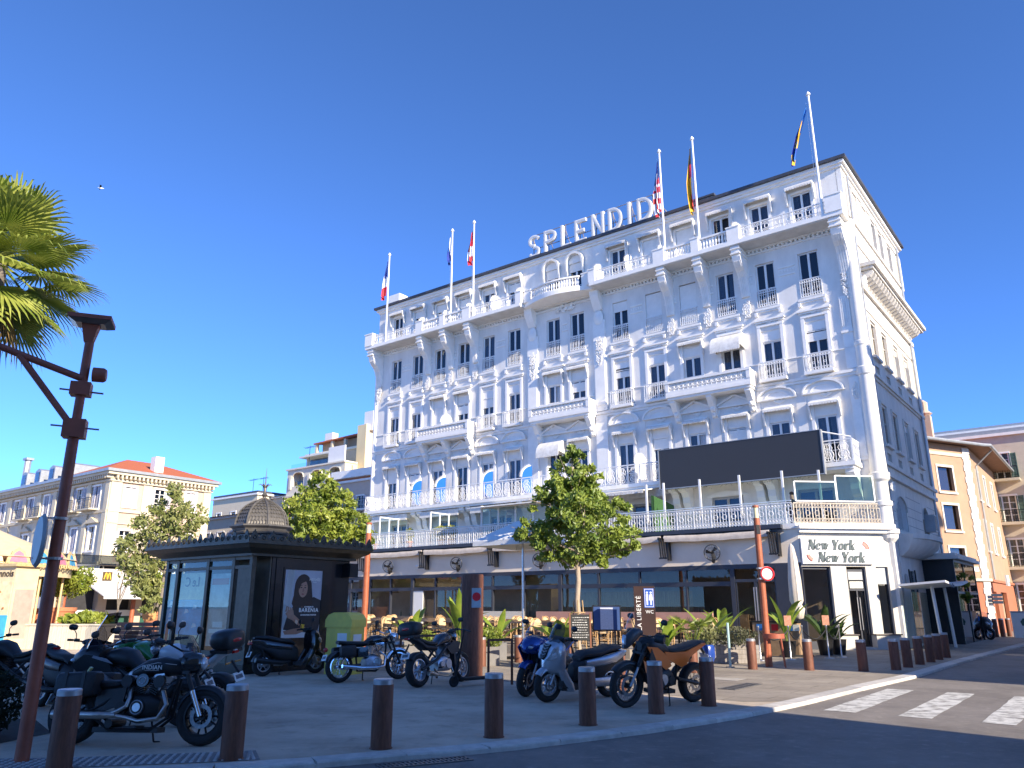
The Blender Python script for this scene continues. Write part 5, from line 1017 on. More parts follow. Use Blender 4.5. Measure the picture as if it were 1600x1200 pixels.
for a, b_ in ((.55, 2.9), (.8, 3.1), (1.05, 2.9)): q.box(a - .07, a + .07, -.91, -.9, b_ - .06, b_ + .06)
q.build('sign_dots', SRED, o); q = MB(); q.X = FA; q.box(5.5, 6.2, -.04, 0, 3.5, 3.75); q.build('street_nameplate', DIVW, ob)
cb = house('cream_street_block', 'cream apartment house with green shutters and balconies at the right edge', 1.8, 66, 12, 20, 13.6, mat('ivory_block', (.60, .52, .39), .85, var=.07), ZINC, 4, 4, 'open', GREENS, hip=0, wh=1.8)
for z in (1.2 + 12.4 / 4, 1.2 + 12.4 / 2, 1.2 + 12.4 * .75):
    for a in (-10.5, -7.5, -4.5, -1.5): MB().box(a - .95, a + .95, -.85, 0, z - .3, z - .12).build('balcony', CREAMB, cb); iron_rail((a - .9, -.8), (a + .9, -.8), z - .12, .85, 12, 'balcony_railing', False, cb, BLACK)
house('modern_penthouse_block', 'pale modern block with glazed penthouse above the orange roof', 1.5, 92, 26, 12, 19, mat('pale_modern', (.6, .54, .46), .8, var=.05), ZINC, 6, 7, ww_=1.2, wh=1.6)
# ================================================================ KIOSK
KX0, KX1, KY0, KY1 = -21.27, -17.2, 11.64, 14.8
kio = lthing('news_kiosk', 'black square kiosk with scalloped cresting and scaled dome', 'kiosk', (KX0 + KX1) / 2, (KY0 + KY1) / 2)
kw, kd = (KX1 - KX0) / 2, (KY1 - KY0) / 2
KBL = mat('kiosk_black', (.012, .012, .014), .22, var=.3, sc=3, coat=.3); KBR = mat('kiosk_bronze', (.075, .066, .05), .45, .5, var=.25, sc=8); KLEAD = mat('kiosk_lead', (.14, .13, .115), .5, .4, var=.25, sc=6)
MB().box(-kw + .1, kw - .012, -kd + .6, kd, 0, 2.8).build('body', KBL, kio); MB().box(-kw - .04, kw + .03, -kd - .03, kd + .03, 0, .22).build('plinth', KBL, kio)
MB().box(-kw + .02, kw - .02, -kd + .55, -kd + .58, .2, 2.8).build('inner_panel', mat('kiosk_inside', (.18, .14, .10), .9, var=.3, sc=2), kio)
m = MB()
for x in (-kw, -kw + .55, -kw + 2.03, -kw + 3.2, kw - .12): m.box(x, x + .12, -kd, -kd + .12, .2, 2.8)
m.box(-kw, kw, -kd + .01, -kd + .1, 2.5, 2.58).box(-kw, kw, -kd + .01, -kd + .1, .2, .5).box(-kw, kw, -kd + .01, -kd + .1, 2.72, 2.8).box(kw - .62, kw - .12, -kd + .03, -kd + .08, .5, 2.5); m.build('glazing_frame', KBR, kio)
for a, b_ in ((-kw + .12, -kw + .55), (-kw + .67, -kw + 2.03), (-kw + 2.15, -kw + 3.2)): MB().box(a, b_, -kd + .05, -kd + .06, .5, 2.72).build('pane', GLASS, kio)
# panels painted as the carousel's reflection in the kiosk glass
PB, PS, PW2, PR = mat('carousel_sea', (.07, .45, .66), .6, var=.3, sc=3), mat('carousel_sand', (.8, .64, .38), .6, var=.25, sc=4), mat('carousel_foam', (.8, .84, .85), .6, var=.2, sc=5), mat('display_red', (.5, .06, .03), .6)
m = MB(); y = -kd + .09
def poster(a, b_):  # colour bands of the reflected carousel scene
    m.cm = 1; m.box(a, b_, y, y + .02, .55, .85); m.cm = 0; m.box(a, b_, y, y + .02, .85, 1.75); m.cm = 1; m.box(a, b_, y, y + .02, 1.75, 2.45); m.cm = 2
    rr = random.Random(int(a * 10))
    for _ in range(5): x = rr.uniform(a + .1, b_ - .25); z = rr.uniform(.95, 1.6); m.prism([(x, z), (x + .22, z + .03), (x + .18, z + .1), (x + .05, z + .12)], y - .006, y)
poster(-kw + .1, -kw + .55); poster(-kw + .7, -kw + 1.95); m.cm = 3; m.prism([(-kw + .2, .6), (-kw + .32, .6), (-kw + .34, .95), (-kw + .28, 1.15), (-kw + .2, 1.1)], y - .01, y); m.build('carousel_reflection', [PB, PS, PW2, PR], kio)
text('reflected_lettering', 'Le C', mat('reflected_ink', (.02, .02, .025), .6), kio, (-kw + 1.3, y - .012, 2.2), (pi / 2, 0, 0), size=.36).scale.x = -1  # mirrored letters, painted as part of the reflection
m = MB().box(-kw + 2.2, -kw + 3.15, y, y + .02, .6, 2.4); m.build('display_board', mat('display_grey', (.5, .47, .42), .6, var=.3, sc=3), kio); text('reflected_lettering', 'LA CROISETTE', DIVW, kio, (-kw + 2.68, y - .012, 1.0), (pi / 2, 0, 0), size=.13, offset=.003) if False else None
m = MB().box(-kw + 2.3, -kw + 3.0, y - .01, y, .92, 1.02).box(-kw + 2.45, -kw + 2.9, y - .01, y, 1.06, 1.2); m.build('display_strip', DIVW, kio); MB().box(-kw + 2.25, -kw + 3.0, y - .01, y, 2.12, 2.28).build('display_strip', PR, kio)
# cornice and cresting
def ringbox(x, y, z0, z1, mt, name, d=.0): MB().box(-x, x, -y, y, z0, z1).build(name, mt, kio)
ringbox(kw + .12, kd + .12, 2.8, 2.86, KBR, 'cornice'); MB().rings([[(sx_ * (kw + o), sy_ * (kd + o), z) for sx_, sy_ in ((-1, -1), (1, -1), (1, 1), (-1, 1))] for o, z in ((.14, 2.86), (.2, 2.9), (.36, 2.98), (.42, 3.06), (.45, 3.08), (.45, 3.13))]).build('cornice', KBR, kio)
def crest(p, q, n):
    p, q = Vector((*p, 3.13)), Vector((*q, 3.13)); t = (q - p); L = t.length; t.normalize(); m = MB(); st = L / n; M = Matrix((t, Vector((0, 0, 1)).cross(t), (0, 0, 1))).transposed().to_4x4()
    m.X = MV(p) @ M
    for i in range(n):
        x0 = i * st; hi = .26 if i % 2 == 0 else .17; P = [(x0, 0), (x0 + st, 0)] + [(x0 + st * (1 - k / 8), .06 + (hi - .06) * abs(sin(pi * k / 8)) ** (1.6 if i % 2 == 0 else .6)) for k in range(9)]
        m.prism(P, -.015, .015); m.torus((x0 + st / 2, -.02, .09), .045, .013, n=10, k=4)
        if i % 2 == 0: m.ball((x0 + st / 2, -.01, hi), .022, 6, 4)
    m.build('cresting', KBR, kio)
cx_, cy_ = kw + .42, kd + .42
crest((-cx_, -cy_), (cx_, -cy_), 19); crest((cx_, -cy_), (cx_, cy_), 15); crest((cx_, cy_), (-cx_, cy_), 19); crest((-cx_, cy_), (-cx_, -cy_), 15)
MB().box(-kw, kw, -kd, kd, 3.1, 3.2).build('flat_roof', ZINC, kio)
def octo(r_, z): return [(r_ * cos(pi / 8 + k * pi / 4), r_ * sin(pi / 8 + k * pi / 4), z) for k in range(8)]
MB().rings([octo(.72, 3.2), octo(.72, 3.5), octo(.84, 3.52), octo(.86, 3.56), octo(.78, 3.6), octo(.8, 3.66), octo(.9, 3.72), octo(.9, 3.76), octo(.72, 3.78)]).build('drum', KLEAD, kio)
dp = [(.72, 0), (.71, .12), (.67, .27), (.59, .42), (.47, .55), (.3, .66), (.12, .74), (.05, .78)]
MB().rings([octo(r_, 3.77 + z) for r_, z in dp]).build('dome', KLEAD, kio)
m = MB()
for s_ in range(8):
    a0, a1 = pi / 8 + s_ * pi / 4, pi / 8 + (s_ + 1) * pi / 4
    for j in range(9):
        f_ = j / 9.5; zi = f_ * (len(dp) - 1); i0 = int(zi); fr_ = zi - i0; r0 = dp[i0][0] * (1 - fr_) + dp[i0 + 1][0] * fr_; z0 = dp[i0][1] * (1 - fr_) + dp[i0 + 1][1] * fr_
        zi2 = min(len(dp) - 1.001, zi + 1.05); i1 = int(zi2); f2_ = zi2 - i1; r1 = dp[i1][0] * (1 - f2_) + dp[i1 + 1][0] * f2_; z1 = dp[i1][1] * (1 - f2_) + dp[i1 + 1][1] * f2_
        n = max(1, int(7 * r0 / .72))
        for k in range(n):
            A_, B_ = Vector((cos(a0), sin(a0), 0)), Vector((cos(a1), sin(a1), 0)); u0, u1 = (k + .5 * (j % 2) * 0) / n, (k + 1) / n
            pa, pb = A_.lerp(B_, u0) * (r0 + .02), A_.lerp(B_, u1) * (r0 + .02); pc = A_.lerp(B_, (u0 + u1) / 2) * (r1 + .004); pm = A_.lerp(B_, (u0 + u1) / 2) * (r0 + .03); zz = 3.77
            m.add([(pa.x * .985, pa.y * .985, zz + z0 + (z1 - z0) * .25), (pm.x, pm.y, zz + z0), (pb.x * .985, pb.y * .985, zz + z0 + (z1 - z0) * .25), (pc.x, pc.y, zz + z1)], [(0, 1, 3), (1, 2, 3)])
tag(m.build('dome_scales', KLEAD, kio), kind='stuff'); m = MB()
for k in range(8): a = pi / 8 + k * pi / 4; m.tube([((r_ + .02) * cos(a), (r_ + .02) * sin(a), 3.77 + z) for r_, z in dp], .028, 6)
m.build('dome_ribs', KLEAD, kio, True); MB().lathe([(.08, 4.5), (.05, 4.6), (.09, 4.66), (.04, 4.72), (.05, 4.85), (.02, 4.9), (.02, 5.0), (.003, 5.45)], 10).build('spire', KLEAD, kio, True)
m = MB()
for k in range(6): a = k * pi / 3; m.tube([(.02 * cos(a), .02 * sin(a), 4.85), (.07 * cos(a), .07 * sin(a), 4.93), (.14 * cos(a), .14 * sin(a), 4.97), (.19 * cos(a), .19 * sin(a), 4.94)], [.02, .018, .012, .004], 6)
m.build('spire_leaves', KLEAD, kio, True)
# poster on the right face (x = +kw): local frame x along v
KP_ = MV((kw, -kd, 0)) @ RZ(pi / 2)
m = MB(); m.X = KP_; m.box(.72, 2.4, -.01, .02, .55, 2.78).box(.95, 2.25, -.03, -.01, .72, .78).box(.95, 2.25, -.03, -.01, 2.5, 2.56).box(.95, 1.0, -.03, -.01, .78, 2.5).box(2.2, 2.25, -.03, -.01, .78, 2.5); m.build('poster_frame', KBL, kio)
PG = mat('poster_grey', (.42, .43, .47), .5, var=.15, sc=2); SKINP = mat('poster_skin', (.42, .23, .15), .5, var=.12, sc=6); HAIRP = mat('poster_hair', (.03, .016, .012), .5, var=.3, sc=20); JACK = mat('poster_jacket', (.02, .02, .024), .5, var=.4, sc=9)
x0 = 1.0; pst = MB(); pst.X = KP_; pst.box(x0, 2.2, -.016, -.012, .8, 2.5); po = pst.build('poster', PG, kio)
def pshape(name, m_, pts, lv):
    q = MB(); q.X = KP_; q.prism([(x0 + a * 1.2, .8 + b_ * 1.7) for a, b_ in pts], -.0165 - lv * .0012, -.0165); q.build(name, m_, po)
pshape('poster_strip', DIVW, [(0, .0), (.16, .0), (.2, .45), (.26, 1), (.08, 1), (0, .5)], 0)
pshape('poster_floor', DIVW, [(0, 0), (1, 0), (1, .08), (0, .13)], 0.3)
pshape('poster_jacket', JACK, [(.05, .12), (.25, .1), (.95, .05), (1, .2), (1, .55), (.8, .6), (.6, .55), (.3, .5), (.12, .3)], .6)
hair = [(.5 + .23 * cos(a), .74 + .2 * sin(a)) for a in [pi * k / 10 for k in range(11)]] + [(.26, .62), (.22, .5), (.3, .42), (.42, .46), (.62, .44), (.78, .5), (.76, .62)]
pshape('poster_hair', HAIRP, hair, 1); pshape('poster_face', SKINP, [(.5 + .12 * cos(2 * pi * k / 16), .72 + .13 * sin(2 * pi * k / 16)) for k in range(16)], 1.6)
pshape('poster_hair', HAIRP, [(.39, .86), (.5, .88), (.62, .8), (.56, .83), (.45, .8), (.39, .7), (.37, .78)], 2.2)
for ex_ in (.45, .55): pshape('poster_eye', HAIRP, [(ex_ - .035, .735), (ex_, .748), (ex_ + .035, .735), (ex_, .728)], 2.2); pshape('poster_brow', HAIRP, [(ex_ - .04, .762), (ex_, .775), (ex_ + .04, .765), (ex_, .765)], 2.2)
pshape('poster_nose', mat('poster_skin_dark', (.28, .13, .09), .5), [(.49, .73), (.51, .73), (.525, .675), (.48, .672)], 2.1); pshape('poster_lips', mat('poster_lips', (.3, .07, .06), .5), [(.455, .642), (.49, .652), (.51, .648), (.545, .642), (.5, .625)], 2.2); pshape('poster_neck', SKINP, [(.44, .62), (.56, .62), (.6, .5), (.5, .44), (.42, .5)], .9)
pshape('poster_hand', SKINP, [(.08, .36), (.2, .42), (.28, .4), (.3, .34), (.5, .24), (.46, .17), (.26, .26), (.14, .29)], 1.6)
for k in range(4): pshape('poster_finger', SKINP, [(.07 + k * .05, .38), (.11 + k * .05, .38), (.13 + k * .045, .46 - k * .01), (.095 + k * .045, .465 - k * .01)], 1.9)
pshape('poster_hand', SKINP, [(.05, .1), (.3, .13), (.62, .15), (.66, .1), (.4, .05), (.1, .05)], 1.7); pshape('poster_bracelet', STEEL, [(.36, .27), (.42, .24), (.4, .19), (.34, .22)], 2.2); pshape('poster_bottle', gold, [(.5, .1), (.58, .1), (.6, .19), (.5, .2)], 2.3)
PWL = Matrix(KP_)
def ptext(s, a, b_, size, **kw_):
    o = text('poster_lettering', s, DIVW, po, (0, 0, 0), (0, 0, 0), size=size, extrude=.001, **kw_); o.matrix_local = KP_ @ MV((x0 + a * 1.2, -.024, .8 + b_ * 1.7)) @ Matrix.Rotation(pi / 2, 4, 'X')
ptext('BARÉNIA', .68, .4, .14, offset=.004, space=1.15); ptext('LE NOUVEAU PARFUM', .68, .33, .05, offset=.002); ptext('LE PARFUM DE', .68, .45, .045, offset=.002); ptext('HERMÈS', .8, .86, .1, offset=.003); ptext('PARIS', .8, .82, .045, offset=.001)
MB().box(kw - .1, kw + .3, kd - .25, kd + .05, 2.35, 2.72).build('flood_lamp', BLACK, kio)
# ================================================================ BOLLARDS
CAPM = mat('bollard_cap', (.42, .42, .43), .4, .6, var=.1, sc=10)
def bmesh_(h=.7):
    return MB().lathe([(.122, 0), (.122, h - .01), (.118, h)], 28).mesh('bollard_post', CORTEN, True, 30), MB().lathe([(.119, h), (.119, h + .05), (.112, h + .062), (.002, h + .064)], 28).mesh('bollard_cap', CAPM, True, 30), MB().lathe([(.135, 0), (.135, .008), (.122, .012)], 24).mesh('base_ring', CORTEN)
BPM, BCM, BRM2 = bmesh_()
BL = [((-4.62, 8.62), 'large corten bollard in front of the cruiser rear wheel at the left edge'), ((-3.04, 9.13), 'corten bollard in front of the cruiser front wheel'), ((-1.53, 9.8), 'corten bollard at the end of the tactile strip'), ((-.23, 10.6), 'corten bollard below the parked kick scooter'), ((1.06, 11.63), 'corten bollard in front of the silver scooter'), ((2.23, 12.82), 'corten bollard beside the front wheel of the orange motorcycle'), ((3.27, 13.76), 'corten bollard beside the rear wheel of the orange motorcycle'),
      ((2.12, 16.14), 'shaded bollard between silver scooter and orange motorcycle'), ((.19, 23.9), 'sunlit bollard just above the blue motorcycle'), ((4.5, 20.3), 'sunlit bollard showing above the orange motorcycle seat'), ((-.83, 22.3), 'sunlit bollard right of the thick rust-brown post'), ((-2.72, 19.6), 'shaded bollard behind the classic motorcycle front wheel'),
      ((6.27, 21.32), 'sunlit bollard left of the orange pole by the crossing'), ((7.63, 21.01), 'sunlit bollard right of the orange pole by the crossing'), ((8.89, 20.71), 'bollard standing alone before the corner café door'), ((9.91, 21.11), 'first bollard of the kerbside row in the side street'), ((10.64, 21.97), 'second bollard of the kerbside row in the side street'), ((11.49, 23.01), 'third bollard of the kerbside row in the side street'), ((12.29, 23.95), 'fourth bollard of the kerbside row in the side street'), ((13.09, 25.01), 'fifth bollard of the kerbside row in the side street'), ((13.86, 26.0), 'sixth bollard of the kerbside row in the side street')]
for (x, y), lb_ in BL:
    o = thing('bollard', lb_, 'bollard', (x, y, 0), random.uniform(0, 6), 'rust-brown street bollards'); put('bollard_post', BPM, o); put('bollard_cap', BCM, o); put('base_ring', BRM2, o)
for i, (x, y) in enumerate(((24.9, 42.2), (25.5, 42.6), (26.1, 43.0), (26.7, 43.4))):
    o = thing('bollard', ['leftmost', 'second', 'third', 'rightmost'][i] + ' of the four far bollards before the orange building', 'bollard', (x, y, 0), 0, 'rust-brown street bollards'); put('bollard_post', BPM, o, scl=(1, 1, 1.25)); put('bollard_cap', BCM, o, (0, 0, .175))
for i, (x, y) in enumerate((LW(.9, 10.35)[:2],)):
    o = thing('bollard', 'bollard cut by the lower right corner of the picture', 'bollard', (x, y, -.0), 0, 'rust-brown street bollards'); put('bollard_post', BPM, o); put('bollard_cap', BCM, o)
b0 = LW(.9, 10.35); isl = [LW(.35, 9.0), LW(.3, 11.0), LW(.5, 12.0), LW(2, 19), LW(6, 19), LW(6, 5), LW(1, 7)]
sheet('far_pavement', [(p.x, p.y) for p in isl], 0.0, SAND); m = MB(); n = len(isl)
m.add([(p.x, p.y, z) for z in (-.12, 0) for p in isl], [(i, (i + 1) % n, (i + 1) % n + n, i + n) for i in range(n)]); tag(m.build('far_kerb', KERBM), kind='structure')
for i, (dx, dy) in enumerate(((1.05, 12.9), (1.2, 14.2), (1.35, 15.7), (1.5, 17.2))):
    p = LW(dx, dy); o = thing('bollard', ['bollard across the street nearest the crossing stripes, outside the right edge', 'second bollard across the street, outside the right edge', 'third bollard across the street, outside the right edge', 'fourth bollard across the street, outside the right edge'][i], 'bollard', p, 0, 'rust-brown street bollards'); put('bollard_post', BPM, o, scl=(.6, .6, 1.1)); put('bollard_cap', BCM, o, (0, 0, .07), scl=(.6, .6, 1))
# ================================================================ POLES AND STREET FURNITURE
YELP = mat('pole_lamp_band', (.75, .68, .4), .4, var=.1)
def opole(label, x, y, h, r_=.085, m_=ORANGEP, lean=0):
    o = thing('orange_pole', label, 'pole', (x, y, 0), 0, 'orange light poles on the square')
    MB().tube([(0, 0, 0), (0, 0, h * .93)], [r_ * 1.15, r_], 14).build('shaft', m_, o, True); MB().cyl((0, 0, h * .93), (0, 0, h), r_ * .8, 12).build('light_band', YELP, o, True); MB().cyl((0, 0, h), (0, 0, h + .06), r_ * 1.05, 12).build('cap', m_, o); return o
op = opole('orange light pole with round sign at the edge of the café terrace', 6.98, 22.2, 4.3)
q = MB().box(-.05, .05, -.1, -.082, 3.55, 3.8); q.build('lamp_slot', BLACK, op); q = MB(); q.cm = 0; q.cyl((.12, -.16, 2.45), (.12, -.15, 2.45), .2, 24); q.cm = 1; q.torus((.12, -.165, 2.45), .175, .024, n=28, k=6); q.build('round_sign', [DIVW, FL['r']], op, True); MB().box(-.1, .1, -.14, .1, 2.3, 2.34).box(-.1, .1, -.14, .1, 2.58, 2.62).build('sign_clamp', STEEL, op)
opole('orange light pole rising behind the yellow post box', *LW(*(-22.6, 17.0))[:2], 4.4) if False else opole('orange light pole rising behind the yellow post box', -5.05, 27.5, 4.35, .1); opole('orange light pole in front of the corner building awnings', -26.5, 56, 4.4, .14); opole('orange light pole between carousel and street lamp', -27.5, 49, 4.4, .14)
tl = thing('tall_stool', 'brown ring table with splayed legs around the orange pole', 'table', (7.15, 22.15, 0)); q = MB().torus((0, 0, .78), .26, .03, (0, 0, 1), 24, 6).lathe([(.24, .74), (.29, .74), (.29, .86), (.24, .86), (.24, .74)], 24, cap=False); q.build('ring', BROWNP, tl, True)
for k in range(4): a = k * pi / 2 + .5; MB().tube([(.26 * cos(a), .26 * sin(a), .76), (.34 * cos(a), .34 * sin(a), 0)], .02, 6).build('leg', BROWNP, tl)
tp_ = thing('teal_post', 'thin pale turquoise post left of the orange pole', 'post', (5.85, 21.9, 0)); MB().cyl((0, 0, 0), (0, 0, 1.15), .035, 8).build('shaft', mat('turquoise_paint', (.35, .5, .5), .5, var=.1), tp_); MB().cyl((0, 0, .0), (0, 0, .03), .12, 12).build('foot', STEEL, tp_)
cp = thing('corten_post', 'thick rust-brown cylindrical post with red round sticker', 'post', (-.95, 19.2, 0)); MB().lathe([(.26, 0), (.26, 2.3), (.25, 2.32)], 24).build('shaft', CORTEN, cp, True, 30); MB().box(-.005, .22, -.275, -.26, 1.55, 2.0).build('notice', mat('notice_blue', (.3, .38, .42), .5, var=.2), cp); q = MB().cyl((.11, -.28, 1.8), (.11, -.277, 1.8), .1, 16); q.build('red_disc', FL['r'], cp)
q = MB().box(-.02, .02, .0, .04, 0, 0); 
def hoop(label, x, y, w, h, rz):
    o = thing('bike_stand', label, 'bike stand', (x, y, 0), rz, 'flat steel bike stands'); MB().box(-w / 2, -w / 2 + .05, -.025, .025, 0, h - .05).build('leg', CORTEN, o); MB().box(w / 2 - .05, w / 2, -.025, .025, 0, h - .05).build('leg', CORTEN, o); MB().box(-w / 2, w / 2, -.025, .025, h - .05, h).build('crossbar', CORTEN, o)
hoop('rusty flat bike stand left of the blue motorcycle', -.25, 17.3, .55, .92, .1); hoop('rusty flat bike stand half hidden by the blue motorcycle', .55, 17.2, .5, .92, .3); hoop('rusty bike stand behind the black motorcycle with top case', -2.15, 18.8, .9, .95, .05)
# yellow post box
YB = mat('faded_yellow_paint', (.78, .62, .11), .6, var=.12, sc=4, stain=(.64, .52, .11)); pb = thing('post_box', 'faded yellow parcel post box beside the kiosk', 'post box', (-4.12, 20.0, 0), R(-24)); pb.scale = (.85, .85, .97)
MB().box(-.42, .42, -.34, .34, 0, 1.12).build('cabinet', YB, pb); q = MB(); q.prism([(-.46, 1.12), (.46, 1.12), (.46, 1.3), (.36, 1.42), (.18, 1.48), (-.18, 1.48), (-.36, 1.42), (-.46, 1.3)], -.37, .37); q.build('hood', YB, pb); MB().box(-.02, .3, -.352, -.34, .35, .98).build('label_panel', DIVW, pb); MB().box(.421, .43, -.2, .2, .4, .95).build('label_panel', DIVW, pb); MB().box(-.4, .4, -.346, -.34, .28, .3).build('door_seam', YB, pb)
# info totem
tt = thing('info_totem', 'dark brown totem with vertical lettering and blue toilet sign', 'totem', (3.2, 19.4, 0), R(-6)); TOT = mat('totem_brown', (.045, .022, .018), .5, .2, var=.2)
MB().box(-.24, .26, -.06, .06, 0, 2.05).build('panel', TOT, tt); o = text('lettering', 'LA LIBERTÉ', DIVW, tt, (-.13, -.066, 1.42), (pi / 2, -pi / 2, 0), size=.15, extrude=.002, space=1.1); q = MB().box(.0, .24, -.072, -.062, 1.55, 2.0); o = q.build('toilet_sign', mat('sign_royal_blue', (.02, .09, .42), .4), tt); q = MB().box(.015, .225, -.074, -.0725, 1.565, 1.575).box(.015, .225, -.074, -.0725, 1.975, 1.985).box(.015, .025, -.074, -.0725, 1.575, 1.975).box(.215, .225, -.074, -.0725, 1.575, 1.975)
for xx, sk in ((.075, 0), (.165, 1)):
    q.cyl((xx, -.0745, 1.9), (xx, -.0725, 1.9), .025, 10)
    q.prism([(xx - .028, 1.86), (xx + .028, 1.86), (xx + (.045 if sk else .024), 1.72), (xx - (.045 if sk else .024), 1.72)], -.0745, -.0725); q.box(xx - .018, xx - .004, -.0745, -.0725, 1.61, 1.72).box(xx + .004, xx + .018, -.0745, -.0725, 1.61, 1.72)
q.build('pictogram', DIVW, o); text('lettering', 'WC', DIVW, tt, (.12, -.066, 1.45), (pi / 2, 0, 0), size=.11, extrude=.002)
# menu boards
mb_ = thing('menu_chalkboard', 'black chalkboard menu with white handwriting on an easel', 'menu board', (1.72, 20.4, 0), R(4)); MB().box(-.26, .26, -.02, .02, .75, 1.38).build('board', mat('chalkboard', (.018, .02, .02), .7, var=.3, sc=6), mb_); q = MB(); rr = random.Random(2)
for k in range(9):
    z = 1.3 - k * .06; w = rr.uniform(.1, .2) if k < 2 else rr.uniform(.14, .22); x = -w if k < 2 else -.2
    while x < w: l = rr.uniform(.02, .06); q.box(x, min(x + l, .23), -.024, -.021, z, z + rr.uniform(.008, .02)); x += l + .014
q.build('chalk_writing', mat('chalk', (.55, .55, .53), .9), mb_); MB().box(-.28, -.24, -.03, .03, 0, 1.42).build('leg', mat('easel_wood', (.2, .08, .04), .7), mb_); MB().box(.24, .28, -.03, .03, 0, 1.42).build('leg', MT['easel_wood'], mb_)
ms = thing('menu_stand', 'blue framed menu display with white sheet on a black stand', 'menu stand', (2.4, 20.4, 0), R(-4)); MB().box(-.36, .36, -.025, .025, .98, 1.6).build('frame', BLACK, ms); MB().box(-.33, .33, -.03, -.026, 1.01, 1.57).build('backing', mat('menu_blue', (.03, .07, .2), .5, var=.1), ms); MB().box(-.16, .16, -.034, -.031, 1.02, 1.55).build('menu_sheet', mat('menu_paper', (.5, .52, .6), .6, var=.15, sc=30), ms); MB().cyl((-.2, .02, 0), (-.2, .02, 1), .018, 8).cyl((.2, .02, 0), (.2, .02, 1), .018, 8).box(-.3, .3, -.2, .2, 0, .02).build('stand', BLACK, ms)
# street lamp with camera arm
lp = thing('street_lamp', 'tall red-brown street lamp with square head and side arm at the left edge', 'street lamp', (-5.23, 9.0, 0), R(20))
MB().tube([(0, 0, 0), (0, 0, 3.5)], [.075, .062], 16).build('mast', BROWNP, lp, True); MB().tube([(0, 0, 3.5), (.01, 0, 4.75)], .052, 14).build('upper_mast', BROWNP, lp, True); MB().box(-.12, .12, -.1, .1, 3.52, 3.74).build('clamp', BROWNP, lp); MB().box(-.11, .11, -.09, .09, 4.04, 4.2).build('clamp', BROWNP, lp)
MB().cyl((-.26, 0, 3.66), (.26, 0, 3.64), .012, 6).cyl((-.24, .05, 4.12), (.24, .05, 4.1), .012, 6).build('bolt', STEEL, lp); q = MB(); q.box(-.24, .24, -.2, .2, 4.98, 5.03); q.build('lamp_head', BROWNP, lp); q = MB().rings([[(x * .235, y * .195, 4.978) for x, y in ((-1, -1), (1, -1), (1, 1), (-1, 1))], [(x * .16, y * .12, 4.94) for x, y in ((-1, -1), (1, -1), (1, 1), (-1, 1))]]); q.build('lamp_lens', mat('lamp_lens', (.2, .17, .15), .25, var=.1), lp); MB().rings([[(x * .05, y * .05, 4.72) for x, y in ((-1, -1), (1, -1), (1, 1), (-1, 1))], [(x * .1, y * .08, 4.96) for x, y in ((-1, -1), (1, -1), (1, 1), (-1, 1))]]).build('head_neck', BROWNP, lp)
MB().tube([(0, -.02, 4.25), (-1.1, -.02, 4.62)], .042, 10).build('side_arm', BROWNP, lp, True); MB().tube([(-.03, -.02, 3.65), (-.72, -.02, 4.5)], .04, 10).build('arm_brace', BROWNP, lp, True); MB().lathe([(.09, 0), (.09, .12), (.07, .15)], 16).build('siren', BROWNP, lp, True).matrix_local = MV((.1, 0, 4.32)) @ Matrix.Rotation(pi / 2, 4, 'Y')
GREYP = mat('pale_grey_plastic', (.42, .45, .5), .45, var=.05); MB().loft([(-1.55, -.02, 4.72, .1, .1, 3), (-1.35, -.02, 4.7, .12, .12, 3), (-1.15, -.02, 4.64, .16, .15, 5), (-1.05, -.02, 4.63, .17, .16, 6)], 14).build('camera_bracket', GREYP, lp, True); MB().ball((-1.55, -.02, 4.5), .17, 14, 10).build('camera_dome', GREYP, lp, True)
q = MB(); q.lathe([(.001, .03), (.27, .03), (.3, .0), (.27, -.02)], 28); mi = q.build('traffic_mirror', mat('mirror_back', (.34, .34, .33), .55, .3, var=.1), lp, True); mi.matrix_local = MV((-.13, -.2, 2.3)) @ RZ(R(-70)) @ Matrix.Rotation(pi / 2, 4, 'X'); 
for z in (2.1, 2.55): MB().lathe([(.086, z), (.09, z), (.09, z + .03), (.086, z + .03)], 14).box(-.2, 0, -.12, -.09, z, z + .02).build('mirror_clamp', STEEL, lp)
# right hand street: canopy, bins, signs
cn = lthing('bus_shelter', 'white curved shelter roof on thin posts along the side street', 'shelter', -6.0, 35.2); q = MB(); rs = []
for k in range(9): a = k / 8; z = 2.3 - .14 * sin(pi * a) + .1 * a; rs.append([(-.85, -2.4 + 5.2 * a, z), (.75, -2.4 + 5.2 * a, z + .12), (.75, -2.4 + 5.2 * a, z + .2), (-.85, -2.4 + 5.2 * a, z + .08)])
q.rings(rs); q.build('canopy', mat('canopy_white', (.7, .7, .7), .6, var=.05), cn); 
for y_ in (-1.4, 1.2): MB().cyl((.2, y_, 0), (.1, y_, 2.3), .06, 10).build('post', FRAMEW, cn)
MB().box(-.62, -.6, -1.6, 2.4, .2, 2.1).build('glass_panel', GLASS, cn); o = text('lettering', 'Les Allées', mat('ink_navy', (.02, .03, .08), .5), cn, (.765, -1.1, 2.33), (pi / 2, 0, pi / 2), size=.2, offset=.004, extrude=.002); MB().tube([(.1, 1.2, 1.1), (.1, 1.6, 1.1), (.1, 1.6, .3)], .025, 6).build('leaning_rail', FL['r'], cn)
ns = thing('no_entry_sign', 'round red no-entry sign on a post at the far right', 'road sign', (24.6, 37.2, 0), R(-25)); MB().cyl((0, 0, 0), (0, 0, 2.85), .035, 8).build('post', STEEL, ns); MB().cyl((0, -.06, 2.6), (0, -.05, 2.6), .36, 24).build('disc', FL['r'], ns); MB().box(-.25, .25, -.068, -.061, 2.54, 2.66).build('white_bar', DIVW, ns)
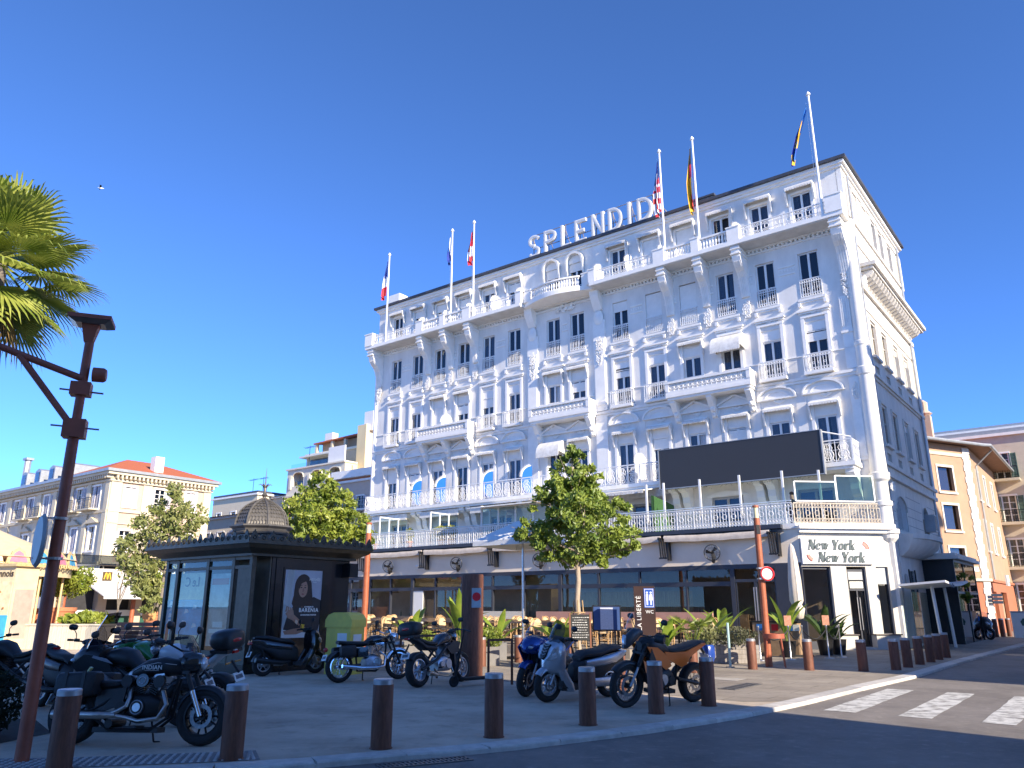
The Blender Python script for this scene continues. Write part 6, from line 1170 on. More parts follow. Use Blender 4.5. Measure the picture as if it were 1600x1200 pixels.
bn = thing('recycling_bin', 'white street bin with green leaf mark before the orange building', 'bin', (26.4, 41.6, 0), R(-30)); MB().box(-.5, .5, -.35, .35, 0, 1.25).build('body', DIVW, bn); MB().box(-.52, .52, -.37, .37, 1.25, 1.32).build('lid', ZINC, bn); MB().prism([(-.08, .6), (.1, .6), (.14, .85), (0, .98), (-.14, .8)], -.36, -.35).build('leaf_mark', GREENS, bn)
rp_ = thing('corten_sign_post', 'slim orange-brown post with small stickers by the side street', 'post', (22.3, 38.6, 0)); MB().tube([(0, 0, 0), (-.06, 0, 1.75)], .1, 10).build('shaft', ORANGEP, rp_); MB().box(-.1, .06, -.115, -.1, .9, 1.1).build('sticker', FL['s'], rp_)
# closed parasol and stanchions by the café corner
cl = thing('closed_parasol', 'folded beige parasol standing by the café entrance', 'parasol', (9.45, 26.6, 0)); q = MB(); rs = []
for z, r_ in ((1.15, .05), (1.2, .16), (1.5, .22), (1.62, .14), (1.75, .2), (2.4, .19), (3.1, .14), (3.5, .08), (3.62, .02)): rs.append([(r_ * (1 + .18 * cos(k * 3.0)) * cos(2 * pi * k / 20), r_ * (1 + .18 * cos(k * 3.0)) * sin(2 * pi * k / 20), z) for k in range(20)])
q.rings(rs); q.build('folded_canopy', mat('parasol_beige', (.62, .56, .48), .85, var=.1), cl, True, 60); MB().cyl((0, 0, 0), (0, 0, 1.3), .03, 8).box(-.3, .3, -.3, .3, 0, .06).build('pole', BLACK, cl)
pr = thing('square_parasol', 'white open parasol rising above the terrace left of the tree', 'parasol', (.35, 25.4, 0)); q = MB(); q.rings([[(x * 1.15, y * 1.15, z_) for x, y in ((-1, -1), (1, -1), (1, 1), (-1, 1))] for z_ in (3.42, 3.58)] + [[(x * .75, y * .75, 3.85) for x, y in ((-1, -1), (1, -1), (1, 1), (-1, 1))], [(x * .04, y * .04, 4.3) for x, y in ((-1, -1), (1, -1), (1, 1), (-1, 1))]], False); q.build('canopy', mat('parasol_white', (.76, .76, .74), .85, var=.05), pr); pr.rotation_euler.z = R(-38); MB().cyl((0, 0, 0), (0, 0, 4.2), .04, 8).build('pole', STEEL, pr); MB().box(-.4, .4, -.4, .4, 0, .08).build('base', BLACK, pr)
st_pts = [(7.5, 24.6), (8.55, 25.0), (9.15, 25.5), (10.0, 25.7), (10.6, 26.2)]; SLB = ['leftmost steel stanchion of the café queue line', 'steel stanchion with notice near the folded parasol', 'steel stanchion in the middle of the café queue line', 'steel stanchion before the café window', 'rightmost steel stanchion next to the café door']
for i, ((x, y), lb_) in enumerate(zip(st_pts, SLB)):
    o = thing('rope_stanchion', lb_, 'stanchion', (x, y, 0), 0, 'rope stanchions at the café'); MB().lathe([(.16, 0), (.15, .02), (.03, .04), (.022, .05), (.022, .92), (.035, .95), (.03, 1.0)], 14).build('post', STEEL, o, True)
    if i < 4: dx, dy = st_pts[i + 1][0] - x, st_pts[i + 1][1] - y; MB().tube([(dx * k / 8, dy * k / 8, .88 - .3 * sin(pi * k / 8)) for k in range(9)], .02, 6).build('rope', BLACK, o)
    if i in (1, 3): MB().box(-.11, .11, -.02, -.01, 1.0, 1.3).build('notice', mat('notice_orange', (.45, .2, .12), .6, var=.4, sc=10), o)
hst = thing('host_desk', 'wooden host desk covered with stickers beside the entrance', 'desk', (8.85, 27.0, 0), R(-38)); MB().box(-.75, .75, -.2, .2, 0, 1.05).build('desk_body', mat('desk_wood', (.3, .2, .12), .7, var=.2, sc=6), hst); MB().box(-.78, .78, -.23, .23, 1.05, 1.1).build('desk_top', BLACK, hst)
for k, (x, m_) in enumerate(((-.6, 's'), (-.1, 'r'), (.4, 's'), (.6, 'w'))): MB().box(x, x + .22, -.215, -.2, .8, 1.0).build('sticker', FL[m_], hst)
# ================================================================ TERRACE: chairs, tables, plants
RATT = mat('rattan', (.45, .28, .13), .7, var=.25, sc=30, bump=.3, bsc=120, rnd=.15); RATW = mat('rattan_weave', (.62, .45, .25), .75, var=.25, sc=25, bump=.5, bsc=90, rnd=.2)
def make_chair():
    o = thing('rattan_chair', 'x', 'chair', (0, 0, 0), 0, 'rattan bistro chairs on the café terrace'); q = MB(); rs = []
    back = [( .21 * cos(a), .0, .2 * sin(a)) for a in [pi * k / 10 for k in range(11)]]
    fr_ = MB().tube([(-.2, .2, .0), (-.22, .22, .44), (-.225, .25, .68)] + [(-.225 * cos(a), .25 + .05 * sin(a), .68 + .2 * sin(a)) for a in [pi * k / 8 for k in range(1, 8)]] + [(.225, .25, .68), (.22, .22, .44), (.2, .2, 0)], .016, 6); fr_.build('back_frame', RATT, o, True)
    q = MB().prism([(-.2, .48), (.2, .48), (.205, .68)] + [(.2 * cos(a), .68 + .18 * sin(a)) for a in [pi * k / 8 for k in range(1, 8)]] + [(-.205, .68)], .235, .25); q.build('backrest', RATW, o)
    MB().lathe([(.2, .43), (.225, .44), (.225, .46), (.2, .475)], 18).build('seat', RATW, o, True)
    for s in (-1, 1): MB().tube([(s * .17, -.17, .44), (s * .19, -.2, 0)], .015, 6).build('leg', RATT, o)
    q = MB()
    for s in (-1, 1): q.tube([(s * .19, -.17, .22), (s * .21, .2, .22)], .01, 5); q.tube([(s * .19, -.18, .05), (s * .1, -.19, .35), (0, -.19, .42)], .009, 5)
    q.torus((0, .0, .24), .16, .01, (0, 0, 1), 14, 5); q.build('stretcher', RATT, o); return o
ch0 = make_chair(); KID[ch0.name] = kids(ch0)
tb0 = thing('bistro_table', 'x', 'table', (0, 0, 0), 0, 'bistro tables on the café terrace'); MB().box(-.34, .34, -.34, .34, .71, .745).build('table_top', mat('table_top', (.1, .07, .05), .4, var=.2), tb0); MB().cyl((0, 0, .03), (0, 0, .71), .035, 8).build('column', BLACK, tb0); MB().box(-.25, .25, -.04, .04, 0, .03).box(-.04, .04, -.25, .25, .0, .031).build('foot', BLACK, tb0); KID[tb0.name] = kids(tb0)
dk = [(-33, 22.3), (-12.6, 22.3), (-11.2, 23.6), (-11.2, 30.85), (-33, 30.85)]; dkm = MB().prism(dk, 0, .28, 'z'); dko = tag(dkm.build('terrace_deck', PAVE, None, loc=LW(0, 0, .005), rz=-AG), kind='structure'); fc = ft = True; rr = random.Random(12); ROWN = ['nearest', 'second', 'third', 'back']; n_t = 0
names_x = ['left of the thick rust-brown post', 'behind the black motorcycle', 'left of the white parasol', 'under the white parasol', 'behind the blue motorcycle', 'behind the chalkboard', 'behind the menu stand', 'behind the totem', 'right of the totem', 'behind the orange motorcycle', 'beside the wooden planter']
for r_ in range(4):
    for i in range(13):
        lx = -31.2 + i * 1.53 + rr.uniform(-.1, .1); ly = 23.0 + r_ * 1.6 + rr.uniform(-.1, .1)
        if r_ == 0 and i > 11: continue
        p = LW(lx, ly, .285); side = 'from the left' 
        row = ROWN[r_] + ' café row'; OD = ['first', 'second', 'third', 'fourth', 'fifth', 'sixth', 'seventh', 'eighth', 'ninth', 'tenth', 'eleventh', 'twelfth', 'thirteenth'][i]
        o = tb0 if ft else copy_tree(tb0); ft = False; o.location = p; o.rotation_euler.z = -AG + rr.uniform(-.1, .1); o['label'] = 'dark bistro table, %s from the left in the %s' % (OD, row)
        for s, wd2 in ((-1, 'left'), (1, 'right')):
            c = ch0 if fc else copy_tree(ch0); fc = False; c.location = LW(lx + s * .46, ly + rr.uniform(-.08, .08), .285); c.rotation_euler.z = -AG - s * pi / 2 + rr.uniform(-.35, .35)
            c['label'] = 'rattan chair %s of the %s table in the %s' % (wd2, OD, row)
ben = mat('bench_pink', (.46, .26, .20), .8, var=.08)
for i, (x, w_, lb_) in enumerate(((-24.5, 3.5, 'cream upholstered bench against the restaurant front on the left'), (-15.8, 5.0, 'dusty pink bench against the restaurant front right of the tree'), (-20.4, 3.2, 'dusty pink bench against the restaurant front left of the tree'))):
    o = lthing('bench', lb_, 'bench', x, 30.1, .285); m_ = ben if i else mat('bench_cream', (.56, .52, .44), .8, var=.06); MB().box(-w_ / 2, w_ / 2, -.28, .28, .25, .47).build('seat', m_, o); MB().box(-w_ / 2, w_ / 2, .2, .3, .47, 1.05).build('backrest', m_, o); MB().box(-w_ / 2 + .1, w_ / 2 - .1, -.2, .25, 0, .25).build('base', BLACK, o)
# ---- broad leaf plants in pots
BAN = leafmat('banana_leaf', (.10, .20, .02), (.34, .42, .06)); BAN2 = leafmat('bush_leaf', (.10, .16, .02), (.30, .34, .05)); DKL = leafmat('dark_leaf', (.025, .06, .015), (.08, .13, .03))
POTG = mat('grey_planter', (.22, .21, .2), .8, var=.15); POTB = mat('blue_glazed_pot', (.02, .06, .3), .25, var=.3); WOODP = mat('grey_planks', (.3, .27, .24), .85, var=.25, sc=5, streak=3)
def bigleaf(m, base, az, L, W, el, curl=1.2, nseg=8):
    d = Vector((cos(az), sin(az), 0)); s = Vector((-sin(az), cos(az), 0)); p = Vector(base); a = el; prev = None; st = L / nseg
    for k in range(nseg + 1):
        f_ = k / nseg; w = 0 if f_ < .22 else W * sin(pi * min(1, (f_ - .22) / .78) ** .8) ** .7; w = max(w, .008)
        dirv = d * cos(a) + Vector((0, 0, 1)) * sin(a); up = (d * -sin(a) + Vector((0, 0, 1)) * cos(a))
        row = [p - s * w + up * w * .35, p, p + s * w + up * w * .35]
        if prev: m.add(prev + row, [(0, 1, 4, 3), (1, 2, 5, 4)])
        prev = row; p = p + dirv * st; a -= curl / nseg * (.4 + f_)
def ZD(x, y):
    lx, ly = x * cos(AG) - y * sin(AG), x * sin(AG) + y * cos(AG); return .285 if -33 < lx < -11.9 and ly > 22.6 else 0
def plant(label, x, y, h, n, pot='grey', spread=.5, seed=0, lm=None, z=0, W=.12):
    o = thing('banana_plant', label, 'potted plant', (x, y, ZD(x, y)), 0, 'leafy plants on the café terrace'); r_ = random.Random(seed)
    if pot == 'grey': MB().box(-.28, .28, -.28, .28, 0, .5).build('pot', POTG, o)
    elif pot == 'blue': MB().lathe([(.17, 0), (.26, .25), (.25, .5), (.22, .55)], 18).build('pot', POTB, o, True)
    elif pot == 'black': MB().lathe([(.2, 0), (.26, .45), (.27, .5)], 16).build('pot', BLACK, o, True)
    for k in range(n):
        m = MB(); bigleaf(m, (r_.uniform(-.06, .06), r_.uniform(-.06, .06), .45), k * 2.4 + r_.uniform(-.3, .3), h * .8 * r_.uniform(.7, 1.05), W * r_.uniform(.8, 1.2), R(90) - spread * r_.uniform(.2, 1.1), r_.uniform(.5, 1.5)); m.build('leaf', lm or BAN, o, True, 80)
plant('tall banana plant left of the thick rust-brown post', -1.6, 25.0, 2.1, 8, 'grey', .45, 1); plant('banana plant with arching leaves right of the rust-brown post', -.44, 25.0, 1.7, 5, 'grey', .8, 2)
plant('bright banana plant behind the silver scooter at the tree foot', 1.3, 21.5, 1.5, 9, 'grey', .8, 3, W=.14); plant('banana plant just right of the totem', 4.16, 21.7, 1.2, 8, 'grey', .7, 4, W=.13); plant('banana plant behind the orange motorcycle rear wheel', 6.05, 25.2, 1.6, 7, 'grey', .6, 5); plant('banana plant with a pale bud near the restaurant door', 7.0, 26.8, 1.9, 7, 'grey', .5, 6); plant('banana plant beside the folded parasol', 8.9, 26.2, 2.3, 7, 'black', .6, 7); plant('dark broad-leaved plant before the café window', 10.5, 27.2, 1.7, 12, 'black', .8, 8, DKL); plant('low dark plant beside the café door pillar', 11.1, 27.6, 1.3, 10, 'black', .9, 9, DKL); plant('banana plant far left behind the classic motorcycle', -3.3, 26.5, 1.6, 6, 'grey', .6, 10)
def bush(label, x, y, rx, rz, n, lm, pot, seed, s=.05, z=.0):
    o = thing('potted_bush', label, 'potted plant', (x, y, ZD(x, y)), 0, 'leafy plants on the café terrace'); m = MB(); leafcloud(m, (0, 0, .5 + rz * .8), rx, rx, rz, n, s, random.Random(seed)); m.build('foliage', lm, o)
    if pot == 'wood':
        for k in range(4): MB().box(-.75, .75, -.25, .25, .01 + k * .125, .13 + k * .125).build('plank', WOODP, o)
    elif pot == 'blue': MB().lathe([(.17, 0), (.26, .25), (.25, .5), (.22, .55)], 18).build('pot', POTB, o, True)
    else: MB().box(-.3, .3, -.3, .3, 0, .5).build('pot', POTG, o)
bush('bright green clipped bush right of the rust-brown post', -.65, 22.8, .42, .3, 900, BAN2, 'grey', 1); bush('small bright bush in front of the black motorcycle top case', -2.47, 23.2, .35, .25, 500, BAN2, 'grey', 2); bush('feathery olive bush in a blue pot', 5.4, 22.7, .35, .4, 500, leafmat('olive_leaf', (.12, .14, .05), (.32, .32, .14)), 'blue', 3, .06); bush('dull lavender bush in a low plank planter', 6.35, 23.6, .8, .3, 1300, leafmat('lavender_leaf', (.06, .07, .03), (.16, .16, .08)), 'wood', 4, .045)
o = thing('fan_palm_plant', 'small spiky fan palm between the totem and the blue pot', 'potted plant', (4.95, 22.3, 0), 0, 'leafy plants on the café terrace'); r_ = random.Random(5); MB().box(-.25, .25, -.25, .25, 0, .45).build('pot', POTG, o)
for k in range(9):
    m = MB(); a = k * .7; c = Vector((.35 * cos(a), .35 * sin(a), .95 + .2 * r_.random())); m.tube([(0, 0, .45), c], .012, 5)
    for j in range(13): b_ = a + (j - 6) * .2; m.add([c, c + Vector((.33 * cos(b_), .33 * sin(b_), .1 + .12 * cos((j - 6) * .4))), c + Vector((.2 * cos(b_ + .08), .2 * sin(b_ + .08), .1))], [(0, 1, 2)])
    m.build('leaf', BAN2, o)
# ================================================================ TREES
BARK = mat('pale_bark', (.36, .29, .22), .9, var=.25, sc=8, bump=.5, bsc=30, streak=4); BARKD = mat('grey_bark', (.2, .17, .14), .9, var=.25, sc=8, bump=.5, bsc=30)
def tree(label, x, y, h, trunk_h, blobs, nl, ls, lm, seed, bm_=BARK, r0=.09, stakes=False, group='young street trees', rz=0):
    o = thing('street_tree', label, 'tree', (x, y, 0), rz, group); rr = random.Random(seed); t = MB(); pts = [(0, 0, 0)] + [(rr.uniform(-.04, .04), rr.uniform(-.04, .04), trunk_h * k / 5) for k in range(1, 6)] + [(.05, 0, h * .75)]
    t.tube(pts, [r0 * 1.25, r0, r0 * .95, r0 * .9, r0 * .85, r0 * .8, r0 * .25], 10); t.build('trunk', bm_, o, True)
    br = MB(); cr = MB()
    for bx, by, bz, brd, bh in blobs:
        c = Vector((bx, by, bz)); s0 = Vector((0, 0, min(max(trunk_h * .9, bz - brd * 1.2), h * .7))); mid = s0.lerp(c, .55) + Vector((rr.uniform(-.1, .1), rr.uniform(-.1, .1), -.05)); br.tube([s0, mid, c], [r0 * .4, r0 * .28, .01], 6)
        for _ in range(5):
            e = c + Vector((rr.gauss(0, brd * .5), rr.gauss(0, brd * .5), rr.gauss(0, bh * .5))); br.tube([mid.lerp(c, .6), e], [r0 * .14, .006], 5)
        # leaf sprays: tight clumps inside the blob
        nc = max(4, int(10 * brd * brd * 6))
        for _ in range(nc):
            v = Vector((rr.gauss(0, 1), rr.gauss(0, 1), rr.gauss(0, 1))).normalized() * rr.uniform(.55, 1.08); cc = (bx + v.x * brd, by + v.y * brd, bz + v.z * bh); q = brd * rr.uniform(.2, .34); leafcloud(cr, cc, q, q, q * .75, max(6, int(nl / len(blobs) / nc)), ls, rr)
    br.build('limbs', bm_, o, True); cr.build('crown', lm, o)
    if stakes:
        for k in range(3): a = k * 2.1 + .4; MB().tube([(.28 * cos(a), .28 * sin(a), 0), (.14 * cos(a), .14 * sin(a), 1.75)], .02, 6).build('stake', mat('cane', (.42, .28, .14), .8, var=.2), o)
        MB().torus((0, 0, 1.4), .2, .018, (0, 0, 1), 12, 5).build('stake_tie', MT['cane'], o)
    return o
LEAF1 = leafmat('tree_leaf', (.09, .16, .022), (.34, .41, .07)); LEAF2 = leafmat('tree_leaf_yellow', (.12, .19, .02), (.36, .40, .06)); LEAF3 = leafmat('tree_leaf_pale', (.15, .19, .05), (.36, .37, .13))
bl = [(-.05, 0, 5.9, .42, .4), (-.2, 0, 5.35, .6, .5), (.5, .1, 4.95, .55, .5), (-.85, 0, 4.6, .55, .45), (.1, -.3, 4.5, .8, .6), (1.05, .1, 4.35, .55, .45), (-1.45, .1, 3.75, .5, .35), (1.6, .1, 3.3, .4, .3), (.35, 0, 5.45, .5, .4), (-.6, .2, 5.0, .55, .4), (0, 0, 4.9, .7, .5), (-.4, .3, 3.8, .8, .55), (.6, -.2, 3.7, .85, .55), (1.35, 0, 3.6, .6, .45), (-.9, -.2, 3.3, .6, .4), (.0, .1, 3.15, .7, .4), (.8, .2, 3.15, .6, .4), (-.1, .8, 4.4, .8, .6), (.2, -.9, 4.1, .75, .6)]
tree('young leafy tree with pale staked trunk in the middle of the terrace', 1.93, 23.4, 6.2, 2.9, bl, 12500, .09, LEAF1, 21, stakes=True)
bl2 = [(0, 0, 6.6, .7, .6), (-.6, 0, 5.9, .9, .7), (.7, .1, 5.8, .9, .7), (-1.2, 0, 5.1, .9, .7), (.1, 0, 5.1, 1.0, .7), (1.3, 0, 5.0, .9, .7), (-.6, 0, 4.3, 1, .7), (.7, 0, 4.3, 1, .7), (1.7, .2, 4.3, .6, .5), (-1.6, 0, 4.3, .7, .6), (0, .6, 5.5, .8, .8), (0, -.7, 4.9, .9, .8)]
tree('bright yellow-green tree behind the right side of the kiosk', -8.3, 33.5, 7.2, 3.2, bl2, 10000, .11, LEAF2, 22, BARKD)
tree('loose pale-leaved tree behind the left side of the kiosk', -14.9, 34.0, 7.0, 2.4, [(0, 0, 5.9, .8, .8), (.5, 0, 5.2, .9, .7), (-.8, 0, 5.0, .9, .7), (0, .3, 4.4, 1.1, .7), (-1.3, 0, 4.0, .9, .7), (-1.0, 0, 3.2, .9, .7), (.6, 0, 3.6, .9, .7), (-.7, 0, 2.4, .7, .6), (-.2, 0, 1.7, .6, .6)], 6500, .11, LEAF3, 23, BARKD)
# potted trees on the left
def pot_tree(label, x, y, pr_, ph, rx, rz_, zc, n, seed):
    o = thing('potted_tree', label, 'potted tree', (x, y, 0), 0, 'trees in terracotta tubs'); MB().lathe([(pr_ * .72, 0), (pr_, ph * .85), (pr_ * 1.08, ph * .86), (pr_ * 1.08, ph), (pr_ * .95, ph), (pr_ * .9, ph * .9)], 24).build('tub', TERRA, o, True, 30); MB().tube([(0, 0, ph * .8), (.05, 0, zc)], [.09, .05], 8).build('trunk', BARKD, o); m = MB(); r_ = random.Random(seed)
    for _ in range(26): v = Vector((r_.gauss(0, 1), r_.gauss(0, 1), r_.gauss(0, .8))).normalized() * r_.uniform(.3, 1); leafcloud(m, (v.x * rx, v.y * rx, zc + v.z * rz_), rx * .4, rx * .4, rz_ * .5, n // 26, .11, r_)
    m.build('crown', LEAF2, o)
pot_tree('round yellow-green tree in the larger terracotta tub at left', -24.5, 43.5, .75, 1.5, 1.25, .75, 2.9, 3500, 1); pot_tree('tree in the left terracotta tub partly behind its neighbour', -26.3, 45, .7, 1.45, 1.0, .6, 2.75, 2200, 2); pot_tree('yellowing tree in a terracotta tub left of the kiosk', -18.6, 42, .6, 1.3, .95, .8, 2.6, 2400, 3)
for i, (x, y) in enumerate(((-17.6, 39.0), (-16.4, 38.6))):
    o = thing('orange_chair', ['left', 'right'][i] + ' of two orange-backed chairs beside the kiosk', 'chair', (x, y, 0), .5 + i * .3); MB().loft([(-.0, 0, 1.25, .3, .05, 3), (.04, 0, 1.2, .32, .33, 3), (.08, 0, 1.2, .3, .3, 3)], 14, 'y').build('backrest', mat('orange_shell', (.55, .28, .1), .6, var=.1), o, True); MB().box(-.3, .3, -.5, .02, .7, .78).build('seat', MT['orange_shell'], o)
    for a in (-.25, .25):
        for b_ in (-.45, .0): MB().cyl((a, b_, 0), (a, b_, .72), .02, 6).build('leg', BLACK, o)
wp = thing('plank_planter', 'long pale plank planter box behind the left motorcycles', 'planter', (-17.8, 31.0, 0), R(-6)); PLK = mat('pale_planks', (.55, .50, .40), .8, var=.15, sc=4, streak=3, rnd=.08); pm_ = MB().box(-.092, .092, -.02, .02, 0, .86).mesh('plank', PLK)
for k in range(30): put('plank', pm_, wp, (-2.85 + k * .196, 0, 0))
MB().box(-2.95, 2.95, -.06, .9, .86, .92).build('rim', PLK, wp); MB().box(-2.9, 2.9, .05, .85, .4, .84).build('soil', DARKROOM, wp); m = MB(); leafcloud(m, (1.2, .4, 1.1), 1.2, .3, .25, 260, .16, random.Random(3)); m.build('plants', LEAF2, wp)
wb = thing('slatted_bench', 'reddish wooden slatted bench behind the left motorcycles', 'bench', (-12.0, 25.5, 0), R(-20)); 
for k in range(5): MB().box(-.9, .9, .2 + k * .01, .24 + k * .01, .45 + k * .13, .56 + k * .13).build('slat', mat('red_wood', (.25, .09, .05), .6, var=.25, sc=5), wb)
for k in range(4): MB().box(-.9, .9, -.35 + k * .13, -.24 + k * .13, .42, .46).build('slat', MT['red_wood'], wb)
for s in (-.8, .8): MB().box(s - .03, s + .03, -.35, .25, 0, .42).build('leg', BLACK, wb)
# bare sapling
o = thing('bare_sapling', 'leafless young tree in front of the corner building awning', 'tree', (-22.6, 46, 0)); m = MB(); r_ = random.Random(8)
def branch(p, d, L, r, lev):
    q = p + d * L; m.tube([p, p.lerp(q, .5) + Vector((r_.uniform(-.05, .05), r_.uniform(-.05, .05), 0)), q], [r, r * .8, r * .5], 5)
    if lev:
        for _ in range(4): branch(p.lerp(q, r_.uniform(.45, 1)), (d + Vector((r_.gauss(0, .5), r_.gauss(0, .5), r_.gauss(.1, .3)))).normalized(), L * .62, r * .5, lev - 1)
branch(Vector((0, 0, 0)), Vector((0, 0, 1)), 2.6, .07, 4); m.build('trunk', BARKD, o)
# ---- fan palm, upper left
pal = thing('fan_palm', 'tall fan palm with pointed yellow-green fronds cut by the left edge', 'palm', (-9.65, 13.1, 0)); PF = leafmat('palm_frond', (.13, .2, .025), (.44, .47, .10)); PFD = leafmat('palm_dead_frond', (.16, .10, .04), (.30, .20, .08))
MB().tube([(0, 0, 0), (.05, 0, 3), (0, 0, 7.8)], [.3, .24, .26], 14).build('trunk', BARKD, pal, True); r_ = random.Random(31)
def frond(az, el, Ls, Rr, dead=False):
    m = MB(); d = Vector((cos(az) * cos(el), sin(az) * cos(el), sin(el))); b0_ = Vector((0, 0, 7.8)); c = b0_ + d * Ls + Vector((0, 0, -.12 * Ls)); m.tube([b0_, b0_.lerp(c, .5) + Vector((0, 0, .06)), c], [.028, .022, .014], 5)
    sd = d.cross(Vector((0, 0, 1))).normalized(); up = sd.cross(d).normalized(); n = 34
    for j in range(n):
        t = (j / (n - 1) - .5) * R(250); L = Rr * (.62 + .38 * cos(t * .62)) * r_.uniform(.9, 1.05); v = d * cos(t) + sd * sin(t) + up * (.12 - .1 * abs(t)); v.normalize(); w = v.cross(up).normalized() * L * .034
        p1 = c + v * L * .55; drp = Vector((0, 0, -.13 * L * (1 + (1.5 if dead else 0)))); p2 = c + v * L * .85 + drp * .5; p3 = c + v * L + drp * r_.uniform(.9, 1.9); f_ = up * L * .02
        m.add([c, p1 + w, p1 + f_, p1 - w, p2 + w * .5, p2 - w * .5, p3], [(0, 1, 2), (0, 2, 3), (1, 4, 5, 2), (2, 5, 3), (4, 6, 5)])
    m.build('frond', PFD if dead else PF, pal)
for k in range(46): frond(k * 2.399 + r_.uniform(-.2, .2), R(78 - k * 2.9 + r_.uniform(-8, 8)), r_.uniform(.8, 1.15), r_.uniform(.9, 1.15))
for k in range(3): frond(k * 2.1 + r_.uniform(-.2, .2), R(-52 - r_.uniform(0, 25)), .9, .8, True)
# ---- low hedge at the lower left, bird
hg = thing('juniper_bush', 'dark low conifer bush in the bottom left corner', 'bush', (-7.3, 10.3, 0)); m = MB(); leafcloud(m, (0, 0, .42), 1.15, .9, .55, 5200, .05, random.Random(6)); leafcloud(m, (-1.2, .6, .45), 1.0, .8, .55, 3000, .05, random.Random(7)); m.build('foliage', leafmat('juniper', (.008, .016, .008), (.022, .035, .014), .8), hg); MB().cyl((0, 0, 0), (0, 0, .4), .05, 8).build('stem', BARKD, hg)
sheet('planting_bed', [(-9.5, 9.2), (-6.3, 9.5), (-6.0, 10.9), (-7, 12.2), (-10, 12)], .006, mat('bed_soil', (.06, .045, .035), .95, var=.3, sc=8, bump=.5))
bd = thing('gull', 'tiny dark gull gliding high in the blue sky', 'bird', (-24.0, 40, 25.0), .5); bd.scale = (.55, .55, .55); MB().loft([(-.25, 0, 0, .02, .02, 2), (-.1, 0, 0, .07, .07, 2), (.1, 0, .0, .08, .07, 2), (.22, 0, .02, .05, .05, 2), (.32, 0, .02, .01, .01, 2)], 8).build('body', DIVW, bd, True); m = MB()
for s in (-1, 1): m.add([(.08, s * .05, .03), (-.1, s * .05, .03), (-.12, s * .35, .16), (.08, s * .35, .17), (-.12, s * .62, .06)], [(0, 1, 2, 3), (3, 2, 4)])
m.build('wing', BLACK, bd)
# ================================================================ CAROUSEL at the left edge
car = thing('carousel', 'painted cream carousel with gilded scalloped canopy cut by the left edge', 'carousel', (-28.0, 41.0, 0), R(12)); CRM = mat('carousel_cream', (.68, .56, .34), .6, var=.1, sc=3); GLD = mat('carousel_gilt', (.62, .46, .22), .45, .2, var=.2, sc=8); PNKC = mat('carousel_pink', (.5, .18, .26), .6, var=.2); BLUC = mat('carousel_blue', (.05, .28, .5), .6, var=.2)
Rc = 4.6; MB().lathe([(Rc * .55, 0), (Rc * .55, 3.0)], 24).build('core', mat('carousel_core', (.36, .29, .22), .8, var=.2, sc=2), car); MB().lathe([(Rc, 0), (Rc, .3)], 32).build('platform', BROWNP, car); MB().lathe([(Rc, 3.0), (Rc, 3.62)], 24, cap=False).build('fascia', CRM, car); MB().lathe([(Rc + .2, 3.9), (1.5, 5.2), (.05, 5.8)], 24).build('tent_roof', CRM, car)
seg = MB(); P = [(-.58, 0), (-.5, .3), (-.35, .42), (-.28, .62), (0, .82), (.28, .62), (.35, .42), (.5, .3), (.58, 0)]; seg.prism(P, -.05, .05); sm_ = seg.mesh('rounding_board', GLD); inn = MB().prism([(p * .72, q * .72 + .06) for p, q in P], -.07, -.05); im_ = [inn.mesh('painted_panel', BLUC), inn.mesh('painted_panel', PNKC)]; scr = MB()
for k in range(6): scr.torus((-.5 + k * .2, -.05, .05 + .06 * (k % 2)), .09, .03, n=10, k=5)
scm = scr.mesh('gilt_scroll', GLD, True)
for k in range(24):
    a = 2 * pi * k / 24; o = put('rounding_board', sm_, car); o.matrix_local = RZ(a) @ MV((0, -Rc - .12, 3.55)) @ Matrix.Rotation(R(-14), 4, 'X'); put('painted_panel', im_[k % 2], o); put('gilt_scroll', scm, o, (0, 0, -.12))
for k in range(12):
    a = 2 * pi * k / 12 + .1; MB().cyl((Rc * .93 * cos(a), Rc * .93 * sin(a), .3), (Rc * .93 * cos(a), Rc * .93 * sin(a), 3.1), .06, 8).build('pillar', GLD, car)
bx = thing('ticket_booth', 'cream painted ticket booth with sea scene panel at the left edge', 'booth', (-19.35, 31.0, 0), R(-20)); MB().box(-1.1, .55, -.5, .5, 0, 3.05).build('booth_body', CRM, bx); MB().box(.551, .56, -.4, .4, .4, 2.2).build('booth_shutter', mat('booth_shutter', (.38, .32, .27), .8, var=.15), bx); m = MB(); m.cm = 0; m.box(-1.05, .5, -.52, -.501, .1, 1.25); m.cm = 1; m.box(-1.05, .5, -.52, -.501, 1.25, 2.5); m.cm = 2
for k in range(9): x = -1.0 + .17 * (k % 5) * 2 * .9; m.ball((min(x, .45), -.52, 1.5 + .2 * (k % 4)), .05, 6, 4)
m.build('painted_panel', [PB, PS, mat('booth_brown', (.3, .14, .05), .7)], bx); text('lettering', 'Cannois', mat('booth_ink', (.05, .03, .02), .6), bx, (-.12, -.515, 2.78), (pi / 2, 0, 0), size=.36, offset=.006, extrude=.004)
MB().box(-1.2, .7, -.65, .65, 3.05, 3.15).build('booth_roof', GLD, bx)
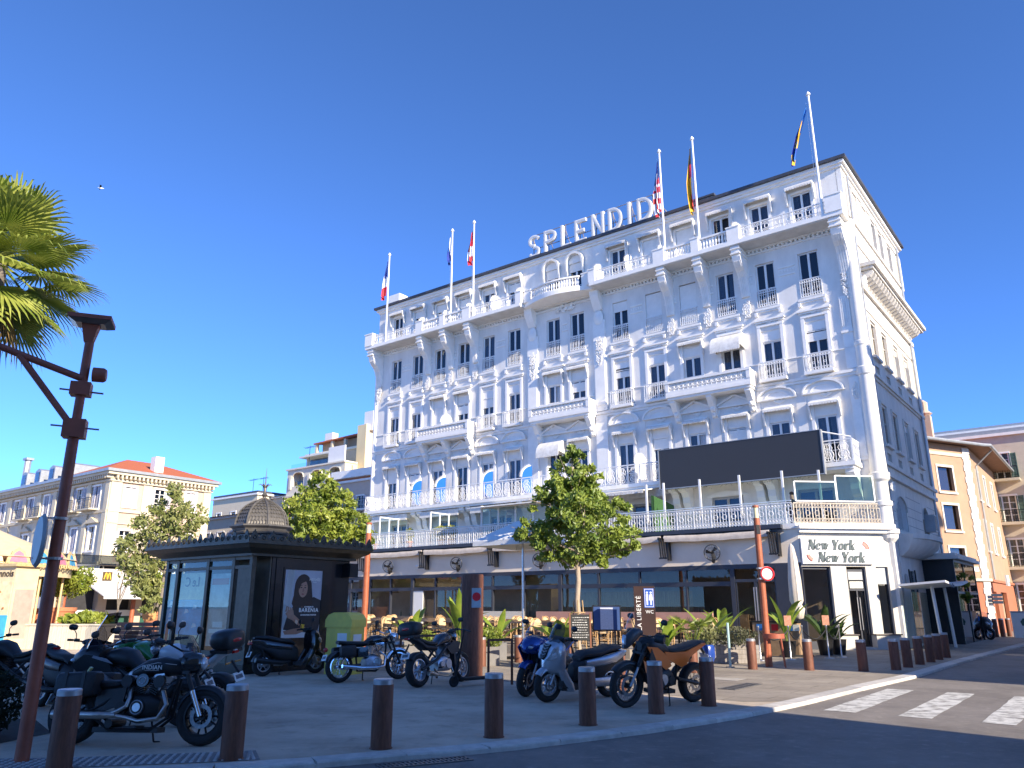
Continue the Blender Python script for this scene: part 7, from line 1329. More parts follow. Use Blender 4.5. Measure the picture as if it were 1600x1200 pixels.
# ================================================================ MOTORCYCLES AND SCOOTERS
RIMB = mat('black_rim', (.02, .02, .022), .4, .5, var=.1); GLOSSB = mat('gloss_black', (.012, .012, .014), .18, 0, var=.1, coat=.6); MATTB = mat('matt_black_paint', (.014, .015, .018), .45, 0, var=.15)
LENS = mat('headlamp_lens', (.5, .52, .55), .08, .3, var=.1); REDL = mat('tail_lens', (.42, .012, .012), .15, 0, var=.1, coat=.5); SCREEN = glassmat('tinted_screen', (.35, .36, .38), 1.45); CSCREEN = glassmat('clear_screen', (.72, .74, .76), 1.45); PLATE = mat('number_plate', (.7, .7, .68), .5, var=.05)
DISCM = mat('disc_steel', (.22, .22, .23), .35, .9, var=.2, sc=30)
def motor(name, label, x, y, yaw, lean=7, cat='motorcycle', group='parked motorcycles'):
    o = thing(name, label, cat, (x, y, 0), 0, group); o.rotation_euler = (R(-lean), 0, R(yaw)); return o
def wheel(p, x, r, w, rim, spokes=10, rimm=RIMB, disc=True, wire=False, y=0):
    m = MB(); n = 32; prof = [(rim, -w * .36), (rim + (r - rim) * .35, -w * .5), (rim + (r - rim) * .75, -w * .46), (r - w * .06, -w * .3), (r, -w * .08), (r, w * .08), (r - w * .06, w * .3), (rim + (r - rim) * .75, w * .46), (rim + (r - rim) * .35, w * .5), (rim, w * .36)]
    m.rings([[(q * cos(2 * pi * k / n), t + y, q * sin(2 * pi * k / n)) for q, t in prof] for k in range(n)], False, True); o = m.build('wheel', RUBBER, p, True, 60, (x, 0, r))
    m = MB(); pr = [(rim + .004, -w * .36), (rim - .02, -w * .38), (rim - .028, -w * .2), (rim - .028, w * .2), (rim - .02, w * .38), (rim + .004, w * .36)]
    m.rings([[(q * cos(2 * pi * k / n), t + y, q * sin(2 * pi * k / n)) for q, t in pr] for k in range(n)], False, True); m.build('rim', rimm, o, True, 60); m = MB(); m.cyl((0, -w * .45 + y, 0), (0, w * .45 + y, 0), .045, 14)
    if wire:
        for k in range(36): a = 2 * pi * k / 36; b_ = a + (.35 if k % 2 else -.35); s = -1 if k % 4 < 2 else 1; m.tube([(.04 * cos(a), s * .035 + y, .04 * sin(a)), ((rim - .02) * cos(b_), y, (rim - .02) * sin(b_))], .0028, 4)
    else:
        for k in range(spokes): a = 2 * pi * k / spokes + (.12 if k % 2 else 0); m.tube([(.04 * cos(a), y, .04 * sin(a)), ((rim - .02) * cos(a), y, (rim - .02) * sin(a))], .0125, 6)
    m.build('spokes', rimm, o, True)
    if disc:
        for s in ((-1, 1) if disc == 2 else (disc if disc in (-1, 1) else -1,)):
            m = MB(); yy = s * (w * .45 + .012) + y; m.rings([[(q * cos(2 * pi * k / 28), yy + t, q * sin(2 * pi * k / 28)) for q, t in ((rim * .4, -.002), (rim * .6, -.002), (rim * .6, .002), (rim * .4, .002))] for k in range(28)], False, True); m.build('brake_disc', DISCM, o)
    return o
def fork(p, xa, za, xt, zt, y=.09, r=.022, lower=ALU, upper=CHROME, usd=False):
    for s in (-1, 1):
        mx, mz = xa + (xt - xa) * .45, za + (zt - za) * .45; o = MB().tube([(xa, s * y, za), (mx, s * y, mz)], [r * 1.25, r * 1.35] if not usd else [r * .9, r * .9], 10).build('fork_leg', lower, p, True); MB().tube([(mx, s * y, mz), (xt, s * y, zt)], r if not usd else r * 1.4, 10).build('fork_tube', upper, o, True)
    MB().cbox((xt, 0, zt), (.07, 2 * y + .07, .035)).cbox((xt - (xt - xa) * .22, 0, zt - (zt - za) * .22), (.08, 2 * y + .08, .04)).cyl((xa, -y, za), (xa, y, za), .012, 8).build('triple_clamp', PLASTIC, p)
def bars(p, x, z, w, rise=.05, pull=.12, m_=BLACK, mirror=True, stem=.16, round_=False):
    MB().tube([(x - pull, -w, z + rise * .8), (x - pull * .6, -w * .75, z + rise), (x, -w * .3, z), (x, w * .3, z), (x - pull * .6, w * .75, z + rise), (x - pull, w, z + rise * .8)], .012, 8).build('handlebar', m_, p, True)
    for s in (-1, 1):
        MB().tube([(x - pull * .7, s * w * .82, z + rise * .95), (x - pull, s * (w + .02), z + rise * .8)], .018, 8).build('grip', RUBBER, p, True); MB().tube([(x - pull * .5, s * w * .7, z + rise), (x - pull * .3, s * w * .9, z + rise * .8), (x - pull * .55, s * (w + .02), z + rise * .75)], .006, 5).cbox((x - pull * .45, s * w * .68, z + rise), (.06, .06, .05)).build('brake_lever', BLACK, p)
        if mirror:
            o = MB().tube([(x - pull * .4, s * w * .72, z + rise), (x - pull * .2, s * (w * .8), z + rise + stem * .6), (x - pull * .3, s * (w * .95), z + rise + stem)], .007, 6).build('mirror', BLACK, p); mm = MB(); mm.loft([(-.012, s * w, z + rise + stem + .03, .05, .03, 2.5), (.0, s * w, z + rise + stem + .03, .075, .048, 2.6), (.03, s * w, z + rise + stem + .03, .06, .038, 2.4), (.045, s * w, z + rise + stem + .03, .02, .015, 2)], 12); mm.X = None; q = mm.build('mirror_head', PLASTIC, o, True, 60); q.location.x = x - pull * .3
def vtwin(p, x, z, s=1., fin=ALU, dark=BLACK, ang=26):
    MB().loft([(x - .24 * s, 0, z - .02, .1 * s, .1 * s, 3), (x - .12 * s, 0, z, .15 * s, .15 * s, 3), (x + .08 * s, 0, z, .15 * s, .15 * s, 3), (x + .2 * s, 0, z - .01, .1 * s, .1 * s, 3)], 14).build('crankcase', dark, p, True); MB().cyl((x - .02, -.17 * s, z), (x - .02, -.155 * s, z), .085 * s, 18).build('engine_cover', dark, p, True); MB().cyl((x - .02, -.175 * s, z), (x - .02, -.165 * s, z), .045 * s, 18).torus((x - .02, -.17 * s, z), .07 * s, .006, n=20, k=5).build('engine_cover', fin, p, True); MB().cyl((x - .2 * s, -.16 * s, z - .01), (x - .2 * s, -.14 * s, z - .01), .07 * s, 16).build('engine_cover', dark, p, True)
    for d in (-1, 1):
        m = MB(); a = R(ang) * d; u = Vector((sin(a), 0, cos(a))); b0_ = Vector((x, 0, z)); M = Matrix.Rotation(a, 3, 'Y')
        for k in range(9): m.cbox(b0_ + u * (.13 + k * .022) * s, (.13 * s, .15 * s, .011 * s), M)
        m.cyl(b0_ + u * .1 * s, b0_ + u * .32 * s, .05 * s, 12); m.build('cylinder', dark, p); m = MB(); m.cbox(b0_ + u * .35 * s, (.14 * s, .17 * s, .075 * s), M); m.cyl(b0_ + u * .36 * s + Vector((0, -.1 * s, 0)), b0_ + u * .36 * s + Vector((0, .1 * s, 0)), .055 * s, 14); m.build('cylinder_head', fin, p, True); MB().tube([b0_ + u * .2 * s + Vector((.07 * d * s, -.085, 0)), b0_ + u * .33 * s + Vector((.07 * d * s, -.085, 0))], .013, 6).build('pushrod_tube', CHROME, p)
def engine(p, x, z, w=.2, l=.42, h=.3, m_=BLACK, cov=ALU):
    MB().loft([(x - l / 2, 0, z - .03, w * .6, h * .3, 4), (x - l * .3, 0, z, w * .8, h * .42, 4), (x, 0, z, w * .85, h * .45, 4), (x + l * .3, 0, z - .02, w * .75, h * .4, 4), (x + l / 2, 0, z - .03, w * .5, h * .25, 4)], 14).build('crankcase', m_, p, True); m = MB(); M = Matrix.Rotation(R(18), 3, 'Y')
    for k in range(8): m.cbox((x + .06 + k * .008, 0, z + h * .4 + k * .026), (.2, w * 1.25, .012), M)
    m.cbox((x + .14, 0, z + h * .4 + .25), (.22, w * 1.2, .09), M); m.build('cylinder', cov if cov != ALU else m_, p)
    for s in (-1, 1): MB().cyl((x + .04, s * w * .82, z - .02), (x + .04, s * w * .95, z - .02), h * .27, 18).build('engine_cover', cov, p, True); MB().cyl((x - .15, s * w * .75, z - .03), (x - .15, s * w * .9, z - .03), h * .2, 16).build('engine_cover', m_, p, True)
def plate(p, x, z, tilt=20, w=.21):
    o = MB().box(-.004, .004, -w / 2, w / 2, -.065, .065).build('number_plate', PLATE, p, loc=(x, 0, z)); o.rotation_euler.y = R(tilt); MB().box(-.0065, -.0045, -w / 2 + .03, w / 2 - .03, -.03, .03).build('plate_characters', mat('plate_ink', (.12, .12, .13), .6, var=.9, sc=60), o)
def guard(p, x, r, w, a0, a1, m_, rr=.025, name='mudguard'):
    m = MB(); n = 14; rs = []
    for k in range(n + 1):
        a = R(a0 + (a1 - a0) * k / n); q = r + rr; rs.append([(x + (q - dz) * cos(a), y_, r + (q - dz) * sin(a)) for y_, dz in ((-w, .05), (-w * .9, .012), (-w * .5, 0), (w * .5, 0), (w * .9, .012), (w, .05), (w * .88, .055), (w * .5, .01), (-w * .5, .01), (-w * .88, .055))])
    m.rings(rs); return m.build(name, m_, p, True, 60)
def stand(p, x=0., L=.32, s=1): MB().tube([(x, s * .1, L), (x + .03, s * .2, .03)], .011, 6).tube([(x + .03, s * .2, .03), (x + .09, s * .24, .025)], .012, 6).build('side_stand', BLACK, p)
def topcase(p, x, z, L=.4, w=.24, h=.15, m_=MATTB):
    o = MB().loft([(x - L * .5, 0, z, w * .6, h * .6, 3), (x - L * .42, 0, z, w * .9, h * .9, 3.2), (x - L * .1, 0, z, w, h, 3), (x + L * .25, 0, z, w * .92, h * .9, 3), (x + L * .48, 0, z - .01, w * .6, h * .6, 3)], 20).build('top_case', m_, p, True, 60); MB().loft([(x - L * .505, 0, z, w * .35, h * .16, 3), (x - L * .47, 0, z, w * .62, h * .26, 3), (x - L * .4, 0, z, w * .8, h * .22, 3)], 12).build('reflector', REDL, o, True); MB().box(x - L * .4, x + L * .4, -w * .7, w * .7, z - h - .03, z - h + .02).build('case_rack', BLACK, o)
def screenm(p, pts, m_, name='windscreen'):
    # pts rows of (x, halfwidth, z); curved panel
    m = MB(); rs = []
    for x, w, z in pts: rs.append([(x - .55 * w * (abs(t) ** 2), w * t, z) for t in (-1, -.7, -.35, 0, .35, .7, 1)])
    for a, b_ in zip(rs[:-1], rs[1:]): m.add(a + b_, [(i, i + 1, i + 8, i + 7) for i in range(6)])
    return m.build(name, m_, p, True, 80)
# ---- 1 cruiser at the front left
c1 = motor('cruiser_motorcycle', 'black V-twin cruiser with lettered tank and steel exhaust, nearest at left', -4.5, 10.0, -4, 6)
wheel(c1, .8, .325, .14, .225, 10, disc=2); wheel(c1, -.8, .32, .19, .2, 10); guard(c1, .8, .325, .085, 20, 165, MATTB); guard(c1, -.8, .32, .12, 25, 150, MATTB, .04)
fork(c1, .8, .325, .5, .95, .11, .026, CHROME, BLACK); MB().loft([(.5, 0, .84, .04, .05, 2.4), (.42, 0, .87, .1, .09, 2.4), (.25, 0, .885, .15, .115, 2.3), (.05, 0, .86, .15, .11, 2.3), (-.12, 0, .80, .11, .075, 2.4), (-.24, 0, .75, .06, .035, 2.4)], 20).build('fuel_tank', MATTB, c1, True); MB().tube([(.42, -.105, .9), (.2, -.151, .92), (0, -.148, .88), (-.14, -.105, .815)], .003, 4).build('tank_pinstripe', PLATE, c1)
t_ = text('tank_lettering', 'INDIAN', PLATE, c1, (.14, -.156, .865), (pi / 2 + .12, 0, 0), size=.07, extrude=.002, offset=.001, space=1.05); MB().box(.05, .23, -.157, -.1545, .83, .833).build('tank_underline', PLATE, c1)
MB().loft([(-.14, 0, .72, .1, .035, 3), (-.28, 0, .675, .15, .05, 3), (-.45, 0, .67, .16, .055, 3), (-.56, 0, .73, .13, .06, 3), (-.62, 0, .76, .1, .03, 3)], 16).build('seat', SEATM, c1, True); vtwin(c1, .06, .42, 1.08)
MB().cyl((.06, -.18, .72), (.06, -.13, .72), .075, 16).build('air_cleaner', GLOSSB, c1, True); MB().torus((.06, -.183, .72), .04, .006, n=18, k=5).build('air_cleaner_badge', STEEL, c1, True)
for d in (-.14, .26): MB().cyl((d, -.17, .71), (d, -.12, .71), .07, 16).build('rocker_cover', BLACK, c1, True)
EXH = mat('brushed_exhaust', (.46, .42, .38), .28, .95, var=.15, sc=10)
MB().tube([(.3, -.1, .6), (.4, -.17, .45), (.33, -.2, .3), (.1, -.21, .27), (-.05, -.21, .31), (-.2, -.21, .33)], .027, 10).build('exhaust_header', EXH, c1, True); MB().tube([(-.1, -.1, .62), (-.06, -.18, .52), (-.07, -.21, .43), (-.16, -.215, .38), (-.26, -.215, .345)], .027, 10).build('exhaust_header', EXH, c1, True); MB().tube([(-.18, -.215, .335), (-.3, -.215, .335), (-.36, -.217, .335), (-.95, -.225, .34)], [.035, .042, .05, .052], 14).build('silencer', EXH, c1, True)
MB().tube([(.44, -.03, .75), (.38, -.07, .3), (.2, -.1, .17), (-.3, -.1, .17), (-.5, -.1, .3)], .02, 8).tube([(.44, .03, .75), (.38, .07, .3), (.2, .1, .17), (-.3, .1, .17), (-.5, .1, .3)], .02, 8).tube([(-.12, -.1, .68), (-.4, -.13, .45), (-.62, -.13, .34)], .02, 8).tube([(-.2, -.12, .7), (-.8, -.13, .66)], .02, 8).build('frame', BLACK, c1, True); MB().prism([(-.5, .33), (-.16, .45), (-.14, .64), (-.5, .6)], -.14, -.11).build('side_cover', MATTB, c1); MB().tube([(-.8, -.14, .36), (-.6, -.14, .62)], .03, 8).build('shock_absorber', BLACK, c1); MB().cyl((-.28, -.16, .24), (-.28, .16, .24), .05, 12).build('swingarm_pivot', BLACK, c1); MB().box(-.02, .14, -.3, -.1, .2, .22).build('foot_peg', BLACK, c1)
bars(c1, .46, 1.06, .4, .09, .2, BLACK, True, .16); screenm(c1, [(.66, .12, .86), (.65, .2, .98), (.6, .22, 1.12), (.5, .17, 1.25)], SCREEN); MB().loft([(.72, 0, .92, .05, .05, 2.2), (.68, 0, .92, .12, .11, 2.3), (.58, 0, .92, .17, .14, 2.5), (.5, 0, .93, .17, .12, 2.5)], 16).build('headlamp_fairing', GLOSSB, c1, True); MB().ball((.71, 0, .92), .075, 14, 8, (.5, 1, 1)).build('headlamp', LENS, c1, True)
b_ = MB().loft([(-.95, -.2, .66, .1, .12, 5), (-.92, -.2, .66, .12, .14, 5), (-.5, -.2, .68, .12, .14, 5), (-.47, -.2, .68, .1, .12, 5)], 16).build('saddlebag', SEATM, c1, True); MB().box(-.62, -.58, -.325, -.31, .55, .82).box(-.84, -.8, -.325, -.31, .54, .82).build('bag_strap', PLASTIC, b_); MB().loft([(-.95, .2, .66, .1, .12, 5), (-.92, .2, .66, .12, .14, 5), (-.5, .2, .68, .12, .14, 5), (-.47, .2, .68, .1, .12, 5)], 16).build('saddlebag', SEATM, c1, True); MB().ball((-1.08, 0, .6), .05, 10, 6).build('tail_light', REDL, c1, True); plate(c1, -1.12, .5); stand(c1, .1); MB().box(-.5, .3, -.1, .1, .14, .2).build('engine_cradle', BLACK, c1); MB().cbox((-.62, -.2, .82), (.02, .05, .1), Matrix.Rotation(.5, 3, 'Y')).build('reflector', mat('yellow_reflector', (.5, .5, .2), .3), c1)
# ---- sports / touring kinds from one builder
def roadbike(o, paint, paint2, wb=1.42, fr=.3, rr_=.31, seat_z=.82, fairing=0, screen=None, scr_m=SCREEN, case=False, tank_z=.92, tail_up=.05, rimm=RIMB, exh=1, hand=True, bar_z=1.05, bar_w=.36, engm=BLACK, belly=False):
    xf, xr = wb / 2, -wb / 2; wheel(o, xf, fr, .12, fr * .7, 10, rimm, 2); wheel(o, xr, rr_, .18, rr_ * .66, 10, rimm, 1); guard(o, xf, fr, .075, 40, 150, paint2); guard(o, xr, rr_, .1, 60, 140, PLASTIC); fork(o, xf, fr, xf - .3, .92, .1, .024, ALU, BLACK, True)
    MB().loft([(xf - .3, 0, tank_z - .06, .06, .06, 2.5), (xf - .38, 0, tank_z - .01, .13, .1, 2.6), (xf - .55, 0, tank_z, .165, .125, 2.6), (xf - .72, 0, tank_z - .03, .15, .115, 2.6), (xf - .88, 0, seat_z - .04, .1, .06, 2.6), (xf - .95, 0, seat_z - .06, .08, .04, 2.6)], 20).build('fuel_tank', paint, o, True)
    MB().loft([(xf - .84, 0, seat_z - .02, .08, .03, 3), (xf - .95, 0, seat_z - .02, .13, .04, 3), (xr + .28, 0, seat_z, .14, .05, 3), (xr + .12, 0, seat_z + .05, .12, .05, 3), (xr - .1, 0, seat_z + .08 + tail_up, .1, .045, 3), (xr - .2, 0, seat_z + .08 + tail_up, .06, .025, 3)], 16).build('seat', SEATM, o, True)
    MB().loft([(xf - .9, 0, seat_z - .11, .1, .05, 3), (xr + .2, 0, seat_z - .07, .13, .06, 3), (xr - .05, 0, seat_z + .02 + tail_up, .11, .055, 3), (xr - .24, 0, seat_z + .06 + tail_up, .07, .035, 3), (xr - .3, 0, seat_z + .07 + tail_up, .03, .015, 3)], 16).build('tail_fairing', paint2, o, True); MB().loft([(xr - .31, 0, seat_z + .05 + tail_up, .05, .02, 3), (xr - .27, 0, seat_z + .05 + tail_up, .07, .028, 3)], 10).build('tail_light', REDL, o, True)
    engine(o, .05, .42, .2, .5, .36, engm); MB().tube([(xf - .36, -.05, .85), (.05, -.16, .72), (-.25, -.13, .5), (xr + .02, -.1, rr_)], .03, 8).tube([(xf - .36, .05, .85), (.05, .16, .72), (-.25, .13, .5), (xr + .02, .1, rr_)], .03, 8).tube([(-.25, -.1, .55), (xr + .2, -.1, seat_z - .08)], .018, 6).tube([(-.25, .1, .55), (xr + .2, .1, seat_z - .08)], .018, 6).build('frame', PLASTIC, o, True)
    MB().box(xf - .42, xf - .36, -.16, .16, .36, .72).build('radiator', PLASTIC, o); MB().tube([(.25, -.08, .4), (.3, -.12, .22), (.05, -.14, .16), (-.25, -.16, .2), (-.4, -.17, .32)], .025, 8).build('exhaust_header', EXH, o, True); MB().tube([(-.4, -.17, .32), (-.5, -.19, .38), (xr - .06, -.21, .52)] if exh else [(-.3, -.16, .2), (-.5, -.17, .24), (-.6, -.17, .25)], [.035, .055, .05], 14).build('silencer', EXH, o, True); MB().tube([(-.3, .0, .42), (xr + .15, 0, seat_z - .15)], .03, 8).build('shock_absorber', ALU, o)
    for s in (-1, 1): MB().prism([(xf - .42, .86), (xf - .2, .82), (xf - .3, .62), (xf - .55, .58), (xf - .7, .72)], *sorted((s * .17, s * .195))).build('side_panel', paint2, o)
    bars(o, xf - .32, bar_z, bar_w, .03, .14); stand(o, -.1); plate(o, xr - .36, seat_z - .22, 25); MB().tube([(xr - .22, 0, seat_z), (xr - .36, 0, seat_z - .16)], .02, 6).build('plate_bracket', PLASTIC, o)
    for s in (-1, 1): MB().tube([(xr - .24, s * .05, seat_z - .02), (xr - .25, s * .16, seat_z - .02)], .014, 6).build('indicator', mat('amber_lens', (.5, .2, .03), .2), o); MB().cyl((-.22, s * .14, .34), (-.22, s * .28, .34), .014, 6).build('foot_peg', BLACK, o)
    if fairing:
        MB().loft([(xf + .2, 0, .86, .03, .04, 2.4), (xf + .14, 0, .87, .11, .1, 2.5), (xf - .02, 0, .9, .19, .16, 2.6), (xf - .18, 0, .9, .21, .17, 2.8), (xf - .3, 0, .88, .2, .14, 3)], 18).build('nose_fairing', paint, o, True)
        for s in (-1, 1): q = MB().prism([(xf + .08, .84), (xf - .1, .98), (xf - .45, .92), (xf - .62, .6), (xf - .7, .28 if fairing > 1 else .5), (xf - .35, .24 if fairing > 1 else .5), (xf - .2, .55)], *sorted((s * .2, s * .225))); q.build('side_fairing', paint, o); MB().ball((xf + .13, s * .085, .88), .06, 10, 6, (.9, .9, .5)).build('headlamp', LENS, o, True)
    else: MB().ball((xf - .18, 0, .95), .085, 14, 8, (.8, 1, 1)).build('headlamp', LENS, o, True); MB().loft([(xf - .12, 0, 1.05, .05, .03, 3), (xf - .22, 0, 1.07, .09, .05, 3), (xf - .3, 0, 1.05, .08, .04, 3)], 12).build('instruments', PLASTIC, o, True)
    if screen: screenm(o, screen, scr_m)
    if case: topcase(o, xr - .12, seat_z + .3)
    return o
# 2 tall-screen tourer behind the cruiser (facing left), 5, 6, 3, 4
c2 = motor('touring_motorcycle', 'matt black touring motorcycle with tall dark windscreen behind the cruiser', -5.25, 11.55, 172, 7); roadbike(c2, MATTB, MATTB, 1.5, .3, .31, .8, 1, [(.78, .16, .95), (.7, .2, 1.12), (.58, .2, 1.32), (.46, .16, 1.5)], glassmat('dark_screen', (.1, .1, .12), 1.45))
for s in (-1, 1): MB().prism([(.3, .93), (.5, .97), (.52, .94), (.2, .86)], *sorted((s * .226, s * .232))).build('decal', mat('silver_decal', (.3, .3, .34), .4), c2)
SILV = mat('silver_paint', (.42, .44, .48), .28, .6, var=.04, coat=.4); BLUEM = mat('metallic_blue', (.008, .05, .24), .25, .4, var=.1, coat=.5); ORM = mat('orange_plastic', (.85, .17, .02), .35, 0, var=.08); WHM = mat('white_plastic', (.62, .63, .65), .35, var=.05, coat=.2); GRM = mat('green_paint', (.02, .16, .03), .25, var=.1, coat=.4); BRS = mat('brown_metallic', (.09, .075, .072), .35, .4, var=.1, coat=.3)
c6 = motor('sport_motorcycle', 'white and black motorcycle with black top case and red reflector', -5.0, 12.55, 160, 7); roadbike(c6, WHM, WHM, 1.4, .3, .31, .82, 0, None, case=True, tail_up=.08)
c5 = motor('green_motorcycle', 'motorcycle with green and black tank behind the touring motorcycle', -5.9, 13.5, 150, 8); roadbike(c5, GRM, MATTB, 1.4, .3, .31, .82, 1, [(.7, .13, .98), (.58, .14, 1.12), (.48, .1, 1.2)], SCREEN)
c9 = motor('roadster_motorcycle', 'dark grey roadster with black top case seen from behind', -1.5, 17.35, 58, 7); roadbike(c9, mat('graphite_paint', (.05, .05, .058), .25, .4, var=.1, coat=.4), MATTB, 1.5, .3, .33, .84, 0, None, case=True, tail_up=.06, exh=0, rimm=ALU, engm=ALU)
c11 = motor('blue_motorcycle', 'metallic blue half-faired motorcycle beside the silver scooter', .62, 15.7, -122, 7); roadbike(c11, BLUEM, BLUEM, 1.42, .31, .31, .82, 2, [(.8, .12, .98), (.72, .19, 1.08), (.6, .17, 1.22), (.5, .11, 1.3)], CSCREEN)
c4 = motor('dark_motorcycle', 'dark motorcycle with red tail lamp at the far left behind the bush', -8.55, 14.0, 165, 7); roadbike(c4, MATTB, PLASTIC, 1.4, .3, .31, .82, 1, [(.75, .14, .98), (.66, .18, 1.12), (.55, .14, 1.28)], CSCREEN)
# ---- 8 classic twin
c8 = motor('classic_motorcycle', 'classic black and chrome motorcycle with wire wheels and leather bags', -3.15, 18.15, 38, 6); wheel(c8, .73, .33, .1, .245, 0, CHROME, 1, True); wheel(c8, -.73, .32, .12, .23, 0, CHROME, False, True); guard(c8, .73, .33, .06, 35, 160, CHROME); guard(c8, -.73, .32, .085, 30, 160, GLOSSB); fork(c8, .73, .33, .48, .92, .09, .021, BLACK, BLACK)
MB().loft([(.44, 0, .83, .05, .05, 2.4), (.38, 0, .85, .1, .09, 2.3), (.2, 0, .86, .135, .11, 2.2), (.02, 0, .84, .13, .1, 2.2), (-.1, 0, .8, .09, .06, 2.4)], 18).build('fuel_tank', GLOSSB, c8, True); MB().loft([(-.06, 0, .79, .1, .04, 3), (-.3, 0, .79, .13, .05, 3), (-.6, 0, .8, .13, .05, 3), (-.78, 0, .83, .09, .035, 3)], 16).build('seat', SEATM, c8, True); engine(c8, .06, .4, .17, .42, .32, ALU, CHROME); MB().cyl((.06, -.15, .8), (.12, -.15, .66), .02, 8).build('bevel_tube', CHROME, c8)
for s in (-1, 1): MB().tube([(.2, s * .08, .62), (.34, s * .13, .5), (.3, s * .15, .3), (.1, s * .17, .26), (-.25, s * .17, .27), (-.75, s * .19, .33)], [.02, .02, .022, .03, .04, .038], 12).build('exhaust', CHROME, c8, True); MB().tube([(-.73, s * .12, .36), (-.55, s * .12, .72)], .028, 8).build('shock_absorber', CHROME, c8); MB().loft([(-.8, s * .2, .62, .06, .1, 5), (-.76, s * .2, .62, .075, .12, 5), (-.48, s * .2, .63, .075, .12, 5), (-.45, s * .2, .63, .06, .1, 5)], 14).build('leather_bag', SEATM, c8, True)
MB().tube([(.42, 0, .8), (.38, 0, .35), (.15, 0, .2), (-.3, 0, .22), (-.35, 0, .72)], .025, 8).tube([(.4, 0, .78), (-.3, 0, .74), (-.7, 0, .76)], .025, 8).tube([(-.25, -.08, .35), (-.73, -.1, .32)], .022, 8).tube([(-.25, .08, .35), (-.73, .1, .32)], .022, 8).build('frame', GLOSSB, c8, True); MB().prism([(-.35, .5), (-.08, .5), (-.1, .72), (-.32, .7)], -.13, .13).build('side_cover', GLOSSB, c8); bars(c8, .44, 1.0, .38, .08, .16, CHROME); MB().lathe([(.001, .08), (.07, .05), (.095, 0), (.08, -.08), (.04, -.14)], 18).build('headlamp', CHROME, c8, True).matrix_local = MV((.62, 0, .92)) @ Matrix.Rotation(pi / 2, 4, 'Y'); MB().ball((.68, 0, .92), .085, 14, 8, (.3, 1, 1)).build('headlamp_lens', LENS, c8, True); MB().cyl((.5, .05, 1.0), (.47, .05, 1.08), .04, 12).cyl((.5, -.05, 1.0), (.47, -.05, 1.08), .04, 12).build('instruments', CHROME, c8, True); stand(c8, -.1); plate(c8, -1.08, .52); MB().ball((-1.05, 0, .68), .05, 10, 6).build('tail_light', REDL, c8, True)
# ---- 13 adventure bike
c13 = motor('adventure_motorcycle', 'orange and black adventure motorcycle at the end of the row', 2.5, 13.92, -148, 7); wheel(c13, .76, .345, .1, .265, 0, BLACK, 2, True); wheel(c13, -.74, .33, .15, .225, 0, BLACK, 1, True); fork(c13, .76, .345, .44, 1.0, .1, .025, ALU, BLACK, True); guard(c13, .76, .345, .07, 40, 150, MATTB, .05)
MB().loft([(.52, 0, .95, .06, .08, 2.6), (.42, 0, .98, .15, .12, 2.6), (.25, 0, .97, .19, .15, 2.6), (.05, 0, .92, .15, .11, 2.6), (-.06, 0, .88, .1, .06, 2.6)], 18).build('fuel_tank', MATTB, c13, True); MB().loft([(.02, 0, .9, .1, .035, 3), (-.2, 0, .88, .14, .045, 3), (-.5, 0, .92, .14, .05, 3), (-.8, 0, .99, .1, .04, 3), (-.95, 0, 1.0, .05, .02, 3)], 16).build('seat', SEATM, c13, True)
for s in (-1, 1):
    MB().prism([(.1, .88), (-.02, .74), (-.3, .62), (-.42, .66), (-.5, .78), (-.86, .98), (-.8, 1.0), (-.4, .87), (-.1, .86)], *sorted((s * .13, s * .16))).build('tail_panel', ORM, c13); MB().prism([(.52, .98), (.4, .8), (.1, .6), (-.02, .66), (.08, .82), (.3, .96)], *sorted((s * .19, s * .215))).build('tank_panel', ORM, c13); MB().prism([(.44, .95), (.3, .7), (.12, .35), (.3, .3), (.5, .62)], *sorted((s * .2, s * .225))).build('lower_tank', MATTB, c13); MB().cyl((.44, s * .3, 1.13), (.36, s * .43, 1.12), .07, 12).build('hand_guard', PLASTIC, c13, True)
engine(c13, .06, .45, .18, .46, .34, PLASTIC, ALU); MB().tube([(.5, 0, .9), (.35, 0, .4), (.1, 0, .26), (-.3, 0, .32), (-.35, 0, .8)], .028, 8).tube([(-.28, -.1, .42), (-.74, -.11, .33)], .03, 8).tube([(-.28, .1, .42), (-.74, .11, .33)], .03, 8).tube([(-.3, 0, .5), (-.4, 0, .8), (-.85, 0, .93)], .02, 8).build('frame', PLASTIC, c13, True); MB().loft([(.87, 0, .97, .03, .05, 3), (.8, 0, 1.03, .065, .11, 3), (.68, 0, 1.12, .08, .12, 3), (.56, 0, 1.18, .065, .07, 3), (.48, 0, 1.18, .04, .03, 3)], 12).build('headlamp_cowl', mat('dark_grey_cowl', (.04, .045, .055), .35, var=.1), c13, True); MB().loft([(.875, 0, 1.05, .03, .06, 4), (.85, 0, 1.06, .05, .085, 4)], 12).build('headlamp', LENS, c13, True); screenm(c13, [(.82, .13, 1.22), (.75, .16, 1.36), (.66, .13, 1.5)], CSCREEN); bars(c13, .4, 1.12, .42, .06, .12, BLACK, True, .18); MB().tube([(-.35, -.15, .4), (-.5, -.2, .5), (-.85, -.22, .72)], [.04, .06, .055], 14).build('silencer', BLACK, c13, True); plate(c13, -1.0, .74, 30); MB().tube([(-.85, 0, .95), (-1.0, 0, .78)], .025, 6).build('plate_bracket', PLASTIC, c13); MB().ball((-.95, 0, .96), .05, 10, 6, (.6, 1, .6)).build('tail_light', REDL, c13, True); stand(c13, -.05, .42); MB().box(-.2, .28, -.13, .13, .2, .26).build('skid_plate', PLASTIC, c13)
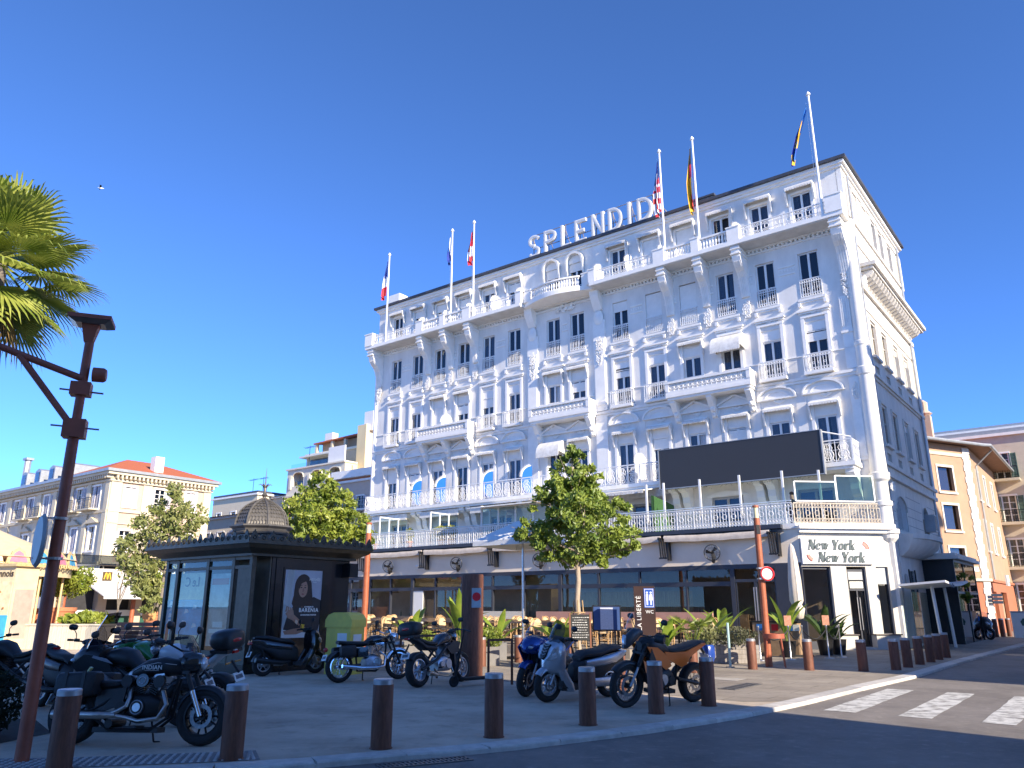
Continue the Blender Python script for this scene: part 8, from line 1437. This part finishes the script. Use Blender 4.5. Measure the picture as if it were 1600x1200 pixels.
# ---- scooters
def scooter(o, paint, wb=1.35, fr=.27, rr_=.27, screen=True, scr_m=SCREEN, slats=False, lean=0, seatz=.8, dark=PLASTIC):
    xf, xr = wb / 2, -wb / 2; wheel(o, xf, fr, .11, fr * .62, 6, ALU, 1); wheel(o, xr, rr_, .13, rr_ * .62, 6, ALU, False); fork(o, xf, fr, xf - .14, .62, .075, .02, ALU, ALU); guard(o, xf, fr, .08, 35, 155, paint, .02, 'front_mudguard'); guard(o, xr, rr_, .09, 70, 165, dark, .03)
    MB().loft([(xf + .12, 0, .62, .05, .1, 3), (xf + .07, 0, .7, .14, .2, 3), (xf - .02, 0, .74, .2, .27, 3), (xf - .14, 0, .74, .22, .3, 3.2), (xf - .22, 0, .7, .2, .3, 3.4)], 20).build('front_shield', paint, o, True); 
    for s in (-1, 1): MB().loft([(.18, xf - .4, s * .13, .1, .05, 3), (.3, xf - .33, s * .16, .11, .04, 3), (.45, xf - .22, s * .165, .1, .04, 3), (.6, xf - .13, s * .15, .09, .045, 3), (.78, xf - .12, s * .13, .07, .05, 3)], 12, 'z').build('leg_shield', paint, o, True); MB().loft([(xf + .1, s * .1, .74, .03, .03, 2.5), (xf + .06, s * .12, .76, .055, .07, 2.5), (xf - .04, s * .16, .8, .045, .06, 2.5)], 12).build('headlamp', LENS, o, True)
    if slats:
        GM = Matrix.Rotation(R(-24), 3, 'Y'); gc = Vector((xf + .085, 0, .82)); q = MB(); q.X = MV(gc) @ GM.to_4x4(); q.prism([(-.085, .15), (.085, .15), (.06, -.06), (0, -.13), (-.06, -.06)], -.03, .03, 'x'); q.build('grille', dark, o)
        for k in range(4):
            q = MB(); q.X = MV(gc) @ GM.to_4x4(); z_ = -.06 + k * .055; w_ = .055 + k * .008; q.tube([(.034, -w_, z_ + .03), (.036, 0, z_), (.034, w_, z_ + .03)], .009, 6); q.build('grille_slat', paint, o)
        for s in (-1, 1): q = MB(); q.X = MV(gc) @ GM.to_4x4(); q.prism([(s * .1, .13), (s * .19, .1), (s * .15, -.06), (s * .1, -.12)], -.06, .012 , 'x'); q.build('headlamp', LENS, o)
    MB().box(xf - .62, xf - .2, -.17, .17, .2, .3).loft([(xf - .66, 0, .25, .15, .05, 5), (xf - .4, 0, .26, .19, .06, 5), (xf - .18, 0, .32, .19, .1, 5)], 12).build('footboard', dark, o, True); MB().loft([(xf - .5, 0, .44, .09, .16, 3), (xf - .66, 0, .5, .16, .2, 3), (xr + .3, 0, .54, .19, .2, 3), (xr + .05, 0, .64, .2, .14, 3), (xr - .2, 0, .72, .15, .1, 3), (xr - .34, 0, .76, .06, .04, 3)], 20).build('rear_body', dark, o, True)
    for s in (-1, 1): MB().loft([(xf - .72, s * .15, .62, .04, .06, 3), (xr + .3, s * .17, .66, .05, .08, 3), (xr, s * .165, .71, .05, .085, 3), (xr - .22, s * .12, .77, .045, .06, 3), (xr - .34, s * .07, .79, .03, .03, 3)], 12).build('side_panel', paint, o, True)
    MB().loft([(xf - .62, 0, seatz - .1, .12, .04, 3), (xf - .74, 0, seatz - .03, .16, .06, 3), (xr + .32, 0, seatz - .01, .175, .065, 3), (xr + .1, 0, seatz + .05, .165, .06, 3), (xr - .16, 0, seatz + .07, .12, .045, 3), (xr - .26, 0, seatz + .06, .06, .02, 3)], 18).build('seat', SEATM, o, True); MB().loft([(xr - .38, 0, .74, .05, .025, 3), (xr - .33, 0, .745, .1, .04, 3)], 12).build('tail_light', REDL, o, True); plate(o, xr - .36, .5, 25); MB().tube([(xr - .3, 0, .7), (xr - .36, 0, .45)], .04, 6).build('plate_bracket', dark, o)
    MB().tube([(-.05, -.13, .3), (-.3, -.17, .28), (xr - .1, -.19, .34), (xr - .28, -.19, .37)], [.025, .05, .065, .06], 14).build('silencer', BLACK, o, True); MB().loft([(-.15, .1, .3, .06, .08, 3), (xr, .12, .3, .06, .09, 3), (xr - .1, .12, .3, .04, .05, 3)], 12).build('engine_casing', ALU, o, True); MB().tube([(xr + .02, -.12, .3), (xr - .1, -.13, .62)], .028, 8).build('shock_absorber', BLACK, o)
    MB().tube([(xf - .14, 0, .8), (xf - .26, 0, 1.02)], .03, 8).build('steering_column', dark, o); MB().loft([(xf - .1, 0, 1.0, .06, .04, 3), (xf - .2, 0, 1.03, .16, .06, 3), (xf - .3, 0, 1.03, .14, .04, 3)], 14).build('handlebar_cover', dark, o, True); bars(o, xf - .25, 1.03, .34, .02, .08)
    if screen: screenm(o, [(xf + .02, .13, .93), (xf - .03, .19, 1.06), (xf - .1, .18, 1.2), (xf - .17, .12, 1.3)], scr_m)
    stand(o, -.2, .22, 1); return o
c12 = motor('silver_scooter', 'silver scooter with dark slatted nose and black seat', 1.18, 14.65, -144, 5, 'scooter'); scooter(c12, SILV, 1.42, .29, .28, True, SCREEN, True)
c7 = motor('black_scooter', 'black scooter parked against the kiosk poster', -5.35, 19.7, 42, 5, 'scooter'); scooter(c7, GLOSSB, 1.36, .26, .26, False)
c3 = motor('brown_scooter', 'grey-brown scooter with clear screen behind the street lamp', -7.2, 13.25, -35, 6, 'scooter'); scooter(c3, BRS, 1.4, .28, .28, True, CSCREEN)
c14 = motor('far_scooter', 'small grey scooter parked far off before the orange building', 22.9, 39.8, -70, 4, 'scooter'); scooter(c14, BRS, 1.35, .27, .27, True, CSCREEN)
# ---- kick scooter
ks = motor('kick_scooter', 'black electric kick scooter in front of the rust-brown post', -.82, 17.05, -145, 3, 'kick scooter', 'parked kick scooters'); wheel(ks, .45, .11, .05, .06, 6, RIMB, False); wheel(ks, -.48, .11, .05, .06, 6, RIMB, False); MB().loft([(-.42, 0, .15, .07, .03, 5), (.2, 0, .15, .08, .035, 5), (.32, 0, .17, .05, .03, 4)], 12).build('deck', PLASTIC, ks, True); MB().tube([(.28, 0, .17), (.4, 0, .3), (.36, 0, .5)], .035, 8).tube([(.45, 0, .11), (.4, 0, .3)], .03, 8).build('neck', BLACK, ks, True); MB().tube([(.4, 0, .3), (.26, 0, 1.12)], .024, 8).build('stem', BLACK, ks, True); MB().tube([(.25, -.24, 1.1), (.26, 0, 1.12), (.25, .24, 1.1)], .014, 8).build('handlebar', BLACK, ks); guard(ks, -.48, .11, .035, 20, 150, PLASTIC)
# ================================================================ PEOPLE (far off)
def person(label, x, y, z, rz, shirt, trous, arms, hair=HAIRP):
    o = thing('person', label, 'person', (x, y, z), rz); V = [(0, 0, .95), (0, 0, 1.15), (0, .01, 1.38), (0, 0, 1.5), (0, -.01, 1.58), (0, -.02, 1.68)]; E = [(0, 1), (1, 2), (2, 3), (3, 4), (4, 5)]; Rd = [.15, .13, .15, .06, .085, .09]
    def chain(root, pts, rds):
        a = root
        for p, r in zip(pts, rds): V.append(p); Rd.append(r); E.append((a, len(V) - 1)); a = len(V) - 1
    for s in (-1, 1): chain(0, [(s * .09, 0, .86), (s * .1, -.02 * s, .48), (s * .1, .02, .08), (s * .1, -.12, .04)], [.09, .06, .045, .04]); chain(2, [(s * .19, 0, 1.38)] + arms[(s + 1) // 2], [.06, .045, .035, .03])
    me = bpy.data.meshes.new('body'); me.from_pydata(V, E, []); ob_ = put('body', me, o); sk = ob_.modifiers.new('skin', 'SKIN'); me.skin_vertices[0].data[0].use_root = True
    for i, r in enumerate(Rd): me.skin_vertices[0].data[i].radius = (r, r * (.75 if i < 3 else 1))
    su = ob_.modifiers.new('sub', 'SUBSURF'); su.levels = su.render_levels = 2; bpy.context.view_layer.update(); dg = bpy.context.evaluated_depsgraph_get(); nm = bpy.data.meshes.new_from_object(ob_.evaluated_get(dg)); ob_.modifiers.clear(); ob_.data = nm; nm.materials.clear()
    for m_ in (mat('skin', (.45, .26, .18), .5, var=.05), shirt, trous): nm.materials.append(m_)
    for pl in nm.polygons:
        c = pl.center; pl.material_index = 0 if c.z > 1.48 else (2 if c.z < .95 and abs(c.x) < .2 else 1); pl.use_smooth = True
        if abs(c.x) > .3 and c.z < 1.2: pl.material_index = 0
    MB().ball((0, .01, 1.73), .098, 12, 8, (.95, 1.05, .75)).build('hair', hair, o, True); f_ = MB()
    for s in (-1, 1): f_.ball((s * .033, -.105, 1.68), .012, 6, 4)
    f_.ball((0, -.115, 1.645), .016, 6, 4); f_.build('face_features', HAIRP, o)
person('person with dark hair looking over the hotel terrace railing', *LW(HU + 12.1, HV - 1.9)[:2], 4.7 - .45, -AG, mat('shirt_dark', (.03, .035, .05), .8), mat('jeans', (.04, .05, .09), .8), [[(-.24, -.1, 1.12), (-.15, -.3, 1.02), (-.12, -.34, 1.02)], [(.24, -.1, 1.12), (.15, -.3, 1.02), (.12, -.34, 1.02)]])
person('person in a white shirt and dark trousers beside the carousel', -27.4, 45.5, 0, .4, mat('shirt_white', (.7, .68, .66), .8), mat('trousers_dark', (.03, .03, .04), .8), [[(-.24, 0, 1.1), (-.22, -.14, .9), (-.22, -.18, .85)], [(.24, 0, 1.1), (.25, -.06, .86), (.25, -.08, .8)]])
# a leafy street tree far off by the orange building
tree('small bright tree beside the bus shelter in the side street', 20.4, 36.6, 3.6, 1.6, [(0, 0, 3.0, .45, .4), (.35, 0, 2.7, .4, .3), (-.3, 0, 2.6, .4, .35), (.2, 0, 2.0, .35, .3)], 900, .1, LEAF2, 24, BARKD, .04)
